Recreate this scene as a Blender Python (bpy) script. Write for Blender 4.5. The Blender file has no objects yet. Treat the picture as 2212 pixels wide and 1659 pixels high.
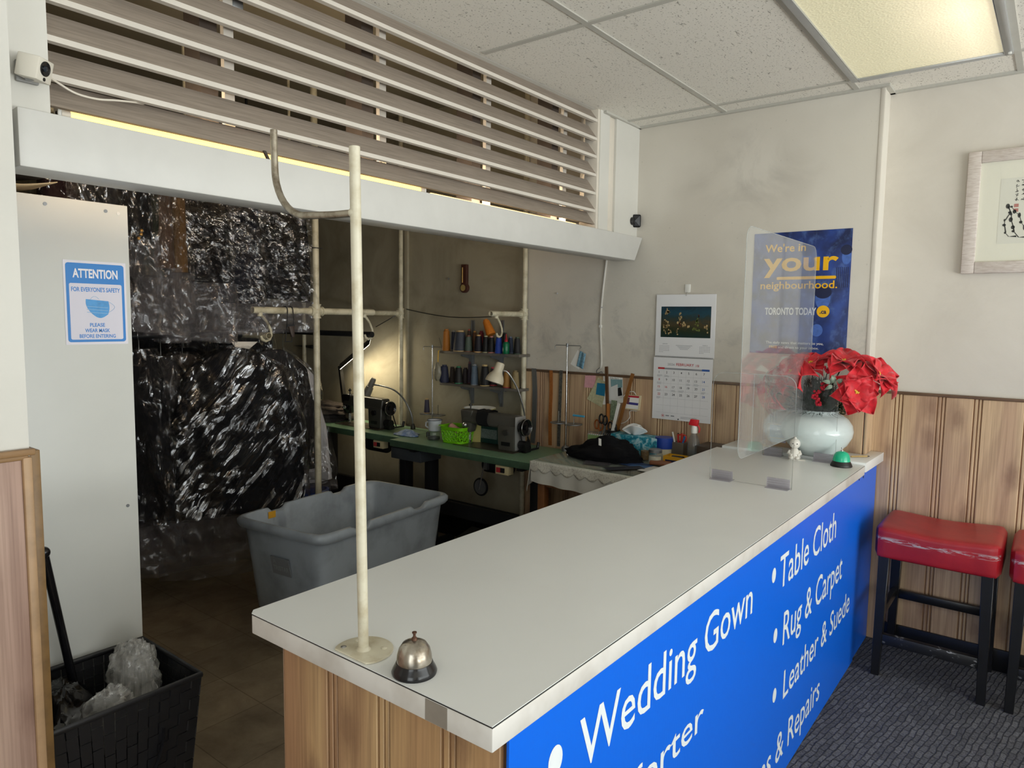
import bpy, bmesh, math, random
from math import sin, cos, pi, radians
from mathutils import Vector, Matrix, noise
V = Vector
scene = bpy.context.scene
COL = scene.collection

# ------------------------------------------------------------------ camera
EYE = V((0.0, 0.0, 1.553))
FPX = 1519.5
YAW, PITCH, ROLL = 0.65944, 0.09224, 0.01334
_f = V((cos(YAW)*cos(PITCH), sin(YAW)*cos(PITCH), -sin(PITCH)))
_r = _f.cross(V((0, 0, 1))).normalized()
_u = _r.cross(_f)
_r, _u = cos(ROLL)*_r + sin(ROLL)*_u, -sin(ROLL)*_r + cos(ROLL)*_u
cam_d = bpy.data.cameras.new('camera')
cam_d.sensor_width = 36.0
cam_d.lens = 36.0*FPX/2212.0
cam_d.clip_start = 0.02
cam = bpy.data.objects.new('camera', cam_d)
COL.objects.link(cam)
cam.matrix_world = Matrix(((_r.x, _u.x, -_f.x, EYE.x), (_r.y, _u.y, -_f.y, EYE.y), (_r.z, _u.z, -_f.z, EYE.z), (0, 0, 0, 1)))
scene.camera = cam

# ------------------------------------------------------------------ world, daylight, exposure
scene.view_settings.view_transform = 'Standard'
scene.view_settings.look = 'None'
scene.view_settings.gamma = 1.0
scene.view_settings.exposure = 0.13
scene.view_settings.use_curve_mapping = False
wd = bpy.data.worlds.new('sky')
scene.world = wd
wd.use_nodes = True
bg = wd.node_tree.nodes['Background']
bg.inputs[0].default_value = (0.92, 0.95, 1.0, 1)
bg.inputs[1].default_value = 1.0

def area(name, loc, aim, sx, sy, power, col):
    d = bpy.data.lights.new(name, 'AREA')
    d.shape = 'RECTANGLE'; d.size = sx; d.size_y = sy; d.energy = power; d.color = col
    o = bpy.data.objects.new(name, d); COL.objects.link(o)
    o.location = loc
    o.rotation_euler = (V(aim) - V(loc)).to_track_quat('-Z', 'Y').to_euler()
    return o
# daylight coming through the shop window (street side) and through the glazed entrance door
area('window_daylight', (1.2, -3.35, 1.62), (1.2, 0.0, 1.45), 4.3, 1.9, 84, (0.99, 0.99, 0.985))
area('door_daylight', (-2.35, -0.6, 1.25), (0.5, 0.3, 1.2), 1.6, 2.0, 30, (0.985, 0.985, 0.985))
# extra lamp outside the window, added to brighten the ceiling like pavement bounce
area('ceiling_fill', (1.2, -3.9, 0.25), (1.2, -0.6, 2.6), 4.6, 1.2, 330, (1.0, 0.982, 0.955))

# ------------------------------------------------------------------ helpers
def _ray(x, y):
    return ((x-1106.0)/FPX)*_r - ((y-829.5)/FPX)*_u + _f
def PX(x, y, X): d = _ray(x, y); return EYE + d*((X-EYE.x)/d.x)      # point of the plane X = const seen at a pixel
def PY(x, y, Y): d = _ray(x, y); return EYE + d*((Y-EYE.y)/d.y)
def PZ(x, y, Z): d = _ray(x, y); return EYE + d*((Z-EYE.z)/d.z)

def lin(c):
    if isinstance(c, str):
        c = c.lstrip('#'); c = [int(c[i:i+2], 16)/255 for i in (0, 2, 4)]
    return tuple(v/12.92 if v <= 0.04045 else ((v+0.055)/1.055)**2.4 for v in c[:3]) + (1.0,)

class NT:
    def __init__(s, name):
        s.m = bpy.data.materials.new(name); s.m.use_nodes = True
        s.t = s.m.node_tree; s.n = s.t.nodes; s.bs = s.n['Principled BSDF']; s.out = s.n['Material Output']
    def add(s, typ, **k):
        n = s.n.new(typ)
        for a, b in k.items(): setattr(n, a, b)
        return n
    def link(s, a, b): s.t.links.new(a, b)
    def coord(s, kind='Object', scale=(1, 1, 1), rot=(0, 0, 0), turn_first=False):
        mp = s.add('ShaderNodeMapping')
        if turn_first: mp.vector_type = 'TEXTURE'; scale = tuple(1/v for v in scale)   # rotate, then stretch
        mp.inputs['Scale'].default_value = scale; mp.inputs['Rotation'].default_value = rot
        if kind == 'World':
            g = s.add('ShaderNodeNewGeometry'); s.link(g.outputs['Position'], mp.inputs['Vector'])
        else:
            g = s.add('ShaderNodeTexCoord'); s.link(g.outputs[kind], mp.inputs['Vector'])
        return mp.outputs['Vector']
    def noise(s, vec, scale, detail=3, rough=0.55, dist=0.0, typ=None):
        n = s.add('ShaderNodeTexNoise'); s.link(vec, n.inputs['Vector'])
        if typ: n.noise_type = typ
        n.inputs['Scale'].default_value = scale; n.inputs['Detail'].default_value = detail
        n.inputs['Roughness'].default_value = rough; n.inputs['Distortion'].default_value = dist
        return n.outputs['Fac'] if 'Fac' in n.outputs else n.outputs[0]
    def ramp(s, fac, stops):
        r = s.add('ShaderNodeValToRGB'); s.link(fac, r.inputs[0])
        e = r.color_ramp.elements
        while len(e) < len(stops): e.new(0.5)
        for i, (p, c) in enumerate(stops):
            e[i].position = p; e[i].color = c if len(c) == 4 and not isinstance(c, str) else lin(c)
        return r.outputs[0]
    def mix(s, fac, a, b, blend='MIX'):
        m = s.add('ShaderNodeMix', data_type='RGBA', blend_type=blend)
        for inp, v in ((m.inputs[0], fac), (m.inputs[6], a), (m.inputs[7], b)):
            if hasattr(v, 'is_output'): s.link(v, inp)
            elif isinstance(v, (int, float)): inp.default_value = v
            else: inp.default_value = v if not isinstance(v, str) else lin(v)
        return m.outputs[2]
    def math(s, op, a, b=0.0, clamp=False):
        m = s.add('ShaderNodeMath', operation=op); m.use_clamp = clamp
        for inp, v in ((m.inputs[0], a), (m.inputs[1], b)):
            if hasattr(v, 'is_output'): s.link(v, inp)
            else: inp.default_value = v
        return m.outputs[0]
    def bump(s, h, strength=0.3, dist=0.01):
        b = s.add('ShaderNodeBump'); b.inputs['Strength'].default_value = strength; b.inputs['Distance'].default_value = dist
        s.link(h, b.inputs['Height']); return b.outputs[0]
    def set(s, **k):
        nm = dict(col='Base Color', rough='Roughness', metal='Metallic', normal='Normal', alpha='Alpha', spec='Specular IOR Level',
                  trans='Transmission Weight', ior='IOR', coat='Coat Weight', ecol='Emission Color', estr='Emission Strength', sheen='Sheen Weight')
        for a, v in k.items():
            i = s.bs.inputs[nm[a]]
            if hasattr(v, 'is_output'): s.link(v, i)
            else: i.default_value = lin(v) if isinstance(v, str) else v
        return s.m

_mats = {}
def mat(name, col, rough=0.5, metal=0.0, var=0.0, vscale=12, bump=0.0, bscale=60, spec=0.5, emit=0.0, kind='Object', coat=0.0, dark=None):
    """plain procedural material: base colour, mottled by noise, with a fine bump"""
    if name in _mats: return _mats[name]
    t = NT(name)
    vec = t.coord(kind)
    c = lin(col)
    if var > 0:
        d = lin(dark) if dark else tuple(v*(1-var) for v in c[:3]) + (1,)
        l = tuple(min(1, v*(1+var*0.35)) for v in c[:3]) + (1,)
        cc = t.ramp(t.noise(vec, vscale, 4, 0.6), [(0.30, d), (0.55, c), (0.75, l)])
        t.set(col=cc)
    else:
        t.set(col=c)
    t.set(rough=rough, metal=metal, spec=spec, coat=coat)
    if bump > 0:
        t.set(normal=t.bump(t.noise(vec, bscale, 3, 0.6), bump, 0.004))
    if emit > 0: t.set(ecol=c, estr=emit)
    _mats[name] = t.m
    return t.m

class MB:
    """collects vertices and faces of one mesh"""
    def __init__(s): s.v = []; s.f = []
    def add(s, vs, fs):
        o = len(s.v); s.v += [V(p) for p in vs]; s.f += [tuple(i+o for i in f) for f in fs]; return s
    def box(s, a, b):
        x0, y0, z0 = a; x1, y1, z1 = b
        vs = [(x, y, z) for z in (z0, z1) for y in (y0, y1) for x in (x0, x1)]
        return s.add(vs, [(0, 2, 3, 1), (4, 5, 7, 6), (0, 1, 5, 4), (2, 6, 7, 3), (0, 4, 6, 2), (1, 3, 7, 5)])
    def hexa(s, bottom, top):                       # eight corners, both rings counter-clockwise from above
        return s.add(list(bottom)+list(top), [(3, 2, 1, 0), (4, 5, 6, 7), (0, 1, 5, 4), (1, 2, 6, 5), (2, 3, 7, 6), (3, 0, 4, 7)])
    def tube(s, pts, r, n=10, caps=True, closed=False, flat=1.0):
        pts = [V(p) for p in pts]; N = len(pts)
        rr = r if isinstance(r, (list, tuple)) else [r]*N
        rings = []; up = None
        for i, p in enumerate(pts):
            if closed: t = (pts[(i+1) % N]-pts[i-1]).normalized()
            else: t = (pts[min(i+1, N-1)]-pts[max(i-1, 0)]).normalized()
            if up is None:
                up = V((0, 0, 1)) if abs(t.z) < 0.9 else V((1, 0, 0))
            a = up - t*up.dot(t)
            if a.length < 1e-6: a = t.orthogonal()
            a.normalize(); b = t.cross(a); up = a
            rings.append([p + rr[i]*(cos(2*pi*k/n)*a*flat + sin(2*pi*k/n)*b) for k in range(n)])
        vs = [q for ring in rings for q in ring]; fs = []
        M = N if closed else N-1
        for i in range(M):
            j = (i+1) % N
            for k in range(n):
                fs.append((i*n+k, i*n+(k+1) % n, j*n+(k+1) % n, j*n+k))
        if caps and not closed:
            fs.append(tuple(range(n-1, -1, -1))); fs.append(tuple((N-1)*n+k for k in range(n)))
        return s.add(vs, fs)
    def cyl(s, p0, p1, r0, r1=None, n=20, caps=True):
        return s.tube([p0, p1], [r0, r0 if r1 is None else r1], n, caps)
    def pipe(s, p0, p1, r, wall=0.003, n=18):       # open-ended hollow pipe
        p0, p1 = V(p0), V(p1); t = (p1-p0).normalized()
        a = (V((0, 0, 1)) if abs(t.z) < 0.9 else V((1, 0, 0))); a = (a - t*a.dot(t)).normalized(); b = t.cross(a)
        ring = lambda p, q: [p + q*(cos(2*pi*k/n)*a + sin(2*pi*k/n)*b) for k in range(n)]
        vs = ring(p0, r)+ring(p1, r)+ring(p1, r-wall)+ring(p0, r-wall); fs = []
        for q in range(4):
            w = (q+1) % 4
            for k in range(n): fs.append((q*n+k, q*n+(k+1) % n, w*n+(k+1) % n, w*n+k))
        return s.add(vs, fs)
    def lathe(s, prof, c=(0, 0, 0), n=32, M=None, cap=True):
        c = V(c); vs = []; fs = []
        for r, z in prof:
            for k in range(n):
                p = V((r*cos(2*pi*k/n), r*sin(2*pi*k/n), z))
                vs.append(c + (M @ p if M else p))
        P = len(prof)
        for i in range(P-1):
            for k in range(n): fs.append((i*n+k, i*n+(k+1) % n, (i+1)*n+(k+1) % n, (i+1)*n+k))
        if cap:
            if prof[0][0] > 1e-5: fs.append(tuple(range(n-1, -1, -1)))
            if prof[-1][0] > 1e-5: fs.append(tuple((P-1)*n+k for k in range(n)))
        return s.add(vs, fs)
    def ell(s, c, r, nu=16, nv=10, M=None):
        if isinstance(r, (int, float)): r = (r, r, r)
        c = V(c); vs = []; fs = []
        for j in range(nv+1):
            th = pi*j/nv
            for i in range(nu):
                ph = 2*pi*i/nu
                p = V((r[0]*sin(th)*cos(ph), r[1]*sin(th)*sin(ph), -r[2]*cos(th)))
                vs.append(c + (M @ p if M else p))
        for j in range(nv):
            for i in range(nu): fs.append((j*nu+i, j*nu+(i+1) % nu, (j+1)*nu+(i+1) % nu, (j+1)*nu+i))
        return s.add(vs, fs)
    def surf(s, fn, nu, nv, cu=False):
        vs = []; fs = []
        for j in range(nv+1):
            for i in range(nu+(0 if cu else 1)): vs.append(fn(i/nu, j/nv))
        W = nu if cu else nu+1
        for j in range(nv):
            for i in range(nu):
                i2 = (i+1) % nu if cu else i+1
                fs.append((j*W+i, j*W+i2, (j+1)*W+i2, (j+1)*W+i))
        return s.add(vs, fs)
    def prism(s, poly, o, u, v, w):                 # polygon in (u, v) at o, extruded by vector w
        o, u, v, w = V(o), V(u), V(v), V(w); n = len(poly)
        a = [o+u*p[0]+v*p[1] for p in poly]
        fs = [tuple(range(n-1, -1, -1)), tuple(range(n, 2*n))] + [(i, (i+1) % n, n+(i+1) % n, n+i) for i in range(n)]
        return s.add(a+[p+w for p in a], fs)
    def obox(s, c, ax, ay, az):                     # oriented box: centre and three half axes
        c, ax, ay, az = V(c), V(ax), V(ay), V(az)
        return s.hexa([c-ax-ay-az, c+ax-ay-az, c+ax+ay-az, c-ax+ay-az], [c-ax-ay+az, c+ax-ay+az, c+ax+ay+az, c-ax+ay+az])

def obj(name, mb, m, parent=None, bevel=0.0, seg=2, angle=40, solid=0.0, sub=0, flat=False, fix=True):
    """link the collected mesh as ONE object; vertices are given in world space"""
    if parent is not None:
        q = parent; org = V((0, 0, 0))
        while q is not None: org += V(q.location); q = q.parent
    else:
        xs = [p.x for p in mb.v]; ys = [p.y for p in mb.v]; zs = [p.z for p in mb.v]
        org = V(((min(xs)+max(xs))/2, (min(ys)+max(ys))/2, min(zs)))
    me = bpy.data.meshes.new(name)
    me.from_pydata([p-org for p in mb.v], [], mb.f)
    bm = bmesh.new(); bm.from_mesh(me)
    if fix: bmesh.ops.recalc_face_normals(bm, faces=bm.faces)
    if bevel > 0:
        bmesh.ops.remove_doubles(bm, verts=bm.verts, dist=1e-6)
        es = [e for e in bm.edges if len(e.link_faces) == 2 and e.calc_face_angle(0) > radians(30)]
        bmesh.ops.bevel(bm, geom=es, offset=bevel, segments=seg, affect='EDGES', profile=0.5, clamp_overlap=True)
    for f in bm.faces: f.smooth = not flat
    bm.to_mesh(me); bm.free()
    if not flat: me.set_sharp_from_angle(angle=radians(angle))
    me.materials.append(m)
    o = bpy.data.objects.new(name, me); COL.objects.link(o)
    if parent is not None: o.parent = parent
    else: o.location = org
    if solid:
        md = o.modifiers.new('thickness', 'SOLIDIFY'); md.thickness = solid; md.offset = 0
    if sub:
        md = o.modifiers.new('smooth', 'SUBSURF'); md.levels = sub; md.render_levels = sub
    return o

def tag(o, label=None, cat=None, group=None, kind=None):
    if label: o['label'] = label
    if cat: o['category'] = cat
    if group: o['group'] = group
    if kind: o['kind'] = kind
    return o
def thing(name, label, cat, loc=(0, 0, 0), group=None):
    o = bpy.data.objects.new(name, None); COL.objects.link(o); o.location = loc
    o.empty_display_size = 0.05
    return tag(o, label, cat, group)
def solo(name, mb, m, label, cat, group=None, **k): return tag(obj(name, mb, m, **k), label, cat, group)
def struct(name, mb, m, **k): return tag(obj(name, mb, m, **k), kind='structure')
def dup(root, loc, rz=0.0, label=None, group=None, mats=None):
    r = root.copy(); COL.objects.link(r); r.location = loc; r.rotation_euler = (0, 0, rz)
    if label: r['label'] = label
    if group: r['group'] = group
    def rec(src, dst):
        for ch in list(src.children):
            c = ch.copy(); COL.objects.link(c); c.parent = dst
            if mats and ch.name.split('.')[0] in mats:
                c.data = ch.data.copy(); c.data.materials[0] = mats[ch.name.split('.')[0]]
            rec(ch, c)
    rec(root, r)
    return r

def glyphs(body, bold=0.0, slant=0.0, space=1.0):
    cu = bpy.data.curves.new('t', 'FONT'); cu.body = body; cu.size = 1.0; cu.offset = bold; cu.shear = slant
    cu.resolution_u = 3; cu.space_character = space
    o = bpy.data.objects.new('t', cu); COL.objects.link(o)
    dg = bpy.context.evaluated_depsgraph_get(); dg.update()
    me = bpy.data.meshes.new_from_object(o.evaluated_get(dg))
    vs = [v.co.copy() for v in me.vertices]; fs = [tuple(p.vertices) for p in me.polygons]
    bpy.data.objects.remove(o); bpy.data.curves.remove(cu); bpy.data.meshes.remove(me)
    return vs, fs
def write(mb, body, o, u, v, width=None, height=None, cap=None, bold=0.0, slant=0.0, align='l', space=1.0):
    """lay a line of lettering on the plane (o; u, v): cap = height of a capital, width = total run"""
    vs, fs = glyphs(body, bold, slant, space)
    if not vs: return 0
    o, u, v = V(o), V(u).normalized(), V(v).normalized()
    x0 = min(p.x for p in vs); x1 = max(p.x for p in vs)
    sy = (cap/0.72) if cap else height/(max(p.y for p in vs)-min(p.y for p in vs))
    sx = width/(x1-x0) if width else sy
    W = (x1-x0)*sx
    off = {'l': 0, 'c': -W/2, 'r': -W}[align]
    mb.add([o + u*((p.x-x0)*sx+off) + v*(p.y*sy) for p in vs], fs)
    return W
def rect(mb, o, u, v, x0, y0, x1, y1, r=0.0, seg=5):
    """flat (rounded) rectangle on the plane (o; u, v)"""
    o, u, v = V(o), V(u).normalized(), V(v).normalized()
    if r <= 0: pts = [(x0, y0), (x1, y0), (x1, y1), (x0, y1)]
    else:
        pts = []
        for cx, cy, a0 in ((x1-r, y0+r, -pi/2), (x1-r, y1-r, 0), (x0+r, y1-r, pi/2), (x0+r, y0+r, pi)):
            pts += [(cx+r*cos(a0+pi/2*k/seg), cy+r*sin(a0+pi/2*k/seg)) for k in range(seg+1)]
    mb.add([o+u*a+v*b for a, b in pts], [tuple(range(len(pts)))])
def disc(mb, o, u, v, cx, cy, r, n=24, ry=None):
    o, u, v = V(o), V(u).normalized(), V(v).normalized(); ry = ry or r
    mb.add([o+u*(cx+r*cos(2*pi*k/n))+v*(cy+ry*sin(2*pi*k/n)) for k in range(n)], [tuple(range(n))])
def arc(c, r, a0, a1, n, ex, ez):
    c, ex, ez = V(c), V(ex), V(ez)
    return [c + ex*(r*cos(a0+(a1-a0)*k/n)) + ez*(r*sin(a0+(a1-a0)*k/n)) for k in range(n+1)]
def nz(x, y, z): return noise.noise(V((x, y, z)))
# ------------------------------------------------------------------ materials
def wall_paint(name, col, dirt, amount=0.5, kind='World', rough=0.75):
    t = NT(name); vec = t.coord('World')
    big = t.noise(vec, 2.2, 5, 0.62, 0.6)
    small = t.noise(vec, 38, 4, 0.65)
    f = t.ramp(big, [(0.42, (1, 1, 1, 1)), (0.72, (1-amount, 1-amount, 1-amount, 1))])
    g = t.ramp(small, [(0.24, (0.80, 0.80, 0.80, 1)), (0.33, (1, 1, 1, 1))])
    c = t.mix(f, dirt, col)
    c = t.mix(0.35, c, t.mix(1.0, c, g, 'MULTIPLY'))
    t.set(col=c, rough=rough, normal=t.bump(t.noise(vec, 90, 3, 0.6), 0.12, 0.004))
    return t.m
M_WALL = wall_paint('white_wall_paint', '#d5cfc5', '#c2bbb0', 0.55)
def smudged_wall():
    """the poster wall: white paint with a grey smoky patch high up and a grubby band low down"""
    t = NT('smudged_wall_paint'); g = t.add('ShaderNodeNewGeometry'); sp = t.add('ShaderNodeSeparateXYZ')
    t.link(g.outputs['Position'], sp.inputs[0]); vec = t.coord('World')
    n1 = t.noise(vec, 3.1, 5, 0.62, 0.9)
    y = t.math('ABSOLUTE', t.math('SUBTRACT', sp.outputs[1], 1.32)); z = t.math('ABSOLUTE', t.math('SUBTRACT', sp.outputs[2], 2.27))
    d = t.math('SUBTRACT', 1.0, t.math('ADD', t.math('MULTIPLY', y, 2.1), t.math('MULTIPLY', z, 2.6)), True)
    patch = t.math('MULTIPLY', d, t.ramp(n1, [(0.43, (0, 0, 0, 1)), (0.62, (1, 1, 1, 1))]), True)
    low = t.math('MULTIPLY', t.math('SUBTRACT', 1.0, t.math('ABSOLUTE', t.math('MULTIPLY', t.math('SUBTRACT', sp.outputs[2], 1.45), 2.6)), True),
                 t.ramp(t.noise(vec, 7, 6, 0.7, 0.5), [(0.5, (0, 0, 0, 1)), (0.72, (1, 1, 1, 1))]), True)
    base = t.mix(t.ramp(t.noise(vec, 1.6, 3, 0.5), [(0.4, (0, 0, 0, 1)), (0.65, (1, 1, 1, 1))]), '#d8d3c9', '#cdc7bc')
    c = t.mix(t.math('MULTIPLY', patch, 0.5), base, '#9d9891')
    c = t.mix(t.math('MULTIPLY', low, 0.55), c, '#9c9b99')
    c = t.mix(0.5, c, t.mix(1.0, c, t.ramp(t.noise(vec, 55, 2, 0.5), [(0.22, (0.7, 0.7, 0.7, 1)), (0.29, (1, 1, 1, 1))]), 'MULTIPLY'))
    t.set(col=c, rough=0.72, normal=t.bump(t.noise(vec, 70, 4, 0.6), 0.16, 0.004))
    return t.m
M_WALLS = smudged_wall()
M_OLIVE = wall_paint('olive_plaster', '#a39c88', '#7d7664', 0.8)
M_BOARD = mat('white_painted_board', '#d3d1ca', 0.5, var=0.06, vscale=3, bump=0.05, bscale=40, kind='World')
M_BEAM = mat('white_beam_paint', '#cecdc9', 0.42, var=0.07, vscale=4, bump=0.06, bscale=50, kind='World')
M_TRIM = mat('cream_trim_paint', '#ddd5c8', 0.5, var=0.05, bump=0.05)
M_CAP = mat('brown_cap_moulding', '#6b5340', 0.5, var=0.2)
M_OCHRE = mat('ochre_varnish', '#84653c', 0.45, var=0.25, vscale=20)
def wood_panel(name, axis, a, b, c, dark, scale=1.0):
    """printed knotty pine panelling, grain running up the wall"""
    t = NT(name)
    warp = t.noise(t.coord('World', (5, 5, 0.7)), 1.0, 2, 0.5)
    wv = t.add('ShaderNodeTexWave', wave_type='BANDS', bands_direction='DIAGONAL'); t.link(t.coord('World', (1.6, 1.6, 0.12)), wv.inputs['Vector'])
    wv.inputs['Scale'].default_value = 5.5*scale; wv.inputs['Distortion'].default_value = 16.0; wv.inputs['Detail'].default_value = 3.0; wv.inputs['Detail Scale'].default_value = 0.55
    fine = t.noise(t.coord('World', (170, 170, 3.0)), 1.0, 4, 0.65)
    plank = t.noise(t.coord('World', (7.5, 7.5, 0.05)), 1.0, 1, 0.3)
    base = t.mix(t.ramp(warp, [(0.40, (0, 0, 0, 1)), (0.62, (1, 1, 1, 1))]), a, b)
    base = t.mix(t.ramp(plank, [(0.42, (0, 0, 0, 1)), (0.60, (0.8, 0.8, 0.8, 1))]), base, c)
    rings = t.ramp(wv.outputs['Fac'], [(0.0, (0, 0, 0, 1)), (0.68, (0.05, 0.05, 0.05, 1)), (0.92, (1, 1, 1, 1))])
    base = t.mix(t.math('MULTIPLY', rings, 0.20), base, dark)
    sx = t.add('ShaderNodeSeparateXYZ'); t.link(t.coord('World'), sx.inputs[0]); cx = t.add('ShaderNodeCombineXYZ')
    t.link(t.math('MULTIPLY', t.math('ADD', sx.outputs[0], sx.outputs[1]), 5.6), cx.inputs[0]); t.link(t.math('MULTIPLY', sx.outputs[2], 2.9), cx.inputs[1])
    vor = t.add('ShaderNodeTexVoronoi', voronoi_dimensions='2D'); t.link(cx.outputs[0], vor.inputs['Vector']); vor.inputs['Scale'].default_value = 1.0
    k = t.math('ADD', vor.outputs['Distance'], t.math('MULTIPLY', t.math('SUBTRACT', t.noise(t.coord('World', (26, 26, 14)), 1.0, 4, 0.65), 0.5), 0.24))
    knot = t.ramp(k, [(0.06, (1, 1, 1, 1)), (0.13, (0.55, 0.55, 0.55, 1)), (0.25, (0, 0, 0, 1))])
    base = t.mix(t.math('MULTIPLY', knot, 0.55), base, dark)
    base = t.mix(0.55, base, t.mix(1.0, base, t.ramp(fine, [(0.34, (0.62, 0.56, 0.52, 1)), (0.60, (1.06, 1.05, 1.02, 1))]), 'MULTIPLY'))
    t.set(col=base, rough=0.5, normal=t.bump(fine, 0.06, 0.003))
    return t.m
M_PINE = wood_panel('pine_panelling', 'y', '#cbae8c', '#d4ba96', '#b7977d', '#80604e')
M_PINEL = wood_panel('pinkish_pine_panelling', 'x', '#b4988b', '#c0a696', '#a4867a', '#7b5f54')
M_PINEC = wood_panel('counter_pine_panelling', 'y', '#bb966c', '#c8a87c', '#a17b5d', '#6e4d3b')
def groove(name, col): return mat(name, col, 0.6, var=0.2, vscale=30)
M_GROOVE = groove('panel_groove', '#8a6546')
def ceil_tile():
    t = NT('fissured_ceiling_tile'); vec = t.coord('World', (26, 60, 60)); v2 = t.coord('World', (120, 120, 120))
    a = t.ramp(t.noise(vec, 1.0, 5, 0.7, 0.8), [(0.33, (0, 0, 0, 1)), (0.385, (1, 1, 1, 1))])
    b = t.ramp(t.noise(v2, 1.0, 2, 0.5), [(0.30, (0, 0, 0, 1)), (0.38, (1, 1, 1, 1))])
    h = t.math('MULTIPLY', a, b)
    c = t.mix(h, '#98938a', '#e3dfd6')
    t.set(col=c, rough=0.9, normal=t.bump(h, 0.5, 0.004)); return t.m
M_TILE = ceil_tile()
M_TBAR = mat('ceiling_grid_metal', '#b7b5ad', 0.45, var=0.05)
M_ALU = mat('aluminium_frame', '#b9bbbd', 0.35, metal=0.6, var=0.05)
def vinyl():
    t = NT('brown_vinyl_tile'); vec = t.coord('World')
    br = t.add('ShaderNodeTexBrick', offset=0.0, squash=1.0); t.link(t.coord('World', (1, 1, 1), (0, 0, 0.0)), br.inputs['Vector'])
    br.inputs['Scale'].default_value = 1.0; br.inputs['Brick Width'].default_value = 0.305; br.inputs['Row Height'].default_value = 0.305
    br.inputs['Mortar Size'].default_value = 0.0022; br.inputs['Color1'].default_value = (1, 1, 1, 1); br.inputs['Color2'].default_value = (0.86, 0.86, 0.86, 1); br.inputs['Mortar'].default_value = (0.55, 0.52, 0.5, 1)
    c = t.ramp(t.noise(vec, 5, 6, 0.7, 0.4), [(0.3, '#7f6f5b'), (0.5, '#9a8a73'), (0.7, '#ad9d82')])
    c = t.mix(1.0, c, br.outputs['Color'], 'MULTIPLY')
    t.set(col=c, rough=0.42, normal=t.bump(t.noise(vec, 12, 3), 0.05, 0.003)); return t.m
M_VINYL = vinyl()
def carpet():
    t = NT('charcoal_loop_carpet'); vec = t.coord('World')
    w = t.noise(vec, 14, 2, 0.5)
    ad = t.add('ShaderNodeVectorMath', operation='ADD'); t.link(t.coord('World', (1, 1, 1), (0, 0, 0.15)), ad.inputs[0])
    cb = t.add('ShaderNodeCombineXYZ'); t.link(t.math('MULTIPLY', w, 0.03), cb.inputs[0]); t.link(t.math('MULTIPLY', w, 0.02), cb.inputs[1]); t.link(cb.outputs[0], ad.inputs[1])
    br = t.add('ShaderNodeTexBrick', offset=0.5, squash=1.0); t.link(ad.outputs[0], br.inputs['Vector'])
    br.inputs['Scale'].default_value = 1.0; br.inputs['Brick Width'].default_value = 0.052; br.inputs['Row Height'].default_value = 0.021
    br.inputs['Mortar Size'].default_value = 0.0045; br.inputs['Mortar Smooth'].default_value = 1.0; br.inputs['Color1'].default_value = lin('#646466'); br.inputs['Color2'].default_value = lin('#505053'); br.inputs['Mortar'].default_value = lin('#3c3c3f')
    loops = t.noise(t.coord('World', (420, 130, 200)), 1.0, 2, 0.6)
    c = t.mix(1.0, br.outputs['Color'], t.ramp(loops, [(0.34, (0.5, 0.5, 0.5, 1)), (0.66, (1.55, 1.55, 1.55, 1))]), 'MULTIPLY')
    c = t.mix(0.6, c, t.mix(1.0, c, t.ramp(t.noise(vec, 3.5, 4), [(0.3, (0.8, 0.8, 0.8, 1)), (0.7, (1.15, 1.15, 1.15, 1))]), 'MULTIPLY'))
    t.set(col=c, rough=0.95, normal=t.bump(t.math('ADD', br.outputs['Fac'], loops), 0.5, 0.005), spec=0.15); return t.m
M_CARPET = carpet()
def slat_face():
    t = NT('dusty_louver_paint'); vec = t.coord('World', (2, 40, 40))
    c = t.ramp(t.noise(vec, 3.0, 5, 0.65), [(0.3, '#857a6f'), (0.5, '#968a7e'), (0.7, '#a29588')])
    t.set(col=c, rough=0.7, normal=t.bump(t.noise(t.coord('World', (5, 90, 90)), 3, 3), 0.12, 0.003)); return t.m
M_SLAT = slat_face()
M_SLATE = mat('louver_edge_paint', '#d5cec4', 0.5, var=0.08, vscale=6, kind='World')
M_LAMINATE = mat('white_laminate', '#e3e5e4', 0.30, var=0.03, vscale=2.2, kind='World', bump=0.02, bscale=30)
M_LAMEDGE = mat('laminate_edge', '#d6d3ce', 0.42, var=0.10, vscale=5, kind='World', dark='#bdb7af')
def blue_sign():
    t = NT('blue_corrugated_plastic'); vec = t.coord('World')
    sc = t.ramp(t.noise(t.coord('World', (60, 60, 14), (0, 0.5, 0)), 1.0, 4, 0.7), [(0.70, (0, 0, 0, 1)), (0.76, (1, 1, 1, 1))])
    c = t.mix(t.math('MULTIPLY', sc, 0.25), '#0568e6', '#5f9bf2')
    w = t.add('ShaderNodeTexWave', wave_type='BANDS', bands_direction='X'); t.link(vec, w.inputs['Vector']); w.inputs['Scale'].default_value = 60
    t.set(col=c, rough=0.34, normal=t.bump(w.outputs['Fac'], 0.05, 0.001)); return t.m
M_SIGN = blue_sign()
M_LETTER = mat('pale_vinyl_lettering', '#e9eff2', 0.4)
M_CREAM = mat('cream_enamel', '#cec8b3', 0.35, var=0.12, vscale=18, bump=0.08, bscale=40, dark='#b3a78a')
M_CHROMEW = mat('worn_chrome', '#a29a8b', 0.28, metal=0.75, var=0.4, vscale=40, dark='#6a5d4c')
M_BELL = mat('tarnished_nickel', '#b3aca0', 0.25, metal=0.9, var=0.35, vscale=30, dark='#6f6252')
M_BLACK = mat('black_plastic', '#161618', 0.4)
M_BLACKG = mat('black_gloss', '#131316', 0.18)
M_DARKM = mat('dark_machine_paint', '#3b3a36', 0.35, var=0.1)
M_GREYM = mat('grey_machine_paint', '#55534d', 0.4, var=0.08)
M_STEEL = mat('bright_steel', '#c2c3c4', 0.25, metal=0.9)
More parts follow.
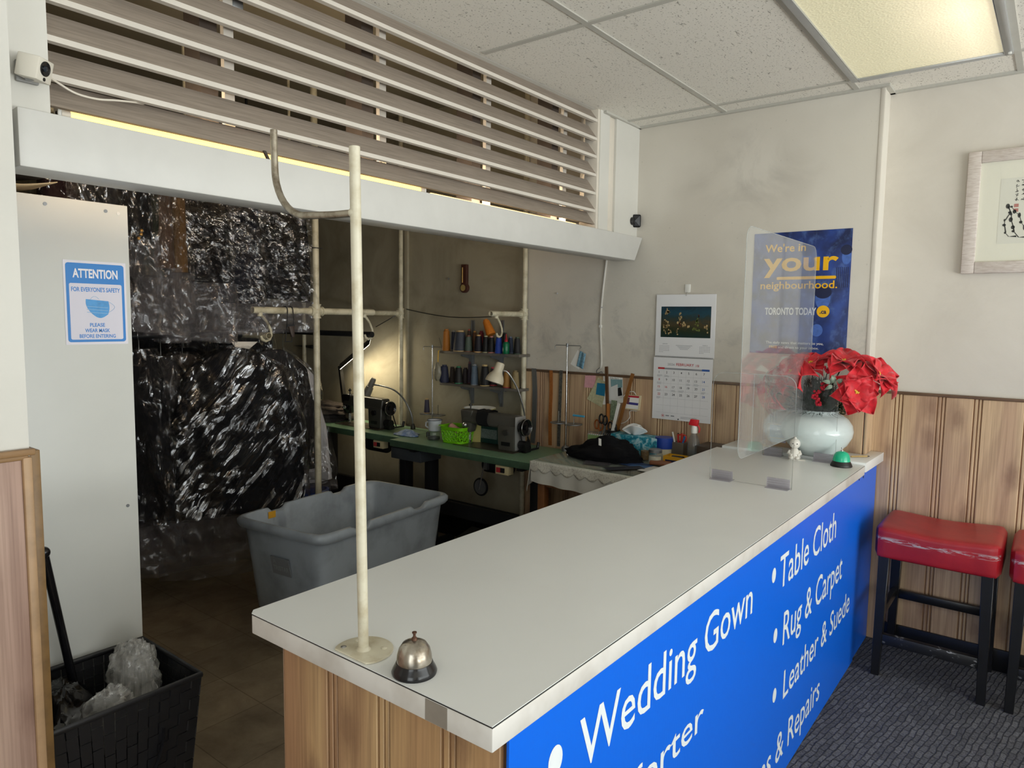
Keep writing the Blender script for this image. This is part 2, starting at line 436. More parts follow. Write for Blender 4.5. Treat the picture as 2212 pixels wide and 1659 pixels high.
M_DULL = mat('dull_steel', '#8d9093', 0.4, metal=0.7, var=0.1)
M_IRON = mat('black_iron_stand', '#1b1c20', 0.5, var=0.1)
M_GREEN = mat('green_table_laminate', '#779a7c', 0.35, var=0.10, vscale=5)
M_GREENE = mat('green_table_edge', '#3f5a45', 0.5, var=0.25, vscale=14)
M_BIN = mat('grey_moulded_plastic', '#a3acb5', 0.45, var=0.12, vscale=5, bump=0.05, bscale=30, dark='#868d95')
M_RED = mat('red_vinyl', '#c01f2e', 0.32, var=0.12, vscale=9, bump=0.08, bscale=45, spec=0.4)
M_TEAR = mat('torn_vinyl_backing', '#a9a6a6', 0.8, var=0.2)
M_BLKW = mat('black_lacquered_wood', '#141416', 0.32, var=0.2)
M_WHITE = mat('white_plastic', '#e6e5e0', 0.4)
M_PAPER = mat('white_paper', '#ecebe7', 0.7)
M_RUST = mat('rusty_brass', '#5c3f2f', 0.5, metal=0.5, var=0.3)
def clear(name, tint=(1, 1, 1, 1), rough=0.02, ior=1.5, haze=0.0, hcol='#e8ecec', gain=1.0):
    # flat clear sheet: Schlick reflection over a tinted transparent body, plus a little surface haze
    t = NT(name); tr = t.add('ShaderNodeBsdfTransparent'); tr.inputs[0].default_value = tint
    gl = t.add('ShaderNodeBsdfGlossy'); gl.inputs['Roughness'].default_value = rough
    lw = t.add('ShaderNodeLayerWeight'); lw.inputs['Blend'].default_value = 0.5
    f0 = ((ior-1)/(ior+1))**2
    sch = t.math('ADD', f0, t.math('MULTIPLY', t.math('POWER', lw.outputs['Facing'], 5.0), 1-f0))
    sch = t.math('MULTIPLY', sch, gain)
    mx = t.add('ShaderNodeMixShader'); t.link(sch, mx.inputs[0]); t.link(tr.outputs[0], mx.inputs[1]); t.link(gl.outputs[0], mx.inputs[2])
    last = mx
    if haze > 0:
        df = t.add('ShaderNodeBsdfDiffuse'); df.inputs[0].default_value = lin(hcol)
        m2 = t.add('ShaderNodeMixShader'); m2.inputs[0].default_value = haze
        t.link(mx.outputs[0], m2.inputs[1]); t.link(df.outputs[0], m2.inputs[2]); last = m2
    t.link(last.outputs[0], t.out.inputs['Surface']); return t.m
M_ACRYL = clear('clear_acrylic', (0.99, 0.995, 0.995, 1), 0.02, 1.49, 0.008, gain=0.4)
M_ACRYLH = clear('hazy_acrylic', (0.98, 0.985, 0.985, 1), 0.04, 1.49, 0.075)  # whitish haze of the long pane, mixed in as diffuse colour
M_ACEDGE = clear('acrylic_edge', (0.82, 0.84, 0.83, 1), 0.2, 1.5, 0.30)
M_CLIP = clear('smoky_clear_clip', (0.96, 0.955, 0.975, 1), 0.12, 1.5, 0.22, '#dcd8e2')
M_GLASS = clear('clear_glass', (0.97, 0.99, 0.98, 1), 0.02, 1.5, 0.03)
def crumple(t, scale, rot, k, k2=0.5, fine=2.6, warp=1.6):
    """normal of crumpled sheet: flat facets of random tilt, big ones broken into small ones"""
    base = t.coord('Object', scale, rot, True)
    nd = t.add('ShaderNodeTexNoise'); t.link(base, nd.inputs['Vector']); nd.inputs['Scale'].default_value = 0.8; nd.inputs['Detail'].default_value = 2.0
    w = t.add('ShaderNodeVectorMath', operation='MULTIPLY_ADD'); t.link(nd.outputs['Color'], w.inputs[0]); w.inputs[1].default_value = (warp, warp, warp); t.link(base, w.inputs[2])
    tot = t.add('ShaderNodeNewGeometry').outputs['Normal']
    for sc, kk in ((1.0, k), (fine, k2*k)):
        v = t.add('ShaderNodeTexVoronoi', feature='F1'); t.link(w.outputs[0], v.inputs['Vector']); v.inputs['Scale'].default_value = sc
        m = t.add('ShaderNodeVectorMath', operation='SUBTRACT'); t.link(v.outputs['Color'], m.inputs[0]); m.inputs[1].default_value = (0.5, 0.5, 0.5)
        q = t.add('ShaderNodeVectorMath', operation='MULTIPLY_ADD'); t.link(m.outputs[0], q.inputs[0]); q.inputs[1].default_value = (kk, kk, kk); t.link(tot, q.inputs[2]); tot = q.outputs[0]
    n = t.add('ShaderNodeVectorMath', operation='NORMALIZE'); t.link(tot, n.inputs[0])
    h = t.noise(w.outputs[0], 1.7, 2, 0.5)
    bp = t.add('ShaderNodeBump'); bp.inputs['Strength'].default_value = 0.5; bp.inputs['Distance'].default_value = 0.012; t.link(h, bp.inputs['Height']); t.link(n.outputs[0], bp.inputs['Normal'])
    return bp.outputs[0]
def film(name, alpha, scale, rot, k, f0=0.12, col='#b9b4b0', rough=0.12, k2=0.5, fine=2.6, warp=1.6):
    """crinkled clear garment film"""
    t = NT(name); nrm = crumple(t, scale, rot, k, k2, fine, warp)
    tr = t.add('ShaderNodeBsdfTransparent'); tr.inputs[0].default_value = (0.98, 0.98, 0.98, 1)
    gl = t.add('ShaderNodeBsdfGlossy'); gl.inputs['Roughness'].default_value = rough; t.link(nrm, gl.inputs['Normal'])
    gl.inputs[0].default_value = (0.97, 0.97, 1.0, 1)
    df = t.add('ShaderNodeBsdfTranslucent'); df.inputs[0].default_value = lin(col)
    d2 = t.add('ShaderNodeBsdfDiffuse'); d2.inputs[0].default_value = lin(col); t.link(nrm, d2.inputs['Normal'])
    m0 = t.add('ShaderNodeMixShader'); m0.inputs[0].default_value = 0.6; t.link(df.outputs[0], m0.inputs[1]); t.link(d2.outputs[0], m0.inputs[2])
    m1 = t.add('ShaderNodeMixShader'); m1.inputs[0].default_value = alpha; t.link(tr.outputs[0], m1.inputs[1]); t.link(m0.outputs[0], m1.inputs[2])
    lw = t.add('ShaderNodeLayerWeight'); lw.inputs['Blend'].default_value = 0.5; t.link(nrm, lw.inputs['Normal'])
    ff = t.math('ADD', f0, t.math('MULTIPLY', t.math('POWER', lw.outputs['Facing'], 4.0), 0.45), True)
    calm = t.ramp(t.noise(t.coord('Object', (1, 1, 0.6)), 5.5, 3, 0.6, 0.8), [(0.40, (0.18, 0.18, 0.18, 1)), (0.58, (1, 1, 1, 1))])
    ff = t.math('MULTIPLY', ff, calm)
    m2 = t.add('ShaderNodeMixShader'); t.link(ff, m2.inputs[0]); t.link(m1.outputs[0], m2.inputs[1]); t.link(gl.outputs[0], m2.inputs[2])
    t.link(m2.outputs[0], t.out.inputs['Surface']); return t.m
M_FILM = film('crinkled_clear_film', 0.006, (25, 25, 40), (0.2, 0.35, 0.2), 0.75, 0.17)
M_FILM2 = film('cloudy_garment_film', 0.018, (22, 22, 6), (0.1, 0.12, 0.2), 0.75, 0.10)
M_FILMS = film('hazy_film_skirt', 0.28, (13, 13, 9), (0.1, 0.3, 0.2), 0.5, 0.06, '#8d888b')
M_FILMD = film('streaky_coat_film', 0.005, (30, 12, 3.2), (0.0, 0.66, 0.0), 0.8, 0.15, k2=0.45, fine=2.0, warp=0.9)
M_FILMB = film('clear_bag_film', 0.30, (26, 26, 20), (0.3, 0.5, 0.2), 0.9, 0.10, '#e6e4df', 0.08)
_t = NT('black_bag_film'); _t.set(col='#0b0b0d', rough=0.16, normal=crumple(_t, (7, 7, 7), (0.3, 0.2, 0.4), 0.5)); M_FILMK = _t.m
def cloth(name, col, rough=0.9): return mat(name, col, rough, var=0.12, vscale=25, bump=0.1, bscale=220, spec=0.2)
M_FABK = cloth('black_cloth', '#0f0f13'); M_FABN = cloth('dark_navy_cloth', '#15161f'); M_FABB = cloth('brown_cloth', '#4a3a31')
M_FABO = cloth('ochre_brown_cloth', '#5a4328'); M_FABG = cloth('dark_green_cloth', '#222a22'); M_FABW = cloth('white_cloth', '#d9d6da')
M_FABD = cloth('charcoal_cloth', '#2b292a'); M_FABM = cloth('maroon_cloth', '#2a1317'); M_FABT = cloth('taupe_cloth', '#4b4440')
# ------------------------------------------------------------------ the setting
CEIL = 2.633
XW, XR = 3.64, 3.77          # poster wall, and the wall set back to its right
struct('floor', MB().box((-1.75, 0.66, -0.06), (4.0, 5.8, 0.0)), M_VINYL)
struct('floor_carpet', MB().box((-1.75, -3.0, -0.06), (4.0, 0.66, 0.004)), M_CARPET)
ceil = struct('ceiling', MB().box((-1.75, -3.0, CEIL), (3.9, 1.96, CEIL+0.03)), M_TILE)
g = MB()
for y in (1.44, 0.815, 0.205, -0.405, -1.015, -1.625, -2.235): g.box((-1.75, y-0.012, CEIL-0.005), (3.77, y+0.012, CEIL+0.002))
for x in (3.485, 2.275, 1.06, -0.16): g.box((x-0.012, -3.0, CEIL-0.0052), (x+0.012, 1.93, CEIL+0.002))
for a, b in (((3.618, 0.70), (3.64, 1.935)), ((3.748, -3.0), (3.77, 0.70)), ((3.618, 0.678), (3.77, 0.70)), ((-1.75, 1.848), (0.588, 1.87)), ((3.25, 1.925), (3.64, 1.945))):
    g.box((a[0], a[1], CEIL-0.012), (b[0], b[1], CEIL+0.002))
obj('ceiling_grid', g, M_TBAR, ceil)
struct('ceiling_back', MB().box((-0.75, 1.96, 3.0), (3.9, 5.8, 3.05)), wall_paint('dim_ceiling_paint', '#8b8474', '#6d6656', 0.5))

def wainscot(parent, axis, face, back, a0, a1, z1, m, seed, sgn=-1, z0=0.0):
    """vertical boards and narrow double beads, `face` is the plane the room sees"""
    rnd = random.Random(seed); mb = MB(); a = a0; i = 0
    while a < a1-0.004:
        w = (0.105, 0.014, 0.017, 0.135, 0.015, 0.016, 0.115, 0.014, 0.016, 0.155, 0.014, 0.017)[i % 12]*rnd.uniform(0.93, 1.07); i += 1
        b = min(a+w, a1)
        if b-a > 0.006:
            f = face+(0.002*(-sgn) if w < 0.03 else 0)
            lo, hi = sorted((f, back))
            if axis == 'Y': mb.box((lo, a+0.0022, z0), (hi, b-0.0022, z1))
            else: mb.box((a+0.0022, lo, z0), (b-0.0022, hi, z1))
        a = b
    obj('wainscot', mb, m, parent, bevel=0.0025, seg=1)
    lo, hi = sorted((face+0.006*(-sgn), back))
    bm_ = MB().box((lo, a0, z0), (hi, a1, z1)) if axis == 'Y' else MB().box((a0, lo, z0), (a1, hi, z1))
    obj('groove_backing', bm_, M_GROOVE, parent)

WZ = 1.222
wr = struct('wall_right', MB().box((XW, 0.70, 0), (3.95, 2.715, CEIL+0.4)), M_WALLS)
wainscot(wr, 'Y', XW-0.014, XW, 0.704, 2.700, WZ, M_PINE, 3)
obj('cap_moulding', MB().box((XW-0.019, 0.70, WZ), (XW, 2.705, WZ+0.014)), M_CAP, wr, bevel=0.003)
obj('corner_bead', MB().box((XW-0.003, 0.697, WZ+0.014), (XW+0.012, 0.716, CEIL)), M_WALL, wr, bevel=0.002)
obj('return_boards', MB().box((XW-0.012, 0.688, 0), (XW+0.060, 0.6995, WZ)).box((XW+0.063, 0.688, 0), (XR-0.015, 0.6995, WZ)), M_PINE, wr, bevel=0.002)
obj('return_cap', MB().box((XW-0.017, 0.683, WZ), (XR-0.015, 0.6995, WZ+0.013)), M_CAP, wr)
wf = struct('wall_right_front', MB().box((XR, -3.0, 0), (3.95, 0.70, CEIL+0.05)), M_WALL)
wainscot(wf, 'Y', XR-0.014, XR, -1.6, 0.70, WZ, M_PINE, 8)
obj('cap_moulding', MB().box((XR-0.019, -1.6, WZ), (XR, 0.70, WZ+0.013)), M_CAP, wf, bevel=0.003)
wo = struct('wall_right_back', MB().box((XW+0.012, 2.715, 0), (3.95, 5.8, 3.05)), M_OLIVE)
obj('plaster_seam', MB().box((XW-0.004, 3.80, 0.76), (XW+0.014, 3.845, 2.6)), M_OLIVE, wo, bevel=0.004)
struct('baseboard_shade', MB().box((XW-0.004, 2.75, 0), (XW+0.012, 5.6, 0.26)), M_BLKW)  # dark strip on the lower wall, added to deepen shade under the tables
struct('wall_back', MB().box((-0.75, 5.6, 0), (3.9, 5.8, 3.05)), M_OLIVE)
struct('wall_left_back', MB().box((-0.85, 1.99, 0), (-0.65, 5.8, 3.05)), M_OLIVE)

wl = struct('wall_left', MB().box((-1.75, 1.872, 0), (0.588, 1.99, CEIL+0.4)), M_BOARD)
wainscot(wl, 'X', 1.86, 1.872, -1.5, 0.29, 1.225, M_PINEL, 5)
obj('wide_board', MB().box((0.2905, 1.86, 0), (0.568, 1.872, 1.225)), M_PINEL, wl, bevel=0.002)
obj('cap_moulding', MB().box((-1.5, 1.852, 1.225), (0.595, 1.872, 1.24)).box((-1.5, 1.856, 1.215), (0.582, 1.872, 1.226)), mat('tan_cap_moulding', '#8f6f4b', 0.45, var=0.2), wl, bevel=0.003)
obj('corner_moulding', MB().box((0.568, 1.852, 0), (0.588, 1.874, 1.222)), mat('light_pine_moulding', '#ad8d6b', 0.45, var=0.2, vscale=18), wl, bevel=0.005)
obj('jamb_board', MB().box((0.588, 1.876, 0), (0.611, 1.99, 1.232)), M_OCHRE, wl, bevel=0.002)
# the frame round the louvred opening, and the long white beam under it
part = MB().box((0.588, 1.95, 2.0), (0.692, 2.02, CEIL+0.37))
xs1, xs2, xs3 = PY(1296, 300, 1.945).x, PY(1316, 300, 1.945).x, PY(1329, 300, 1.945).x
part.box((xs1, 1.943, 1.99), (xs2, 1.99, CEIL)).box((xs3, 1.938, 1.99), (XW, 2.06, CEIL+0.37))
part.box((0.69, 1.965, CEIL), (xs3, 2.06, CEIL+0.37))
wp = struct('wall_partition', part, M_BOARD)
obj('jamb_strip', MB().box((xs2, 1.95, 1.99), (xs3, 1.985, CEIL)).box((xs1-0.02, 1.946, 1.99), (xs1, 2.05, CEIL)), M_TRIM, wp, bevel=0.002)
xb = PX(1388.8, 514, XW)
bmb = MB()
prof = [(1.898, 1.886), (2.022, 1.886), (2.022, 2.012), (1.898, 2.019)]
bmb.add([V((0.606, y, z)) for y, z in prof] + [V((3.552 if z < 1.95 else 3.636, y, z)) for y, z in prof],
        [(0, 1, 2, 3), (7, 6, 5, 4), (0, 4, 5, 1), (1, 5, 6, 2), (2, 6, 7, 3), (3, 7, 4, 0)])
tag(obj('trim_1', bmb, M_BEAM, bevel=0.004), kind='structure')
# street side behind the viewer: window wall, entrance side
fw = MB().box((-1.75, -3.1, 0), (3.95, -2.95, 0.52)).box((-1.75, -3.1, 2.5), (3.95, -2.95, CEIL+0.05)).box((-1.75, -3.1, 0.52), (-1.2, -2.95, 2.5)).box((3.5, -3.1, 0.52), (3.95, -2.95, 2.5))
struct('wall_front', fw, M_WALL)
wn = MB()
for x in (-1.2, 0.35, 1.93, 3.46): wn.box((x, -3.06, 0.52), (x+0.04, -3.0, 2.5))
wn.box((-1.2, -3.06, 0.52), (3.5, -3.0, 0.56)).box((-1.2, -3.06, 2.46), (3.5, -3.0, 2.5))
w1 = struct('window_1', wn, M_ALU)
obj('pane', MB().box((-1.2, -3.034, 0.54), (3.5, -3.028, 2.48)), M_GLASS, w1)
sw = MB().box((-1.95, -3.1, 0), (-1.75, -1.5, CEIL+0.05)).box((-1.95, 0.3, 0), (-1.75, 1.99, CEIL+0.05)).box((-1.95, -1.5, 2.3), (-1.75, 0.3, CEIL+0.05))
struct('wall_street_left', sw, M_WALL)
d1 = struct('door_1', MB().box((-1.9, -1.5, 0), (-1.84, -1.42, 2.3)).box((-1.9, 0.22, 0), (-1.84, 0.3, 2.3)).box((-1.9, -1.5, 2.22), (-1.84, 0.3, 2.3)).box((-1.9, -1.5, 0), (-1.84, 0.3, 0.12)), M_ALU)
obj('pane', MB().box((-1.873, -1.42, 0.12), (-1.867, 0.22, 2.22)), M_GLASS, d1)
struct('baseboard_right', MB().box((XR-0.026, -2.9, 0), (XR-0.014, 0.62, 0.105)), M_BLKW, bevel=0.003)

# ------------------------------------------------------------------ louvres, tube lamp, ceiling light
lv = thing('louver_screen', 'slanted dusty louver slats with white edges above the long white beam', 'louver', (1.95, 1.97, 2.02))
for i, z in enumerate((2.569, 2.4765, 2.3875, 2.295, 2.202, 2.113, 2.038)):
    z -= 0.002
    y0, dy, dz, th = 1.952, 0.052, 0.082, 0.017
    n = V((0, -dz, dy)).normalized()
    x0, x1 = 0.692, xs1-0.004
    s = MB(); e = V((0, dy, dz)); 
    a, b = V((0, y0, z)), V((0, y0, z))+e
    off = V((0, 0.019, 0))
    f = obj('slat', MB().hexa([a+V((x0, 0, 0.0138)), a+V((x1, 0, 0.0138)), a+off+V((x1, 0, 0.0138)), a+off+V((x0, 0, 0.0138))],
                              [b+V((x0, 0, 0)), b+V((x1, 0, 0)), b+off+V((x1, 0, 0)), b+off+V((x0, 0, 0))]), M_SLAT, lv)
    if i < 6: obj('front_edge', MB().hexa([a+V((x0, -0.002, 0)), a+V((x1, -0.002, 0)), a+off+V((x1, 0, 0)), a+off+V((x0, 0, 0))],
                                [a+V((x0, -0.002, 0.0138)), a+V((x1, -0.002, 0.0138)), a+off+V((x1, 0, 0.0138)), a+off+V((x0, 0, 0.0138))]), M_SLATE, f)
for px_ in (480, 816, 1048, 1215):
    x = PY(px_, {480: 90, 816: 70, 1048: 180, 1215: 260}[px_], 2.04).x
    obj('post', MB().box((x, 2.032, 2.0), (x+0.032, 2.05, CEIL)), M_SLATE, lv)
    obj('stud', MB().box((x-0.06, 2.06, 1.98), (x-0.005, 2.15, 2.98)), M_FABT, lv)
tb = thing('fluorescent_tube', 'glowing yellow fluorescent tube lying behind the top of the beam', 'lamp', (1.3, 2.0, 2.03))
M_TUBE = mat('lit_tube', '#ffdc86', 0.5, emit=1.35)
yt = 2.000; zt = 2.046
xt1 = PY(905, 405, yt).x
obj('glass_tube', MB().cyl((0.75, yt, zt), (xt1, yt, zt), 0.012, n=16), M_TUBE, tb)
for x, s in ((0.75, -1), (xt1, 1)):
    obj('end_cap', MB().cyl((x, yt, zt), (x+0.02*s, yt, zt), 0.0145, n=16).cyl((x+0.02*s, yt, zt), (x+0.028*s, yt, zt), 0.006, n=10), M_TRIM, tb)
    obj('socket', MB().box((x+0.02*s-0.008, yt-0.012, 2.012), (x+0.02*s+0.008, yt+0.014, zt+0.014)), M_WHITE, tb)
obj('batten', MB().box((0.72, yt+0.018, 2.012), (3.15, yt+0.05, 2.03)), M_WHITE, tb)
batten_glow = thing('fluorescent_tube', 'glowing strip for the lit batten at the right end behind the beam', 'lamp', (2.6, 2.0, 2.03))
obj('glass_tube', MB().cyl((xt1+0.07, yt+0.006, zt-0.006), (3.1, yt+0.006, zt-0.006), 0.007, n=12), mat('batten_lit_strip', '#ffdca0', 0.5, emit=1.3), batten_glow)  # emissive strip imitating light on the batten, not a second tube
lt_ = area('tube_glow', (1.95, 2.03, 2.05), (1.95, 3.0, 2.9), 2.3, 0.03, 10, (1.0, 0.82, 0.58))
lt2 = area('tube_glow_up', (1.95, 2.02, 2.062), (1.95, 1.99, 2.6), 2.3, 0.02, 6.0, (1.0, 0.70, 0.40))

cl = thing('ceiling_light', 'recessed two by four ceiling light with yellowed prismatic diffuser', 'ceiling light', (2.88, 0.51, CEIL-0.012))
X0, X1, Y0, Y1 = 2.287, 3.473, 0.217, 0.803
fr = MB()
for a, b in (((X0, Y0), (X1, Y0+0.03)), ((X0, Y1-0.03), (X1, Y1)), ((X0, Y0+0.03), (X0+0.03, Y1-0.03)), ((X1-0.03, Y0+0.03), (X1, Y1-0.03))):
    fr.box((a[0], a[1], CEIL-0.018), (b[0], b[1], CEIL+0.001))
obj('frame', fr, M_ALU, cl, bevel=0.003)
t = NT('yellowed_diffuser'); g_ = t.add('ShaderNodeNewGeometry'); sp = t.add('ShaderNodeSeparateXYZ'); t.link(g_.outputs['Position'], sp.inputs[0])
# the tube lies behind the right-hand side of the lens
dy = t.math('ABSOLUTE', t.math('SUBTRACT', sp.outputs[1], 0.335)); gl = t.math('SUBTRACT', 1.0, t.math('MULTIPLY', dy, 3.4), True)
ex = t.math('SUBTRACT', 1.0, t.math('MULTIPLY', t.math('ABSOLUTE', t.math('SUBTRACT', sp.outputs[0], 2.95)), 1.1), True)
gl = t.math('MULTIPLY', t.math('POWER', gl, 1.6), ex)
pr = t.add('ShaderNodeTexVoronoi'); t.link(t.coord('World', (110, 110, 110)), pr.inputs['Vector']); pr.inputs['Scale'].default_value = 1.0
col = t.mix(gl, '#d2cbaa', '#fdeccb')
t.set(col=col, ecol=col, estr=0.60, rough=0.3, normal=t.bump(pr.outputs['Distance'], 0.5, 0.003))
dv = t.add('ShaderNodeMath', operation='MULTIPLY_ADD'); t.link(gl, dv.inputs[0]); dv.inputs[1].default_value = 0.30; dv.inputs[2].default_value = 0.40
t.link(dv.outputs[0], t.bs.inputs['Emission Strength'])
obj('diffuser', MB().box((X0+0.03, Y0+0.03, CEIL-0.010), (X1-0.03, Y1-0.03, CEIL-0.004)), t.m, cl)
obj('latch', MB().box((X1-0.045, Y0+0.004, CEIL-0.024), (X1-0.03, Y0+0.016, CEIL-0.017)), M_WHITE, cl, bevel=0.002)
# ------------------------------------------------------------------ the counter
CT = 0.925
ct = thing('service_counter', 'long white laminate counter with pine boarded end, running to the poster wall', 'counter', (2.1, 0.98, 0))
obj('countertop', MB().prism([(0.803, 0.652), (3.40, 0.646), (3.40, 1.325), (0.815, 1.325), (0.803, 1.312)], (0, 0, CT-0.0016), (1, 0, 0), (0, 1, 0), (0, 0, 0.0016)), M_LAMINATE, ct)
obj('seam_line', MB().prism([(0.8022, 0.6512), (3.40, 0.6452), (3.40, 1.3255), (0.8145, 1.3255), (0.8022, 1.3125)], (0, 0, CT-0.0032), (1, 0, 0), (0, 1, 0), (0, 0, 0.0016)), M_BLACK, ct)
obj('edge_band', MB().prism([(0.801, 0.650), (3.40, 0.644), (3.40, 1.327), (0.818, 1.327), (0.801, 1.309)], (0, 0, CT-0.043), (1, 0, 0), (0, 1, 0), (0, 0, 0.0398)), M_LAMEDGE, ct, bevel=0.0025)
obj('carcass', MB().box((0.862, 0.672, 0), (3.62, 1.27, CT-0.043)), M_BOARD, ct)
wainscot(ct, 'Y', 0.846, 0.862, 0.668, 1.272, CT-0.043, M_PINEC, 21)
obj('tape_patch', MB().box((0.8004, 0.745, CT-0.041), (0.8012, 0.795, CT-0.004)), mat('grey_tape', '#8d857b', 0.5, var=0.15), ct)
rb = tag(obj('raised_end_board', MB().prism([(3.402, 0.640), (3.752, 0.632), (3.752, 0.694), (3.624, 0.694), (3.624, 1.30), (3.402, 1.30)], (0, 0, 0.893), (1, 0, 0), (0, 1, 0), (0, 0, 0.043)), M_LAMINATE, bevel=0.002),
         'short raised white board at the wall end of the counter, carrying the vase', 'board')
sg = thing('sign_board', 'blue sign listing cleaning services across the front of the counter', 'sign', (2.1, 0.648, 0))
obj('panel', MB().box((0.848, 0.6535, 0.006), (3.43, 0.6585, CT-0.044)), M_SIGN, sg)
obj('side_panel', MB().box((3.40, 0.659, 0.006), (3.748, 0.664, CT-0.034)), M_SIGN, sg)
YS = 0.6528
def P2(x, y): q = PY(x, y, YS); return q
def signline(text, tl, bl, br, width=None, bold=0.0):
    """one line of the sign from three picked points: top left, bottom left of the first capital, bottom right of the last letter"""
    a, b, c = PY(*tl, YS), PY(*bl, YS), PY(*br, YS); x0 = min(a.x, b.x); lm = MB(); z0 = (b.z+c.z)/2
    if width: write(lm, text, (c.x, YS, z0), (1, 0, 0), (0, 0, 1), width=width, cap=a.z-b.z, bold=bold, align='r')
    else: write(lm, text, (x0, YS, z0), (1, 0, 0), (0, 0, 1), width=c.x-x0, cap=a.z-b.z, bold=bold)
    obj('lettering', lm, M_LETTER, sg, flat=True, fix=False)
signline('Wedding Gown', (1253.7, 1553.5), (1273, 1652), (1624.6, 1322), None, 0.004)
signline('Table Cloth', (1687, 1198), (1697, 1260.6), (1805, 1161.5), None, 0.004)
signline('Rug & Carpet', (1694, 1321), (1695, 1390), (1818, 1247), None, 0.004)
signline('Leather & Suede', (1694, 1450), (1690.7, 1514), (1834, 1316), None, 0.004)
signline('Comforter', (1526, 1501), (1516, 1573), (1519, 1567), 0.70, 0.004)
signline('Alterations & Repairs', (1692, 1561), (1690, 1623), (1768.7, 1513), 1.22, 0.004)
for bx, by, r in ((1200, 1643, 0.028), (1672, 1243, 0.024), (1675, 1373, 0.024), (1673, 1502, 0.024)):
    c = PY(bx, by, YS); lm = MB(); disc(lm, (c.x, YS, c.z), (1, 0, 0), (0, 0, 1), 0, 0, r*0.8, ry=r)
    obj('bullet', lm, M_LETTER, sg, flat=True, fix=False)
for bx, by in ((1889, 1005), (1864, 1030), (1855, 1035)):
    c = PY(bx, by, 0.655); obj('screw', MB().cyl((c.x, 0.6585, c.z), (c.x, 0.652, c.z), 0.006, n=10), M_BLACK, sg)

# garment pole with J hook
PXY = (0.840, 0.997)
gp = thing('garment_pole', 'chipped cream steel pole with a J hook, bolted to the near end of the counter', 'pole', (PXY[0], PXY[1], CT))
pp = [(PXY[0]+0.056*cos(a), PXY[1]+0.056*sin(a)) for a in [radians(-128+256*k/24) for k in range(25)]]
obj('base_plate', MB().prism([(max(x, 0.8075), y) for x, y in pp], (0, 0, CT+0.0002), (1, 0, 0), (0, 1, 0), (0, 0, 0.0038)), M_CREAM, gp, bevel=0.001)
for dx, dy in ((0.028, -0.026), (-0.018, 0.036), (0.018, 0.038)):
    obj('screw', MB().lathe([(0.0055, 0), (0.0055, 0.001), (0.003, 0.002), (0, 0.0022)], (PXY[0]+dx, PXY[1]+dy, CT+0.004), 12), M_STEEL if dx < 0 else M_CREAM, gp)
obj('pole', MB().cyl((PXY[0], PXY[1], CT+0.003), (0.836, 1.008, 1.853), 0.0098, n=20), M_CREAM, gp)
obj('weld_ring', MB().lathe([(0.014, 0), (0.0115, 0.003), (0.0098, 0.006)], (PXY[0], PXY[1], CT+0.004), 16), M_CREAM, gp)
hk = [V((0.837, 1.007, 1.738)), V((0.832, 1.06, 1.738)), V((0.828, 1.12, 1.741))]
hk += arc((0.824, 1.130, 1.84), 0.099, -pi/2, 0, 10, V((-0.02, 1, 0)), V((0, 0, 1)))[1:] + [V((0.822, 1.2300, 1.875)), V((0.822, 1.2305, 1.912))]
obj('hook', MB().tube(hk, 0.0068, 12), M_CHROMEW, gp)
obj('hook_weld', MB().ell((0.837, 1.010, 1.738), (0.012, 0.012, 0.010)), M_CREAM, gp)

def desk_bell(loc, s, base_m, dome_m, label, knob_m):
    b = thing('service_bell', label, 'bell', loc)
    x, y, z = loc
    obj('base', MB().lathe([(p*s, z_*s) for p, z_ in ((0.0395, 0), (0.0405, 0.004), (0.038, 0.010), (0.034, 0.017), (0.0325, 0.021), (0.030, 0.021))], loc, 40), base_m, b)
    obj('dome', MB().lathe([(p*s, z_*s) for p, z_ in ((0.0315, 0.0205), (0.0315, 0.024), (0.0305, 0.034), (0.0275, 0.045), (0.021, 0.0545), (0.012, 0.059), (0.004, 0.0605))], loc, 40), dome_m, b)
    obj('plunger', MB().lathe([(p*s, z_*s) for p, z_ in ((0.0055, 0.060), (0.0048, 0.064), (0.0025, 0.066), (0.0025, 0.071), (0.0042, 0.0725), (0.0042, 0.0745), (0.001, 0.0755))], loc, 16), knob_m, b)
    return b
b1 = desk_bell((0.845, 0.866, CT), 1.0, M_BLACKG, M_BELL, 'tarnished silver desk bell on a dark base, beside the garment pole', M_RUST)
p_ = PZ(1817, 1007, CT)
b2 = desk_bell((p_.x, p_.y, CT), 1.12, M_BLACK, mat('green_enamel', '#1fb58b', 0.2, var=0.05), 'green desk bell on a black base, at the far end of the counter', M_STEEL)
for s_ in (-1, 1):
    a_ = radians(215+s_*32)
    n_ = V((cos(a_)*0.62, sin(a_)*0.62, 0.78)); tq = V((-sin(a_), cos(a_), 0)); c_ = V((p_.x, p_.y, CT+0.032)) + n_*0.0305
    obj('dome_mark', MB().obox(c_, tq*0.006, n_.cross(tq)*0.008, n_*0.0012), M_WHITE, b2)

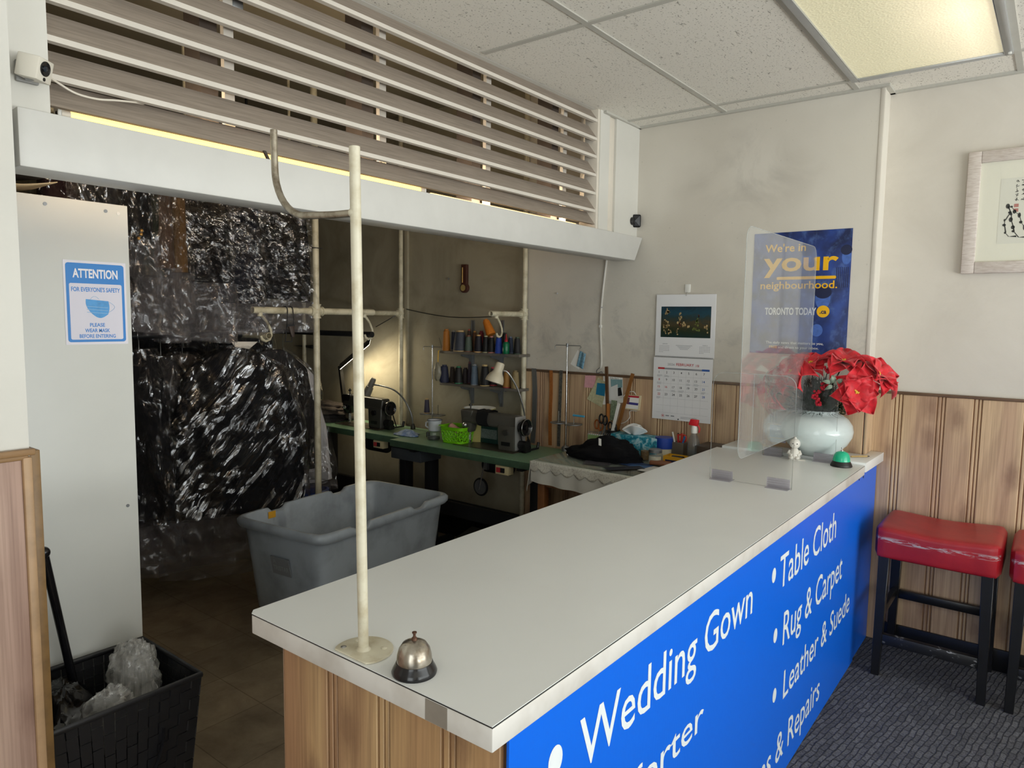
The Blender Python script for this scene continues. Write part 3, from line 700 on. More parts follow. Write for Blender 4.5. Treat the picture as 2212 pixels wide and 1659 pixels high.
# acrylic counter shield: one long pane slotted into two cross panes on clips
sh = thing('acrylic_shield', 'clear acrylic counter shield, a long pane slotted into two cross panes', 'shield', (3.0, 0.915, CT))
def pane_x(name, X, y0, y1, z0, z1, r):
    poly = [(y0, z0), (y1, z0)] + [(y1-r+r*cos(a), z1-r+r*sin(a)) for a in [pi/2*k/8 for k in range(9)]] + [(y0+r-r*sin(a), z1-r+r*cos(a)) for a in [pi/2*k/8 for k in range(9)]]
    o = obj(name, MB().prism(poly, (X-0.002, 0, 0), (0, 1, 0), (0, 0, 1), (0.004, 0, 0)), M_ACRYL, sh, flat=True)
    obj('edge', MB().tube([(X, a, b) for a, b in poly], 0.0011, 6, closed=True), M_ACEDGE, o)
    obj('slot_edge', MB().tube([(X, 0.915, 1.06), (X, 0.915, z1-0.002)], 0.0014, 6), M_ACEDGE, o)
    for yc in (y0+0.05, y1-0.05):
        q = MB().box((X-0.026, yc-0.042, CT+0.0004), (X+0.026, yc+0.042, CT+0.003))
        for sx in (-1, 1):
            for k in range(4): q.box((X+sx*0.0025-0.0004+min(0, sx*(0.004-0.0006*k)), yc-0.042, CT+0.003+k*0.009), (X+sx*0.0025+0.0004+max(0, sx*(0.004-0.0006*k)), yc+0.042, CT+0.0115+k*0.009))
        obj('clip', q, M_CLIP, o)
pane_x('cross_pane', 2.700, 0.757, 1.077, CT+0.002, 1.354, 0.045)
pane_x('cross_pane', 3.360, 0.760, 1.084, CT+0.002, 1.342, 0.045)
r = 0.05; xa, xb_, za, zb = 2.553, 3.47, 1.042, 1.902
poly = []
for cx, cz, a0 in ((xb_-r, za+r, -pi/2), (xb_-r, zb-r, 0), (xa+r, zb-r, pi/2), (xa+r, za+r, pi)):
    poly += [(cx+r*cos(a0+pi/2*k/8), cz+r*sin(a0+pi/2*k/8)) for k in range(9)]
lp = obj('long_pane', MB().prism(poly, (0, 0.913, 0), (1, 0, 0), (0, 0, 1), (0, 0.004, 0)), M_ACRYLH, sh, flat=True)
obj('edge', MB().tube([(a, 0.915, b) for a, b in poly], 0.0012, 6, closed=True), M_ACEDGE, lp)

# ------------------------------------------------------------------ vase and its flowers
RB = 0.9362
VC = V((3.466, 0.872, RB))
t = NT('pale_celadon_glaze'); vec = t.coord('Object', (30, 30, 42))
rg = t.noise(vec, 1.0, 2, 0.5, 1.6, 'RIDGED_MULTIFRACTAL')
t.set(col=t.mix(t.ramp(rg, [(0.78, (0, 0, 0, 1)), (0.95, (0.4, 0.4, 0.4, 1))]), '#ccd8d8', '#a3b0b0'), rough=0.18, normal=t.bump(rg, 0.3, 0.002), coat=0.3)
vz = thing('ginger_vase', 'round pale celadon vase of red flowers on the raised board', 'vase', VC)
prof = [(0.060, 0), (0.070, 0.003), (0.098, 0.022), (0.134, 0.055), (0.154, 0.092), (0.158, 0.118), (0.152, 0.147), (0.134, 0.174), (0.110, 0.191), (0.094, 0.198), (0.090, 0.206), (0.095, 0.212), (0.092, 0.214), (0.085, 0.208), (0.084, 0.19), (0.12, 0.16), (0.13, 0.1), (0.1, 0.03), (0.0, 0.02)]
obj('body', MB().lathe(prof, VC, 56), t.m, vz)
def petal_mb(mb, c, d, n, L, W, curl, rnd):
    """one pointed bract: from c along d, face normal n"""
    d, n = V(d).normalized(), V(n).normalized(); s = d.cross(n)
    w1, w2 = rnd.uniform(-0.25, 0.25), rnd.uniform(0, 6)
    def P(u, v):
        x = u*2-1; wdt = W*(sin(pi*min(1, v**0.75)))**0.9*(1-0.25*v) + 0.002*(1-v)
        k = 0.10*W*abs(x)*sin(v*9+w2)
        return c + d*(L*v*(1-0.12*v)) + s*(x*wdt+w1*W*v*v) + n*(0.012*sin(pi*v) - curl*L*v*v + 0.35*W*x*x*(0.4+v) + k)
    mb.surf(P, 6, 9)
t = NT('poinsettia_red'); vec = t.coord('Object', (40, 40, 40))
t.set(col=t.ramp(t.noise(vec, 1, 3, 0.6), [(0.3, '#b50d1e'), (0.6, '#d81428')]), rough=0.55, normal=t.bump(t.noise(t.coord('Object', (90, 90, 90)), 1, 3), 0.25, 0.003), sheen=0.3)
M_BRACT = t.m
M_LEAF = mat('dark_green_foliage', '#16291a', 0.75, var=0.3, vscale=30, spec=0.1)
M_BERRY = mat('red_berry', '#b3122a', 0.25)
M_STAMEN = mat('yellow_stamen', '#d6b23a', 0.5)
M_LEAFW = mat('white_edged_leaf', '#9fb0a0', 0.5, var=0.35, vscale=40, dark='#3f6048')
def poinsettia(loc, face, size, seed, label):
    rnd = random.Random(seed); n = V(face).normalized(); c = V(loc)
    t_ = thing('poinsettia_flower', label, 'flower', c, 'poinsettias in the vase')
    a = n.orthogonal().normalized(); b = n.cross(a)
    for ring, (k, L, W, tilt, curl) in enumerate(((6, 1.0, 0.42, 0.10, 0.34), (5, 0.74, 0.34, 0.32, 0.24))):
        for i in range(k):
            an = 2*pi*(i+0.5*ring)/k + rnd.uniform(-0.22, 0.22)
            d = (a*cos(an)+b*sin(an)) + n*(tilt+rnd.uniform(-0.08, 0.08))
            m_ = MB(); petal_mb(m_, c + n*(0.004+0.006*ring), d, n - d*n.dot(d)/d.length_squared, size*L*rnd.uniform(0.85, 1.1), size*W*rnd.uniform(0.9, 1.1), curl, rnd)
            obj('petal', m_, M_BRACT, t_, solid=0.0012)
    m_ = MB()
    for i in range(9):
        an = rnd.uniform(0, 2*pi); q = rnd.uniform(0, 0.011)
        m_.ell(c + n*0.018 + a*q*cos(an)+b*q*sin(an), 0.0042, 8, 5)
    obj('flower_center', m_, M_STAMEN, t_)
    root = VC + V(((c.x-VC.x)*0.25, (c.y-VC.y)*0.25, 0.19))
    mid = (c+root)/2 + V((0, 0, 0.03))
    obj('stem', MB().tube([c, c*0.6+mid*0.4, mid, root*0.6+mid*0.4, root], 0.003, 6), M_LEAF, t_)
vl = lambda x, y, z: V((x, y, z))
def blo(px_, py_, X): return PX(px_, py_, X)
poinsettia(blo(1848, 846, 3.330), (-0.85, -0.50, 0.05), 0.135, 1, 'big red poinsettia facing the room at the lower right of the vase')
poinsettia(blo(1893, 812, 3.44), (-0.25, -0.75, 0.62), 0.14, 2, 'red poinsettia furthest right, drooping over the wood panelling')
poinsettia(blo(1822, 786, 3.41), (-0.35, -0.2, 0.9), 0.14, 3, 'red poinsettia at the top of the bouquet, under the poster corner')
poinsettia(blo(1752, 790, 3.42), (-0.5, 0.1, 0.85), 0.11, 4, 'small red poinsettia at the top middle, behind the long pane edge')
poinsettia(blo(1712, 806, 3.36), (-0.65, 0.4, 0.6), 0.135, 5, 'red poinsettia behind the long acrylic pane, upper left of the bouquet')
poinsettia(blo(1668, 846, 3.40), (-0.62, 0.70, 0.1), 0.130, 6, 'red poinsettia furthest left, seen through the acrylic panes')
rnd = random.Random(5); m_ = MB()
for i in range(2600):
    an = rnd.uniform(0, 2*pi); el = rnd.uniform(-0.1, 1.45); R = rnd.uniform(0.05, 0.13)
    c = VC + V((cos(an)*cos(el)*R, sin(an)*cos(el)*R, 0.205+max(0.0, sin(el))*R*1.15))
    d = V((cos(an)*cos(el), sin(an)*cos(el), sin(el))) + V((rnd.uniform(-.7, .7), rnd.uniform(-.7, .7), rnd.uniform(-.4, .6)))
    d.normalize(); s_ = d.orthogonal().normalized()*0.0013
    e = c + d*rnd.uniform(0.02, 0.05)
    m_.add([c-s_, c+s_, e], [(0, 1, 2)]); s2 = d.cross(s_); m_.add([c-s2, c+s2, e], [(0, 1, 2)])
m_.ell(VC+V((0, 0, 0.25)), (0.065, 0.065, 0.06), 20, 12)
fo = obj('pine_foliage', m_, M_LEAF, fix=False); tag(fo, 'dark green artificial pine filling the mouth of the vase', 'foliage', kind='stuff')
for i, (bx, by, X) in enumerate(((1782, 833, 3.335), (1763, 853, 3.33), (1769, 868, 3.325), (1788, 800, 3.36))):
    c = blo(bx, by, X); s_ = thing('berry_sprig', ('cluster of red berries beside the white edged leaves', 'small berry cluster left of centre, low in the foliage', 'lowest berry cluster just above the vase rim', 'upper berry cluster under the top poinsettias')[i], 'berries', c, 'berry sprigs in the vase')
    for k in range(14):
        q = c + V((rnd.uniform(-.012, .012), rnd.uniform(-.014, .014), rnd.uniform(-.018, .018)))
        obj('berry', MB().ell(q, 0.0066, 8, 6), M_BERRY, s_)
    obj('stem', MB().tube([c, (c+VC+V((0, 0, 0.2)))/2, VC+V((0, 0, 0.19))], 0.0022, 6), M_LEAF, s_)
lf = thing('leaf_sprig', 'sprig of white edged leaves against the big right poinsettia', 'leaf', blo(1800, 828, 3.30))
rr = random.Random(3)
for bx, by, dx, dz in ((1800, 828, 0.2, 1), (1803, 829, -0.7, 0.5), (1795, 827, 1.0, 0.1), (1798, 833, 0.9, -0.5)):
    m_ = MB(); petal_mb(m_, blo(bx, by, 3.30), V((0.1, dx, dz)), (-0.85, -0.45, 0.2), 0.045, 0.011, 0.1, rr); obj('leaf', m_, M_LEAFW, lf, solid=0.001)
obj('stem', MB().tube([blo(1800, 828, 3.30), VC+V((-0.05, -0.03, 0.21))], 0.002, 6), M_LEAF, lf)

# figurine, carton, pencil on the raised board
c = PZ(1716, 985, CT); c = V((3.322, c.y*3.322/c.x, CT+0.0004))
fg = thing('figurine', 'small white porcelain figurine sitting in front of the vase', 'figurine', c)
M_PORC = mat('white_porcelain', '#e4e0d8', 0.22, coat=0.3)
dcam = V((-0.96, -0.28, 0))
sd = V((0.28, -0.96, 0))
m_ = MB().lathe([(0.024, 0.004), (0.027, 0.012), (0.024, 0.03), (0.016, 0.048), (0.011, 0.054)], c, 20)
obj('body', m_.ell(c+dcam*0.022+sd*0.012+V((0, 0, 0.012)), (0.014, 0.011, 0.009)).ell(c+dcam*0.022-sd*0.012+V((0, 0, 0.012)), (0.014, 0.011, 0.009)).tube([c+sd*0.02+V((0, 0, 0.042)), c+sd*0.026+dcam*0.008+V((0, 0, 0.03)), c+sd*0.012+dcam*0.022+V((0, 0, 0.024))], 0.0062, 8).tube([c-sd*0.02+V((0, 0, 0.042)), c-sd*0.026+dcam*0.008+V((0, 0, 0.03)), c-sd*0.012+dcam*0.022+V((0, 0, 0.024))], 0.0062, 8), M_PORC, fg)
hd = obj('head', MB().ell(c+V((0, 0, 0.075)), (0.024, 0.024, 0.025), 20, 14).ell(c+V((0, 0, 0.100)), (0.007, 0.007, 0.008)).ell(c+dcam*0.024+V((0, 0, 0.070)), 0.0035, 8, 6), M_PORC, fg)
obj('eye', MB().ell(c+dcam*0.0225+sd*0.009+V((0, 0, 0.077)), 0.0026, 8, 6), M_BLACK, hd); obj('eye', MB().ell(c+dcam*0.0225-sd*0.009+V((0, 0, 0.077)), 0.0026, 8, 6), M_BLACK, hd)
obj('base', MB().obox(c+sd*0.012+V((0, 0, 0.002)), sd*0.036, dcam*0.024, V((0, 0, 0.002))), M_PORC, fg, bevel=0.001)
bl = PX(1656, 915, 3.555); br = V((3.555, 1.008, bl.z))
cb = thing('mask_carton', 'amber carton with a purple label behind the acrylic shield', 'box', (3.585, (bl.y+br.y)/2, RB))
obj('carton', MB().box((3.555, br.y, RB), (3.618, bl.y, bl.z)), mat('amber_card', '#c58d35', 0.55, var=0.08), cb, bevel=0.002)
lb = MB(); w_ = bl.y-br.y; h_ = bl.z-RB
rect(lb, (3.5542, bl.y, RB), (0, -1, 0), (0, 0, 1), w_*0.14, h_*0.42, w_*0.80, h_*0.98)
obj('label', lb, mat('purple_label', '#4a4683', 0.5), cb, flat=True, fix=False)
lb = MB(); rect(lb, (3.5542, bl.y, RB), (0, -1, 0), (0, 0, 1), w_*0.18, h_*0.20, w_*0.78, h_*0.36); rect(lb, (3.5540, bl.y, RB), (0, -1, 0), (0, 0, 1), w_*0.42, h_*0.76, w_*0.55, h_*0.92)
write(lb, '3-Ply', (3.5538, bl.y-w_*0.47, RB+h_*0.56), (0, -1, 0), (0, 0, 1), cap=h_*0.09, align='c')
obj('label_print', lb, mat('pale_print', '#cfcbe0', 0.5), cb, flat=True, fix=False)
a = PZ(1838, 990, RB+0.004); b = PZ(1866, 987, RB+0.004)
pc = thing('pencil', 'short wooden pencil lying on the raised board near the green bell', 'pencil', (a+b)/2-V((0, 0, 0.004)))
a = V((3.50, a.y*3.50/a.x, RB+0.004)); b = V((3.56, 0.668, RB+0.004))
obj('barrel', MB().cyl(a, b, 0.0038, n=6), mat('pencil_wood', '#b89a5e', 0.5, var=0.1), pc); obj('tip', MB().cyl(b, b+(b-a).normalized()*0.014, 0.0036, 0.0006, n=8), M_BLACK, pc)

# ------------------------------------------------------------------ stools
def stool_seat_mat():
    t = NT('worn_red_vinyl'); tc = t.add('ShaderNodeTexCoord'); sp = t.add('ShaderNodeSeparateXYZ'); t.link(tc.outputs['Object'], sp.inputs[0])
    vec = t.coord('Object', (60, 16, 120)); n = t.noise(vec, 1.0, 5, 0.7, 0.6)
    band = t.math('SUBTRACT', 1.0, t.math('MULTIPLY', t.math('ABSOLUTE', t.math('SUBTRACT', sp.outputs[2], t.math('ADD', 0.613, t.math('MULTIPLY', t.math('ABSOLUTE', sp.outputs[1]), 0.03)))), 75), True)
    frt = t.math('LESS_THAN', sp.outputs[0], -0.165)
    f = t.math('MULTIPLY', t.math('MULTIPLY', band, frt), t.ramp(n, [(0.50, (0, 0, 0, 1)), (0.54, (1, 1, 1, 1))]), True)
    c = t.ramp(t.noise(t.coord('Object', (9, 9, 9)), 1, 4), [(0.3, '#921624'), (0.7, '#a82029')])
    t.set(col=t.mix(f, c, '#b7b3b3'), rough=0.34, normal=t.bump(t.noise(t.coord('Object', (70, 70, 70)), 1, 4, 0.6), 0.12, 0.003)); return t.m
M_SEAT = stool_seat_mat()
M_DRIP = mat('chipped_black_rail', '#17171a', 0.35, var=0.0)
t = NT('scuffed_black_rail'); vec = t.coord('Object', (20, 20, 60))
t.set(col=t.ramp(t.noise(vec, 1, 5, 0.7, 0.8), [(0.60, '#151517'), (0.66, '#8c8b8b')]), rough=0.4); M_RAIL = t.m
SX, SY = 3.548, 0.352
st = thing('bar_stool', 'red vinyl stool with black legs, pulled in beside the blue sign', 'stool', (SX, SY, 0.004), 'red vinyl stools along the wall')
def seat_ring(u, v):
    y = (v*2-1); k = 1.0 - max(0, (abs(y)-0.90)/0.10)**2*0.22
    a = 2*pi*u; ca, sa = cos(a), sin(a)
    ex = 0.2; x = 0.196*k*math.copysign(abs(ca)**ex, ca); z = math.copysign(abs(sa)**ex, sa)
    top = 0.667 - 0.012*cos(y*pi/2)**2*1.0 + 0.004
    zz = 0.528 + (top-0.528)*(0.5+0.5*z*k)
    return V((SX+x, SY+0.231*y, zz+0.004))
mb = MB().surf(seat_ring, 56, 30, cu=True)
mb.f.append(tuple(range(55, -1, -1))); mb.f.append(tuple(30*56+i for i in range(56)))
obj('seat', mb, M_SEAT, st, angle=50)
def leg(sx, sy):
    bx, by = SX+sx*0.178, SY+sy*0.196; tx, ty = SX+sx*0.168, SY+sy*0.188
    h0, h1 = 0.016, 0.0215
    return MB().hexa([(bx-h0, by-h0, 0.004), (bx+h0, by-h0, 0.004), (bx+h0, by+h0, 0.004), (bx-h0, by+h0, 0.004)], [(tx-h1, ty-h1, 0.555), (tx+h1, ty-h1, 0.555), (tx+h1, ty+h1, 0.555), (tx-h1, ty+h1, 0.555)])
for sx in (-1, 1):
    for sy in (-1, 1): obj('leg', leg(sx, sy), M_BLKW, st, bevel=0.002, seg=1)
obj('front_rail', MB().box((SX-0.188, SY-0.18, 0.150), (SX-0.160, SY+0.18, 0.195)), M_RAIL, st, bevel=0.002)
obj('back_rail', MB().box((SX+0.162, SY-0.18, 0.250), (SX+0.184, SY+0.18, 0.290)), M_BLKW, st, bevel=0.002)
for sy in (-1, 1): obj('side_rail', MB().box((SX-0.165, SY+sy*0.190-0.011, 0.262), (SX+0.165, SY+sy*0.190+0.011, 0.302)), M_BLKW, st, bevel=0.002)
dup(st, (SX+0.0, SY-0.487, 0.004), 0.0, 'second red vinyl stool, cut off by the right edge of the picture')
# rope-like cable along the baseboard
rp = [V((3.742, 0.02-0.02*k, 0.135+0.008*sin(k*0.5)+(0.0 if k else -0.0))) for k in range(0, 60)]
solo('power_cable', MB().tube(rp, 0.006, 8), M_BLACK, 'black cable running along the top of the baseboard behind the stools', 'cable')
# ------------------------------------------------------------------ left side: cabinet board, sign, basket
YB = 2.30
xa, xb2 = 0.42, PY(275, 446.5, YB).x
cab = thing('white_cabinet', 'tall white cabinet side with screw heads, carrying the mask notice', 'cabinet', (0.72, 2.5, 0))
obj('front_board', MB().box((xa, YB, 0.02), (xb2, YB+0.018, 1.884)), mat('white_melamine', '#d6d7d3', 0.38, var=0.04, vscale=3, kind='World'), cab, bevel=0.0015)
obj('carcass', MB().box((xa, YB+0.019, 0.02), (xb2-0.02, YB+0.42, 1.868)), M_BOARD, cab)
for x, y, m_ in ((97, 440, M_DULL), (228, 456, M_DULL), (255, 461, M_WHITE), (276, 1092, M_DULL)):
    c = PY(x, y, YB); obj('screw', MB().cyl((c.x, YB+0.001, c.z), (c.x, YB-0.0015, c.z), 0.0052, n=14).cyl((c.x, YB-0.0014, c.z), (c.x, YB-0.0018, c.z), 0.002, n=6), m_, cab)
# mask notice
YN = YB-0.0012
c00, c10 = PY(143, 745, YN), PY(277, 742, YN); c01 = PY(135, 560, YN)
ms = thing('mask_notice', 'blue and white ATTENTION mask notice stuck on the white cabinet', 'sign', ((c00.x+c10.x)/2, YN, c00.z))
W, H = c10.x-c00.x, c01.z-c00.z
U, Z = V((1, 0, 0)), V((0, 0, 1)); o_ = V((c00.x, YN, c00.z))
obj('sheet', MB().box((c00.x, YN, c00.z), (c10.x, YN+0.0008, c00.z+H)), mat('notice_paper', '#e6e3ec', 0.5), ms)
NB = mat('notice_blue', '#1f7fd0', 0.45)
m_ = MB(); d = V((0, -0.0004, 0)); rect(m_, o_+d, U, Z, W*0.035, H*0.03, W*0.965, H*0.97, 0.008); obj('border', m_, NB, ms, flat=True, fix=False)
m_ = MB(); rect(m_, o_+d*2, U, Z, W*0.08, H*0.06, W*0.92, H*0.73, 0.005); obj('panel', m_, mat('notice_panel', '#dedbe8', 0.5), ms, flat=True, fix=False)
m_ = MB(); write(m_, 'ATTENTION', o_+d*2+U*W*0.14+Z*H*0.80, U, Z, width=W*0.72, cap=H*0.105, bold=0.03); obj('heading', m_, mat('notice_white', '#efeef5', 0.5), ms, flat=True, fix=False)
m_ = MB()
for tx, y, w, cp in (("FOR EVERYONE'S SAFETY", 0.635, 0.78, 0.052), ('PLEASE', 0.215, 0.24, 0.044), ('WEAR MASK', 0.148, 0.40, 0.044), ('BEFORE ENTERING', 0.08, 0.58, 0.044)):
    write(m_, tx, o_+d*3+U*(W*(0.5-w/2))+Z*H*y, U, Z, width=W*w, cap=H*cp, bold=0.022)
obj('lettering', m_, NB, ms, flat=True, fix=False)
m_ = MB(); pts = []
for k in range(21): u = k/20; pts.append((W*(0.33+0.36*u), H*(0.545-0.02*u)))
for k in range(21): u = k/20; pts.append((W*(0.69+0.02*sin(pi*u)-0.01*u), H*(0.525-0.16*u)))
for k in range(21): u = k/20; pts.append((W*(0.68-0.28*u), H*(0.365-0.055*sin(pi*u)*1.0+0.02*u)))
for k in range(21): u = k/20; pts.append((W*(0.40-0.07*u-0.03*sin(pi*u)), H*(0.385+0.16*u)))
m_.add([o_+d*3+U*a+Z*b for a, b in pts], [tuple(range(len(pts)))])
mk = obj('mask_picture', m_, mat('mask_blue', '#4f9fe0', 0.5, var=0.15, vscale=60), ms, flat=True, fix=False)
m_ = MB()
for k in range(3): rect(m_, o_+d*4+Z*H*(0.40+0.035*k), V((1, 0, -0.06)), Z, W*0.34, 0, W*0.68, H*0.006)
m_.tube([o_+d*4+U*W*(0.69+0.10*sin(pi*k/12))+Z*H*(0.52-0.13*k/12) for k in range(13)], 0.0005, 5).tube([o_+d*4+U*W*(0.40+0.14*k/12)+Z*H*(0.545+0.035*sin(pi*k/12)) for k in range(13)], 0.0005, 5)
obj('mask_lines', m_, mat('mask_line', '#8db9df', 0.5), ms, flat=True, fix=False)

# folded plastic and paper lying on the cabinet top
pl = thing('folded_sheets', 'curled stack of paper and film lying on the white cabinet', 'paper', (0.7, 2.42, 1.869))
for k, (x0, x1, z0, sag, m_) in enumerate(((0.48, 0.80, 1.885, 0.012, M_PAPER), (0.48, 0.84, 1.925, 0.030, mat('kraft_sheet', '#bba98a', 0.7)), (0.48, 0.86, 1.945, 0.026, M_FABT))):
    obj('sheet', MB().surf(lambda u, v: V((x0+(x1-x0)*u, 2.34+0.2*v, z0+0.012*k - sag*sin(pi*(0.25+0.6*u)) + 0.05*max(0, u-0.75)**1.2)), 20, 4), m_, pl, solid=0.003)
obj('film_fold', MB().surf(lambda u, v: V((0.865+0.035*u+0.018*v*(u*2-1)*0+0.03*v*u, 2.345+0.02*sin(u*9), 1.96-0.075*v)), 12, 6), M_FILM2, pl, solid=0.001)

# woven basket
bk = thing('woven_basket', 'black woven strap basket on the floor, filled with plastic bags', 'basket', (0.81, 2.08, 0))
M_STRAP = mat('black_woven_strap', '#1a1a1d', 0.38, var=0.15, vscale=30)
TX0, TX1, TY0, TY1, BZ = 0.618, 1.002, 1.912, 2.270, 0.505
bX0, bX1, bY0, bY1 = 0.66, 0.955, 1.945, 2.235
def bwall(s_, h, out=0.0):
    """point of the tapering wall: s_ in 0..4 round the rim, h height"""
    f = h/BZ; x0 = bX0+(TX0-bX0)*f-out; x1 = bX1+(TX1-bX1)*f+out; y0 = bY0+(TY0-bY0)*f-out; y1 = bY1+(TY1-bY1)*f+out
    k = int(s_) % 4; u = s_-int(s_)
    return V(((x0+(x1-x0)*u, y0), (x1, y0+(y1-y0)*u), (x1-(x1-x0)*u, y1), (x0, y1-(y1-y0)*u))[k] + (h+0.004,))
m_ = MB(); NC = 13; NR = 16
for c in range(4*NC):
    for r_ in range(NR):
        s0, s1 = c/NC+0.003, (c+1)/NC-0.003; h0, h1 = BZ*r_/NR+0.0006, BZ*(r_+1)/NR-0.0006
        s1 = min(s1, int(s0)+0.9999); up = (c+r_) % 2
        def pt(s_, h, e): return bwall(s_, h, e)
        e0 = 0.0034 if up else 0.0012
        m_.hexa([bwall(s0, h0, 0), bwall(s1, h0, 0), bwall(s1, h0, e0), bwall(s0, h0, e0)], [bwall(s0, h1, 0), bwall(s1, h1, 0), bwall(s1, h1, e0), bwall(s0, h1, e0)])
obj('weave', m_, M_STRAP, bk, flat=True)
rim = []
for k in range(4):
    for u in (0.0, 0.5): rim.append(bwall(k+u, BZ, 0.0015))
obj('rim', MB().tube(rim, 0.006, 8, closed=True, flat=1.6), M_STRAP, bk)
obj('base', MB().box((bX0, bY0, 0.002), (bX1, bY1, 0.008)), M_STRAP, bk)
a, b = bwall(0.35, BZ*0.62, 0.008), bwall(0.72, BZ*0.72, 0.008)
m_ = MB()
path = [a+V((0, 0, 0.02)), a] + [a+(b-a)*t_+V((0, -0.014*sin(pi*t_), -0.085*sin(pi*t_)**0.8)) for t_ in [k/10 for k in range(1, 10)]] + [b, b+V((0, 0, 0.03))]
obj('handle', m_.tube(path, 0.011, 8, flat=0.2), M_STRAP, bk)
def lump(c, r, seed, amp, nu=40, nv=26, f=3.0):
    m_ = MB(); c = V(c)
    def P(u, v):
        th, ph = pi*v, 2*pi*u
        d = V((sin(th)*cos(ph), sin(th)*sin(ph), cos(th)))
        k = 1 + amp*(nz(d.x*f+seed, d.y*f, d.z*f) + 0.5*nz(d.x*f*2.7, d.y*f*2.7+seed, d.z*f*2.7) + 0.3*abs(nz(d.x*f*6, d.y*f*6, d.z*f*6+seed)))
        return c + V((d.x*r[0]*k, d.y*r[1]*k, d.z*r[2]*k))
    return m_.surf(P, nu, nv, cu=True)
solo('black_bag', lump((0.715, 2.11, 0.40), (0.085, 0.135, 0.125), 2.0, 0.16), M_FILMK, 'crumpled black plastic bag in the left half of the basket', 'bag')
def clearbag(c, r, seed, label, t0):
    g_ = thing('clear_bag', label, 'bag', V(c)-V((0, 0, r[2])), 'clear bags in the basket')
    obj('film', lump(c, r, seed, 0.26, 48, 30, 3.4), M_FILMB, g_)
    obj('inner_film', lump(c, (r[0]*0.75, r[1]*0.75, r[2]*0.8), seed+4, 0.35, 40, 26, 4.2), M_FILMB, g_)
clearbag((0.905, 2.115, 0.475), (0.062, 0.085, 0.105), 7.0, 'large round crumpled clear bag against the back rim of the basket', 0)
clearbag((0.785, 1.992, 0.44), (0.072, 0.052, 0.085), 11.0, 'smaller clear bag with a twisted neck, leaning over the front of the basket', 1)
# broom handle behind the jamb
a, b = PY(94, 1194, 2.12), PY(152, 1446, 2.2)
d = (b-a); e = a + d*((0.012-a.z)/d.z)
br_ = thing('broom', 'black broom handle leaning behind the left jamb and the basket', 'broom', e)
obj('handle', MB().cyl(a, a+(e-a)*0.93, 0.0115, n=16), M_BLACKG, br_); obj('grip_ball', MB().ell(a, 0.0165), M_BLACKG, br_)
q = a+(e-a)*0.97; obj('brush', MB().box((q.x-0.10, q.y-0.012, 0.001), (q.x+0.012, q.y+0.012, 0.07)), M_BLACK, br_, bevel=0.006)

# ------------------------------------------------------------------ laundry truck
bn = thing('laundry_truck', 'grey moulded plastic laundry truck on casters behind the counter', 'bin', (2.28, 2.82, 0))
RZ = 0.602
TL, TN, TR, TF = [PZ(x, y, RZ) for x, y in ((505, 1115), (692, 1160), (972, 1067), (803, 1034))]
cc = (TL+TN+TR+TF)/4
ux = ((TR-TN)+(TF-TL)).normalized(); uy = V((-ux.y, ux.x, 0))
LX = ((TR-TN).length+(TF-TL).length)/4; LY = ((TL-TN).length+(TF-TR).length)/4
def rr_pt(s_, ax, ay, r):
    """rounded-rectangle outline, s_ in 0..1"""
    a_ = 2*pi*s_; n_ = 13.0
    ca, sa = cos(a_), sin(a_)
    k = (abs(ca/ax)**n_ + abs(sa/ay)**n_)**(-1/n_)
    return ux*(k*ca)+uy*(k*sa)
def ring(z, ex, notch=0.0):
    f = (z-0.13)/(RZ-0.13); ax = LX*(0.84+0.12*f)+ex; ay = LY*(0.80+0.14*f)+ex; out = []
    for k in range(160):
        p = rr_pt(k/160, ax, ay, 0.05)
        x = p.dot(ux)/LX; y = p.dot(uy)/LY; dz = 0
        if notch and abs(y) > 0.75:
            for xc in (-0.47, 0.42):
                q = abs(x-xc)
                if q < 0.12: dz = -notch*min(1, max(0, (0.12-q)/0.045))
        out.append(V((cc.x, cc.y, z+dz)) + p)
    return out
rings = [ring(0.13, 0), ring(0.15, 0.006), ring(0.36, 0.004), ring(RZ-0.045, 0.003), ring(RZ-0.046, 0.022), ring(RZ-0.032, 0.03), ring(RZ-0.012, 0.028, 0.015), ring(RZ-0.001, 0.018, 0.022), ring(RZ-0.001, 0.004, 0.022), ring(RZ-0.02, -0.006, 0.01), ring(0.3, -0.012), ring(0.16, -0.012)]
m_ = MB(); n = 160
m_.v = [p for r_ in rings for p in r_]
for i in range(len(rings)-1):
    for k in range(n): m_.f.append((i*n+k, i*n+(k+1) % n, (i+1)*n+(k+1) % n, (i+1)*n+k))
m_.f.append(tuple(range(n-1, -1, -1))); m_.f.append(tuple((len(rings)-1)*n+k for k in range(n)))
obj('tub', m_, M_BIN, bn, angle=50)
# raised emblem plate on the short end, and a small orange sticker inside the rim
fc = V((cc.x, cc.y, 0.40)) - ux*(LX*0.925+0.0045); fz = V((ux.x*0.12, ux.y*0.12, 1)).normalized()*1
zz = (V((0, 0, 1)) + ux*(-0.20)).normalized()
pl_ = MB(); uu = -uy
rect(pl_, fc, uu, zz, -0.062, -0.04, 0.060, 0.048)
obj('emblem_plate', pl_, mat('emblem_plate', '#85898d', 0.5), bn, flat=True, fix=False, solid=0.004)
m_ = MB(); write(m_, 'TRISTAR', fc-ux*0.0028+uu*(-0.052)+zz*(-0.018), uu, zz, width=0.105, cap=0.024, bold=0.02)
write(m_, 'A', fc-ux*0.0028+uu*(-0.048)+zz*0.016, uu, zz, width=0.022, cap=0.022)
obj('emblem_lettering', m_, mat('emblem_letter', '#9a9fa3', 0.45), bn, flat=True, fix=False)
s0 = PZ(571, 1098, RZ-0.012); s0 = V((cc.x, cc.y, 0)) + ux*((s0-cc).dot(ux)) + uy*(LY*0.94-0.0135); s0.z = RZ-0.034
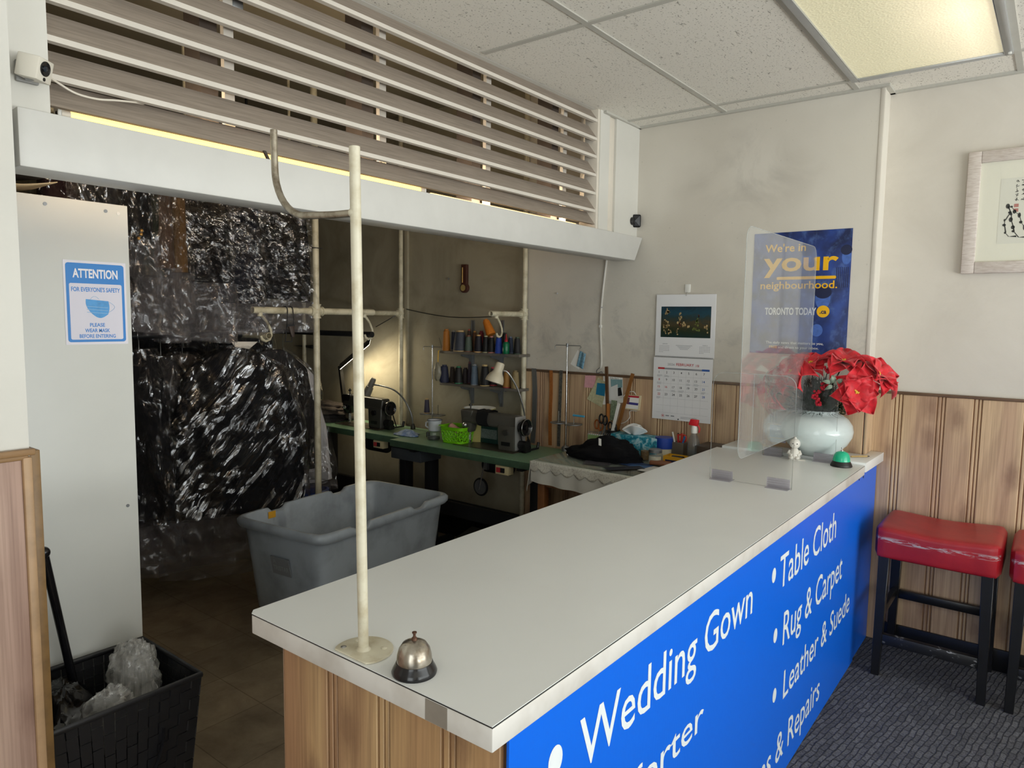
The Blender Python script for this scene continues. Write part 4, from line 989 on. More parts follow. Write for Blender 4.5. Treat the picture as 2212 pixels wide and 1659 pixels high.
m_ = MB(); rect(m_, s0, ux, V((0, 0, 1)), -0.022, -0.018, 0.022, 0.016); obj('sticker', m_, mat('orange_sticker', '#e0a52c', 0.5), bn, flat=True, fix=False, solid=0.001)
m_ = MB(); write(m_, 'SALE', s0-uy*0.001+ux*(-0.017)+V((0, 0, -0.006)), ux, V((0, 0, 1)), width=0.034, cap=0.012, bold=0.02)
for sx in (-1, 1):
    for sy in (-1, 1):
        p = V((cc.x, cc.y, 0))+ux*(sx*LX*0.66)+uy*(sy*LY*0.60)
        k_ = obj('caster', MB().cyl(p+uy*(-0.014)+V((0, 0, 0.042)), p+uy*0.014+V((0, 0, 0.042)), 0.042, n=24), M_BLACK, bn, bevel=0.004)
        obj('fork', MB().box((p.x-0.03, p.y-0.024, 0.085), (p.x+0.03, p.y+0.024, 0.129)).box((p.x-0.012, p.y-0.022, 0.03), (p.x+0.012, p.y-0.017, 0.09)).box((p.x-0.012, p.y+0.017, 0.03), (p.x+0.012, p.y+0.022, 0.09)), M_DULL, k_)

# ------------------------------------------------------------------ garment racks of cream pipe
YP, PR, ZP = 3.50, 0.0195, 1.583
M_PIPE = mat('cream_pipe_enamel', '#cbc4ac', 0.4, var=0.2, vscale=14, dark='#a0977c')
M_HOLE = mat('pipe_inside', '#17140f', 0.8)
xs = PY(683, 672, YP).x; xl = PY(545, 668, YP).x; xr = PY(806, 672, YP).x
def fitting(mb, c, r, ax):
    mb.ell(c, r*1.45, 16, 12)
    for d in ax:
        d = V(d); mb.cyl(c+d*r*0.3, c+d*r*1.75, r*1.28, n=18).cyl(c+d*r*1.75, c+d*r*2.15, r*1.48, n=18)
def jhook(c, sx, s=1.0):
    pts = [(0, 0), (0.018, -0.012), (0.045, -0.045), (0.066, -0.085), (0.070, -0.115), (0.058, -0.140), (0.034, -0.148), (0.012, -0.138), (0.004, -0.118)]
    return MB().tube([c+V((sx*x*s, 0, z*s)) for x, z in pts], [0.0095*s, 0.009*s, 0.008*s, 0.0075*s, 0.0075*s, 0.008*s, 0.0085*s, 0.009*s, 0.007*s], 10).cyl(c+V((0, 0, 0.010*s)), c+V((0, 0, -0.010*s)), 0.016*s)
rk = thing('garment_rack', 'free standing cream pipe rack with two arms, in front of the sewing tables', 'rack', (xs, YP, 0))
obj('upright', MB().cyl((xs, YP, 0.006), (xs, YP, 2.95), PR, n=20), M_PIPE, rk)
obj('foot_flange', MB().lathe([(0.055, 0), (0.055, 0.006), (0.03, 0.012), (0.024, 0.03)], (xs, YP, 0.0), 24), M_PIPE, rk)
m_ = MB(); fitting(m_, V((xs, YP, ZP)), PR, ((1, 0, 0), (-1, 0, 0), (0, 0, 1), (0, 0, -1))); obj('cross_fitting', m_, M_PIPE, rk)
obj('arm', MB().pipe((xl, YP, ZP), (xs, YP, ZP), PR*0.98), M_PIPE, rk)
obj('arm', MB().pipe((xs, YP, ZP), (xr, YP, ZP), PR*1.02), M_PIPE, rk)
for x0, xx in ((xl, xl+0.045), (xr, xr-0.075)):
    obj('hook', jhook(V((xx, YP, ZP-PR-0.004)), 1), M_PIPE, rk)
    xr_ = xx+0.036
    obj('rail', MB().pipe((xr_, YP-0.03, ZP-PR-0.122), (xr_, 5.3, ZP-PR-0.122), 0.018), M_PIPE if x0 == xl else M_IRON, rk)
    if x0 == xr: obj('black_end_cap', MB().cyl((xr_, YP-0.034, ZP-PR-0.122), (xr_, YP-0.028, ZP-PR-0.122), 0.019), M_BLACK, rk)
obj('cable_tie', MB().lathe([(PR+0.0015, 0), (PR+0.0022, 0.003), (PR+0.0015, 0.006)], (xs, YP, PY(680, 537, YP).z), 16, cap=False).box((xs+0.018, YP-0.02, PY(680, 537, YP).z+0.001), (xs+0.034, YP-0.017, PY(680, 537, YP).z+0.006)), M_BLACK, rk)
RX = xl+0.045+0.036; RZL = ZP-PR-0.122
for i, (xr_) in enumerate((1.62, 2.12, 2.45)):
    pass
up = thing('upper_rail', 'high cream pipe rail carrying the upper bagged garments', 'rail', (2.0, YP, 2.45))
obj('rail', MB().pipe((1.15, 3.62, 2.46), (2.55, 3.62, 2.46), 0.018), M_PIPE, up)
for x in (1.2, 1.9, 2.52): obj('hanger_rod', MB().cyl((x, 3.62, 2.478), (x, 3.62, 3.0), 0.008), M_PIPE, up)
lo_ = thing('lower_rail', 'dark pipe rail carrying the lower bagged garments at the left', 'rail', (1.5, 3.55, RZL))
obj('rail', MB().pipe((1.05, 3.72, RZL), (RX-0.02, 3.72, RZL), 0.016), M_IRON, lo_)
for x in (1.1, RX-0.05): obj('hanger_rod', MB().cyl((x, 3.735, RZL+0.018), (x, 3.735, 3.0), 0.008), M_PIPE, lo_)
# trouser clip hanger hooked over the left arm
xc = PY(622, 690, YP).x
ch = thing('clip_hanger', 'black wire clip hanger hooked over the left arm of the pipe rack', 'hanger', (xc, YP, 1.42))
for sx in (-0.022, 0.022):
    zt_ = ZP
    p = [V((xc+sx*0.8, YP+0.024, zt_-0.01))] + [V((xc+sx*0.8, YP+0.024*cos(a_), zt_+0.024*sin(a_))) for a_ in [pi*k/8 for k in range(9)]] + [V((xc+sx, YP-0.025, ZP-0.05)), V((xc+sx*0.9-0.008, YP-0.025, ZP-0.11)), V((xc+sx-0.016, YP-0.026, ZP-0.178))]
    obj('wire', MB().tube(p, 0.0028, 6), M_IRON, ch)
obj('clip_bar', MB().box((xc-0.026, YP-0.031, ZP-0.092), (xc+0.022, YP-0.022, ZP-0.078)).tube([(xc-0.04, YP-0.026, ZP-0.176), (xc+0.008, YP-0.026, ZP-0.176)], 0.0028, 6), M_IRON, ch)
obj('clip_jaw', MB().hexa([(xc+0.0, YP-0.037, ZP-0.15), (xc+0.018, YP-0.037, ZP-0.15), (xc+0.018, YP-0.024, ZP-0.15), (xc, YP-0.024, ZP-0.15)], [(xc-0.016, YP-0.034, ZP-0.088), (xc+0.020, YP-0.034, ZP-0.088), (xc+0.020, YP-0.024, ZP-0.088), (xc-0.016, YP-0.024, ZP-0.088)]), mat('brown_clip', '#3a2e2a', 0.5), ch, bevel=0.002)

def bagged(cx, cy, ztop, zg, zbot, W, D, rz, fab, film_m, label, seed, coat=True, zrail=None, group=None, flare=0.0, extra=0.022, cat='garment'):
    t_ = thing('bagged_garment', label, cat, (cx, cy, zbot), group)
    ex, ey = V((cos(rz), sin(rz), 0)), V((-sin(rz), cos(rz), 0)); C = V((cx, cy, 0))
    def hw(s_, e):
        if coat:
            a_ = 0.05+(W*0.74-0.05)*min(1, s_/0.12)**0.75
            if s_ > 0.12: a_ += W*0.26*min(1, (s_-0.12)/0.35)
        else: a_ = W*(0.80+0.20*min(1, s_/0.5))
        return a_+e+flare*max(0, s_-0.3)
    def shell(z0, z1, e, amp, sd, n_u=72, n_v=64, sq=0.62):
        def P(u, v):
            z = z0+(z1-z0)*v; s_ = max(0.0, ztop-z); a_ = 2*pi*u; ca, sa = cos(a_), sin(a_)
            x = math.copysign(abs(ca)**sq, ca)*hw(s_, e); dd = (D*(0.55+0.45*min(1, s_/0.15)))+e*0.7
            y = math.copysign(abs(sa)**sq, sa)*dd
            f = 0.022*(nz(x*9+seed, z*2.2+x*3.0, seed)+0.6*nz(x*22, z*5+x*9, seed+3))
            y += math.copysign(1, y)*f
            if e > 0:
                g = 0.9*abs(nz(x*14+z*7, z*5-x*3, sd))+0.6*abs(nz(x*30+z*16, z*9, sd+5))
                y += math.copysign(1, y)*g*amp*1.5; x += math.copysign(1, x)*amp*0.8*abs(nz(z*6, y*8, sd+9))
            return C+ex*x+ey*y+V((0, 0, z + (0.025*nz(x*4, sd, 2) if v > 0.97 else 0)))
        return MB().surf(P, n_u, n_v, cu=True)
    g_ = shell(ztop, zg, 0, 0.020, seed, 48, 40); n_ = 48
    g_.f.append(tuple(range(n_-1, -1, -1))); g_.f.append(tuple(40*n_+k for k in range(n_)))
    obj('clothing', g_, fab, t_, angle=80)
    obj('film_cover', shell(ztop+0.012, zg-0.004, extra, 0.030, seed+20), film_m, t_, angle=80, fix=False)
    obj('film_skirt', shell(zg-0.004, zbot, extra, 0.030, seed+20, 64, 28), M_FILMS, t_, angle=80, fix=False)
    if zrail:
        c0 = C+V((0, 0, ztop)); p = [c0, c0+V((0, 0, max(0.01, zrail-ztop-0.03)))]
        ctr = V((cx, cy, zrail)); p += [ctr + ey*(-0.021*sin(a_)) + V((0, 0, -0.021*cos(a_)*1.0)) for a_ in [0.4+4.2*k/10 for k in range(11)]]
        obj('hanger_hook', MB().tube([p[0], p[1]]+p[2:], 0.0018, 6), M_STEEL, t_)
    return t_
GU, GL = 'garments on the upper rail', 'garments on the lower rail'
def gx(px_, y): return PY(px_, 700, y).x
ZU = 2.46
def zz_(px_, py_, y): return PY(px_, py_, y).z
bagged(gx(602, 3.62), 3.62, 2.36, zz_(600, 648, 3.60), zz_(600, 716, 3.60), 0.185, 0.07, -0.30, M_FABK, M_FILM, 'black crinkled bagged trousers at the right end of the upper rail', 1.3, False, ZU, GU)
bagged(gx(512, 3.60), 3.60, 2.36, zz_(520, 655, 3.60), zz_(500, 722, 3.60), 0.135, 0.06, -0.30, M_FABN, M_FILM, 'dark navy bagged trousers hanging left of the rightmost upper garment', 5.1, False, ZU, GU)
bagged(gx(440, 3.58), 3.58, 2.38, zz_(430, 610, 3.58), zz_(450, 738, 3.58), 0.14, 0.07, -0.5, M_FABK, M_FILM, 'black bagged suit jacket with a rounded hem on the upper rail', 9.7, False, ZU, GU)
for px_, w, fab, zb, zp, lab, sd, yy in ((386, 0.045, M_FABO, 590, 700, 'narrow ochre brown garment edge next to the black suit jacket', 2.2, 3.56), (372, 0.05, M_FABT, 640, 735, 'striped taupe garment seen edge on under film, upper rail', 3.7, 3.60),
    (353, 0.055, M_FABB, 580, 725, 'brown bagged jacket seen edge on, upper rail', 4.4, 3.56), (330, 0.06, M_FABG, 600, 722, 'dark green bagged jacket left of the brown one', 6.6, 3.58), (300, 0.075, M_FABK, 520, 715, 'black bagged coat with gold buttons beside the white cabinet edge', 7.9, 3.54)):
    q = bagged(gx(px_, yy), yy, 2.37, zz_(px_, zb, yy), zz_(px_, zp, yy), w, 0.12, -0.35, fab, M_FILM2, lab, sd, False, ZU, GU)
    if px_ == 300:
        for bx, by in ((306, 498), (305, 506), (300, 515)):
            obj('button', MB().ell(PY(bx, by, 3.36), (0.008, 0.005, 0.008)), mat('gold_button', '#a57f45', 0.35, metal=0.5), q)
for px_, w, fab, lab, sd in ((262, 0.07, M_FABK, 'black garment showing above the right corner of the white cabinet', 1.1), (232, 0.07, M_FABD, 'charcoal garment behind the cabinet top', 2.5), (205, 0.06, M_FABK, 'black garment left of the charcoal one, behind the cabinet top', 8.3), (180, 0.06, M_FABD, 'dark grey garment with a glinting film edge behind the cabinet', 6.1), (145, 0.10, M_FABM, 'dark maroon garment behind the folded sheets', 4.9)):
    bagged(gx(px_, 3.55), 3.55, 2.37, 1.62, 1.5, w, 0.11, -0.3, fab, M_FILM2, lab, sd, False, ZU, GU)
# lower rail
zl = RZL
bagged(gx(505, 3.50), 3.50, zz_(520, 752, 3.50), zz_(470, 1120, 3.42), zz_(450, 1262, 3.38), 0.345, 0.085, -0.36, M_FABK, M_FILMD, 'big black bagged coat in front, its clear film hanging almost to the floor', 12.1, True, zl+0.006, GL, 0.03)
bagged(gx(588, 3.76), 3.76, zz_(560, 757, 3.7), 0.60, 0.50, 0.27, 0.06, -0.36, M_FABD, M_FILM2, 'charcoal bagged jacket close behind the big black coat', 14.3, True, zl+0.006, GL, 0.03)
ws = bagged(gx(610, 3.92), 3.92, zz_(565, 772, 3.9), 0.47, 0.40, 0.256, 0.05, -0.36, M_FABW, M_FILM2, 'white bagged shirt at the back, one white sleeve showing right of the black coat', 15.8, True, zl+0.006, GL, 0.10)
bagged(gx(392, 3.80), 3.80, zz_(420, 765, 3.78), 0.55, 0.22, 0.24, 0.08, -0.55, M_FABT, M_FILM2, 'taupe bagged coat left of the big black coat', 17.2, True, zl+0.006, GL, 0.05)
bagged(gx(345, 3.74), 3.74, zz_(350, 775, 3.6), 0.6, zz_(330, 1240, 3.5), 0.17, 0.12, -0.6, M_FABD, M_FILM2, 'dark bagged garment second from the white cabinet, lower rail', 19.4, True, zl+0.006, GL, 0.05)
bagged(gx(298, 3.68), 3.68, zz_(300, 760, 3.58), 0.5, zz_(315, 1255, 3.5), 0.14, 0.12, -0.6, M_FABK, M_FILM2, 'black bagged garment right against the white cabinet edge, lower rail', 22.6, True, zl+0.006, GL, 0.05)
bagged(gx(395, 4.02), 4.02, 1.36, 0.35, 0.07, 0.36, 0.07, -0.4, M_FABK, M_FILM2, 'long dark bagged garment behind, its film reaching lowest to the floor', 25.0, True, zl+0.006, GL, 0.03)
br2 = thing('back_rail', 'dark pipe rail at the back carrying the rearmost bagged garments', 'rail', (1.9, 4.3, 1.86))
obj('rail', MB().pipe((1.2, 4.30, 1.86), (2.72, 4.30, 1.86), 0.016), M_IRON, br2)
for x in (1.25, 2.68): obj('hanger_rod', MB().cyl((x, 4.315, 1.876), (x, 4.315, 3.0), 0.008), M_IRON, br2)
for px_, fab, lab, sd in ((292, M_FABK, 'black garment at the back behind the white cabinet edge', 31.0), (362, M_FABD, 'charcoal garment at the back, seen between the upper and lower rows', 33.0), (432, M_FABK, 'black garment at the back above the taupe coat shoulders', 35.0), (500, M_FABD, 'dark garment at the back above the shoulders of the big black coat', 37.0)):
    bagged(gx(px_, 4.3), 4.30, 1.80, 0.75, 0.6, 0.26, 0.07, -0.4, fab, M_FILM2, lab, sd, True, 1.86, 'garments on the back rail')
a, b, c_ = PY(500, 738, 3.60), PY(557, 738, 3.60), PY(538, 754, 3.60)
m_ = MB().prism([(0, 0), ((b-a).x, (b-a).z), ((c_-a).x, (c_-a).z), (0.02, -0.03)], a, (1, 0, 0), (0, 0, 1), (0.0, 0.004, 0))
solo('collar_card', m_, mat('cream_card', '#d8d0c4', 0.6), 'cream card collar support sticking out above the big black coat', 'card')
# ------------------------------------------------------------------ wall pipes in the workroom
P1R = 0.0167
def wall_pipe(px_, label, arm_x, y_arm_px):
    c = PX(px_, 680, 3.598); z = 1.583
    t_ = thing('wall_pipe', label, 'pipe', (3.598, c.y, 0), 'cream pipes against the workroom wall')
    obj('upright', MB().cyl((3.598, c.y, 0.004), (3.598, c.y, 3.0), P1R, n=18), M_PIPE, t_)
    m_ = MB(); fitting(m_, V((3.598, c.y, z)), P1R, ((-1, 0, 0), (0, 0, 1), (0, 0, -1))); obj('cross_fitting', m_, M_PIPE, t_)
    obj('arm', MB().pipe((arm_x, c.y, z), (3.598, c.y, z), P1R), M_PIPE, t_)
    return t_, c.y
w1_, yw1 = wall_pipe(866, 'thin cream pipe standing at the plaster seam behind the sewing machines', 3.08, 0)
w2_, yw2 = wall_pipe(1133, 'thin cream pipe beside the white wall panel, short arm with hook', PY(1060, 680, PX(1133, 680, 3.598).y).x, 0)
xh = PY(1072, 690, yw2).x
obj('hook', jhook(V((xh, yw2, 1.583-P1R-0.003)), 1, 0.82), M_PIPE, w2_)
pts = [PX(878, 668, 3.59), PX(920, 677, 3.57), PX(965, 684, 3.55), PX(1010, 686, 3.5), PX(1062, 684, 3.36)]
def smooth(pts, n=8):
    out = []
    for i in range(len(pts)-1):
        p0, p1, p2, p3 = pts[max(i-1, 0)], pts[i], pts[i+1], pts[min(i+2, len(pts)-1)]
        for k in range(n):
            t_ = k/n; out.append(0.5*((2*p1)+(p2-p0)*t_+(2*p0-5*p1+4*p2-p3)*t_*t_+(3*p1-p0-3*p2+p3)*t_**3))
    return out+[pts[-1]]
solo('black_wire', MB().tube(smooth([V(p) for p in pts]), 0.0032, 6), M_BLACK, 'thin black wire sagging between the two cream wall pipes', 'wire')
solo('black_wire', MB().tube(smooth([PX(864, 676, 3.575), PX(840, 690, 3.5), PX(812, 706, 3.35)]), 0.003, 6), M_BLACK, 'short black wire from the wall pipe down to the black rail end', 'wire')

# ------------------------------------------------------------------ sewing tables
TZ = 0.760
def sewing_table(x0, x1, y0, y1, label, switch_y, wheel=True, legs=True):
    t_ = thing('sewing_table', label, 'table', ((x0+x1)/2, (y0+y1)/2, 0), 'green topped sewing tables')
    r = 0.03
    poly = [(x0+r, y0), (x1, y0), (x1, y1), (x0, y1), (x0, y0+r), (x0+0.009, y0+0.009)]
    obj('tabletop', MB().prism(poly, (0, 0, TZ-0.003), (1, 0, 0), (0, 1, 0), (0, 0, 0.003)), M_GREEN, t_)
    obj('edge', MB().prism([(a-0.0015 if a < x1 else a, b) for a, b in poly], (0, 0, TZ-0.043), (1, 0, 0), (0, 1, 0), (0, 0, 0.0395)), M_GREENE, t_, bevel=0.002)
    if legs:
        for ly in (y0+0.14, y1-0.14):
            xm = (x0+x1)/2+0.02
            obj('leg', MB().box((xm-0.045, ly-0.03, 0.05), (xm+0.03, ly+0.03, TZ-0.07)), M_IRON, t_, bevel=0.004)
            obj('top_bar', MB().box((x0+0.06, ly-0.02, TZ-0.075), (x1-0.03, ly+0.02, TZ-0.043)), M_IRON, t_)
            obj('foot', MB().box((x0+0.04, ly-0.03, 0.004), (x1-0.02, ly+0.03, 0.05)), M_IRON, t_, bevel=0.006)
        obj('cross_bar', MB().box(((x0+x1)/2-0.02, y0+0.15, 0.27), ((x0+x1)/2+0.01, y1-0.15, 0.36)), M_IRON, t_)
        obj('treadle', MB().hexa([(x0+0.12, y0+0.3, 0.10), (x0+0.36, y0+0.3, 0.16), (x0+0.36, y1-0.4, 0.16), (x0+0.12, y1-0.4, 0.10)], [(x0+0.12, y0+0.3, 0.115), (x0+0.36, y0+0.3, 0.175), (x0+0.36, y1-0.4, 0.175), (x0+0.12, y1-0.4, 0.115)]), M_IRON, t_)
        my = (y0+y1)/2-0.05
        xm = x1-0.11; mo = obj('motor', MB().cyl((xm, my-0.10, 0.62), (xm, my+0.10, 0.62), 0.055, n=24).box((xm-0.03, my-0.05, 0.64), (xm+0.03, my+0.05, TZ-0.043)), M_IRON, t_, bevel=0.006)
    if switch_y:
        s = obj('switch_box', MB().box((x0+0.005, switch_y-0.045, TZ-0.098), (x0+0.055, switch_y+0.052, TZ-0.046)), mat('cream_switch_box', '#cbbf97', 0.45), t_, bevel=0.003)
        obj('red_button', MB().box((x0-0.002, switch_y+0.012, TZ-0.085), (x0+0.006, switch_y+0.040, TZ-0.058)), mat('red_button', '#b2323a', 0.4), s)
        obj('black_button', MB().box((x0-0.001, switch_y-0.018, TZ-0.085), (x0+0.006, switch_y+0.009, TZ-0.058)), M_BLACK, s)
    return t_
ta = sewing_table(3.10, 3.565, 2.250, 3.405, 'nearest green sewing table, holding the basket and the grey machine', 2.47)
tb_ = sewing_table(3.185, 3.565, 3.412, 4.52, 'middle green sewing table, under the dark machine with the grey lamp', 3.62)
tc = sewing_table(3.20, 3.565, 4.525, 5.30, 'farthest green sewing table, piled with dark trousers', None)
# knee lifter wheel disc and rod under the nearest table
c = PX(1037, 1052, 3.40)
dk = thing('drive_wheel', 'grey pulley disc hanging on a rod under the nearest sewing table', 'wheel', (3.40, c.y, c.z-0.05))
q = MB().cyl((3.40, c.y, c.z), (3.415, c.y, c.z), 0.048, n=32); obj('disc', q, M_DULL, dk)
obj('tyre', MB().tube([(3.407, c.y+0.052*cos(a_), c.z+0.052*sin(a_)) for a_ in [2*pi*k/32 for k in range(32)]], 0.008, 8, closed=True), M_BLACK, dk)
e = PX(1052, 1010, 3.39); obj('rod', MB().cyl((3.395, c.y+0.004, c.z-0.015), (3.39, e.y, TZ-0.05), 0.006), M_STEEL, dk); obj('clevis', MB().box((3.375, e.y-0.014, e.z-0.012), (3.395, e.y+0.014, e.z+0.035)), M_DULL, dk)
# grey drawers hung under the middle table
dr = PX(880, 988, 3.22)
obj('drawer', MB().box((3.20, dr.y-0.14, TZ-0.15), (3.40, dr.y+0.14, TZ-0.075)), mat('blue_grey_tray', '#44494f', 0.4), tb_, bevel=0.008); obj('drawer_runner', MB().box((3.22, dr.y-0.15, TZ-0.075), (3.40, dr.y+0.15, TZ-0.0432)), M_IRON, tb_)
bb = PX(668, 1040, 3.05)
wb = thing('blue_bin', 'dark blue plastic bin behind the laundry truck and rack upright', 'bin', (2.92, 4.22, 0))
M_BLUEP = mat('dark_blue_plastic', '#1d3f92', 0.4)
bxy = PZ(668, 1060, 0.42)
obj('body', MB().lathe([(0.10, 0.002), (0.135, 0.36), (0.135, 0.365), (0.129, 0.365), (0.095, 0.01)], (bxy.x+0.10, bxy.y+0.16, 0), 32), M_BLUEP, wb); obj('rim', MB().lathe([(0.135, 0.355), (0.145, 0.36), (0.145, 0.385), (0.13, 0.39), (0.128, 0.36)], (bxy.x+0.10, bxy.y+0.16, 0), 32, cap=False), M_BLUEP, wb)

def machine(x, yn, body, dark, pulley_r, label, sleeve=False, L=0.40):
    """needle at (x, yn); the hand wheel end points towards the counter (-Y)"""
    t_ = thing('sewing_machine', label, 'sewing machine', (x, yn-L*0.5, TZ), 'industrial sewing machines')
    z0 = TZ+0.0015; yp = yn-L
    obj('bed_plate', MB().box((x-0.088, yp-0.02, TZ+0.0004), (x+0.085, yn+0.06, TZ+0.004)), mat('brown_bed', '#463f33', 0.4), t_)
    obj('pillar', MB().hexa([(x-0.055, yp-0.005, z0), (x+0.06, yp-0.005, z0), (x+0.06, yp+0.125, z0), (x-0.055, yp+0.125, z0)], [(x-0.048, yp-0.005, TZ+0.155), (x+0.055, yp-0.005, TZ+0.155), (x+0.055, yp+0.14, TZ+0.155), (x-0.048, yp+0.14, TZ+0.155)]), body, t_, bevel=0.012, seg=3)
    obj('arm', MB().hexa([(x-0.046, yp-0.004, TZ+0.128), (x+0.05, yp-0.004, TZ+0.128), (x+0.044, yn+0.03, TZ+0.142), (x-0.038, yn+0.03, TZ+0.142)], [(x-0.036, yp-0.004, TZ+0.215), (x+0.04, yp-0.004, TZ+0.215), (x+0.036, yn+0.03, TZ+0.222), (x-0.030, yn+0.03, TZ+0.222)]), body, t_, bevel=0.014, seg=3)
    obj('head', MB().hexa([(x-0.026, yn-0.03, TZ+0.078), (x+0.03, yn-0.03, TZ+0.078), (x+0.03, yn+0.038, TZ+0.078), (x-0.026, yn+0.038, TZ+0.078)], [(x-0.040, yn-0.058, TZ+0.222), (x+0.042, yn-0.058, TZ+0.222), (x+0.042, yn+0.047, TZ+0.222), (x-0.040, yn+0.047, TZ+0.222)]), body if sleeve else dark, t_, bevel=0.012, seg=3)
    nb = obj('needle_bar', MB().cyl((x, yn, TZ+0.085), (x, yn, TZ+0.03), 0.0045).cyl((x, yn, TZ+0.03), (x, yn, TZ+0.008), 0.0014).cyl((x+0.012, yn, TZ+0.085), (x+0.012, yn, TZ+0.02), 0.0038), M_STEEL, t_)
    obj('presser_foot', MB().box((x-0.004, yn-0.022, TZ+0.005), (x+0.016, yn+0.012, TZ+0.010)).box((x+0.002, yn-0.005, TZ+0.008), (x+0.014, yn+0.005, TZ+0.022)), M_STEEL, nb)
    obj('tension_disc', MB().lathe([(0.016, 0), (0.016, 0.004), (0.012, 0.008), (0.006, 0.012), (0.006, 0.022)], (x-0.036, yn+0.005, TZ+0.125), 18, Matrix.Rotation(-pi/2, 3, 'Y')), M_STEEL, t_)
    obj('thread_post', MB().cyl((x, yn-0.01, TZ+0.22), (x, yn-0.01, TZ+0.262), 0.0045).cyl((x, yn-0.01, TZ+0.243), (x, yn-0.01, TZ+0.255), 0.011), dark, t_)
    zc = TZ+0.150
    hw = obj('hand_wheel', MB().lathe([(0.012, 0.0), (pulley_r*0.62, 0.0), (pulley_r*0.66, 0.018), (pulley_r*0.66, 0.026), (pulley_r*0.97, 0.030), (pulley_r, 0.034), (pulley_r, 0.046), (pulley_r*0.94, 0.050), (pulley_r*0.84, 0.047), (pulley_r*0.70, 0.036), (pulley_r*0.3, 0.036), (pulley_r*0.25, 0.048), (0.0, 0.048)], (x-0.002, yp-0.006, zc), 40, Matrix.Rotation(pi/2, 3, 'X')), M_BLACKG, t_)
    obj('wheel_rim', MB().tube([(x-0.002+pulley_r*0.97*cos(a_), yp-0.0555, zc+pulley_r*0.97*sin(a_)) for a_ in [2*pi*k/40 for k in range(40)]], 0.0018, 6, closed=True), M_STEEL, hw)
    obj('belt', MB().tube([(x-0.002+pulley_r*0.6, yp-0.022, zc), (x+0.075, yp-0.03, TZ+0.006)], 0.0045, 6).tube([(x-0.002-pulley_r*0.55, yp-0.022, zc-0.01), (x+0.005, yp-0.03, TZ+0.006)], 0.0045, 6), M_BLACK, t_)
    obj('bobbin_winder', MB().box((x-0.03, yp-0.052, TZ+0.005), (x+0.13, yp-0.036, TZ+0.014)).cyl((x-0.008, yp-0.066, TZ+0.045), (x-0.008, yp-0.012, TZ+0.045), 0.026, n=20).box((x-0.03, yp-0.07, TZ+0.004), (x+0.02, yp-0.02, TZ+0.03)).cyl((x+0.125, yp-0.044, TZ+0.008), (x+0.135, yp-0.044, TZ+0.045), 0.009, n=12), M_BLACK, t_)
    obj('stitch_dial', MB().cyl((x-0.048, yp+0.06, TZ+0.115), (x-0.068, yp+0.06, TZ+0.115), 0.018, n=20), dark, t_)
    obj('name_plate', MB().box((x-0.0575, yp+0.03, TZ+0.035), (x-0.055, yp+0.095, TZ+0.058)), M_BLACK, t_)
    if sleeve:
        obj('end_plate', MB().box((x-0.052, yp-0.0075, TZ+0.012), (x+0.05, yp-0.004, TZ+0.213)), mat('silver_end_plate', '#a9a9a8', 0.35, metal=0.4), t_, bevel=0.0015)
        obj('black_sleeve', MB().surf(lambda u, v: V((x+0.002+0.052*math.copysign(abs(cos(2*pi*u))**0.5, cos(2*pi*u)), yn-0.19+0.09*v+0.004*sin(u*40), TZ+0.180+0.05*math.copysign(abs(sin(2*pi*u))**0.5, sin(2*pi*u))+0.002*sin(v*14))), 40, 8, cu=True), mat('black_knit', '#0c0c0f', 0.9), t_)
    return t_
machine(3.325, 2.915, M_GREYM, M_DARKM, 0.052, 'grey sewing machine with a black sleeve on its arm, on the nearest green table', True)
machine(3.375, 4.15, M_DARKM, M_BLACKG, 0.052, 'dark sewing machine under the grey lamp, on the middle green table')

# thread stands
def thread_stand(x, y, htop, label, cone=None):
    t_ = thing('thread_stand', label, 'thread stand', (x, y, TZ), 'thread stands on the sewing tables')
    obj('foot', MB().lathe([(0.026, 0.001), (0.026, 0.02), (0.018, 0.03), (0.008, 0.032)], (x, y, TZ), 20), M_DULL, t_)
    obj('rod', MB().cyl((x, y, TZ+0.03), (x+0.004, y+0.006, htop), 0.0042, n=10), M_STEEL, t_)
    zt = TZ+0.165 if cone is None else TZ+0.115
    m_ = MB()
    for s in (-1, 1): m_.lathe([(0.0, 0), (0.048, 0.0), (0.052, 0.002), (0.052, 0.006), (0.048, 0.005), (0.0, 0.004)], (x, y+s*0.055, zt), 28)
    obj('spool_tray', m_.box((x-0.01, y-0.06, zt), (x+0.01, y+0.06, zt+0.005)), M_DULL, t_)
    for s in (-1, 1): obj('spool_pin', MB().cyl((x, y+s*0.055, zt+0.004), (x, y+s*0.055, zt+0.075), 0.0026, n=8), M_STEEL, t_)
    arm = [V((x+0.004, y-0.085, htop-0.016)), V((x+0.004, y-0.092, htop-0.010)), V((x+0.004, y-0.086, htop-0.002)), V((x+0.004, y, htop-0.002)), V((x+0.004, y+0.086, htop-0.002)), V((x+0.004, y+0.094, htop-0.010)), V((x+0.004, y+0.092, htop-0.028))]
    obj('thread_arm', MB().tube(arm, 0.0022, 6).cyl((x+0.004, y+0.006, htop-0.012), (x+0.004, y+0.006, htop+0.01), 0.0075), M_DULL, t_)
    return t_, zt
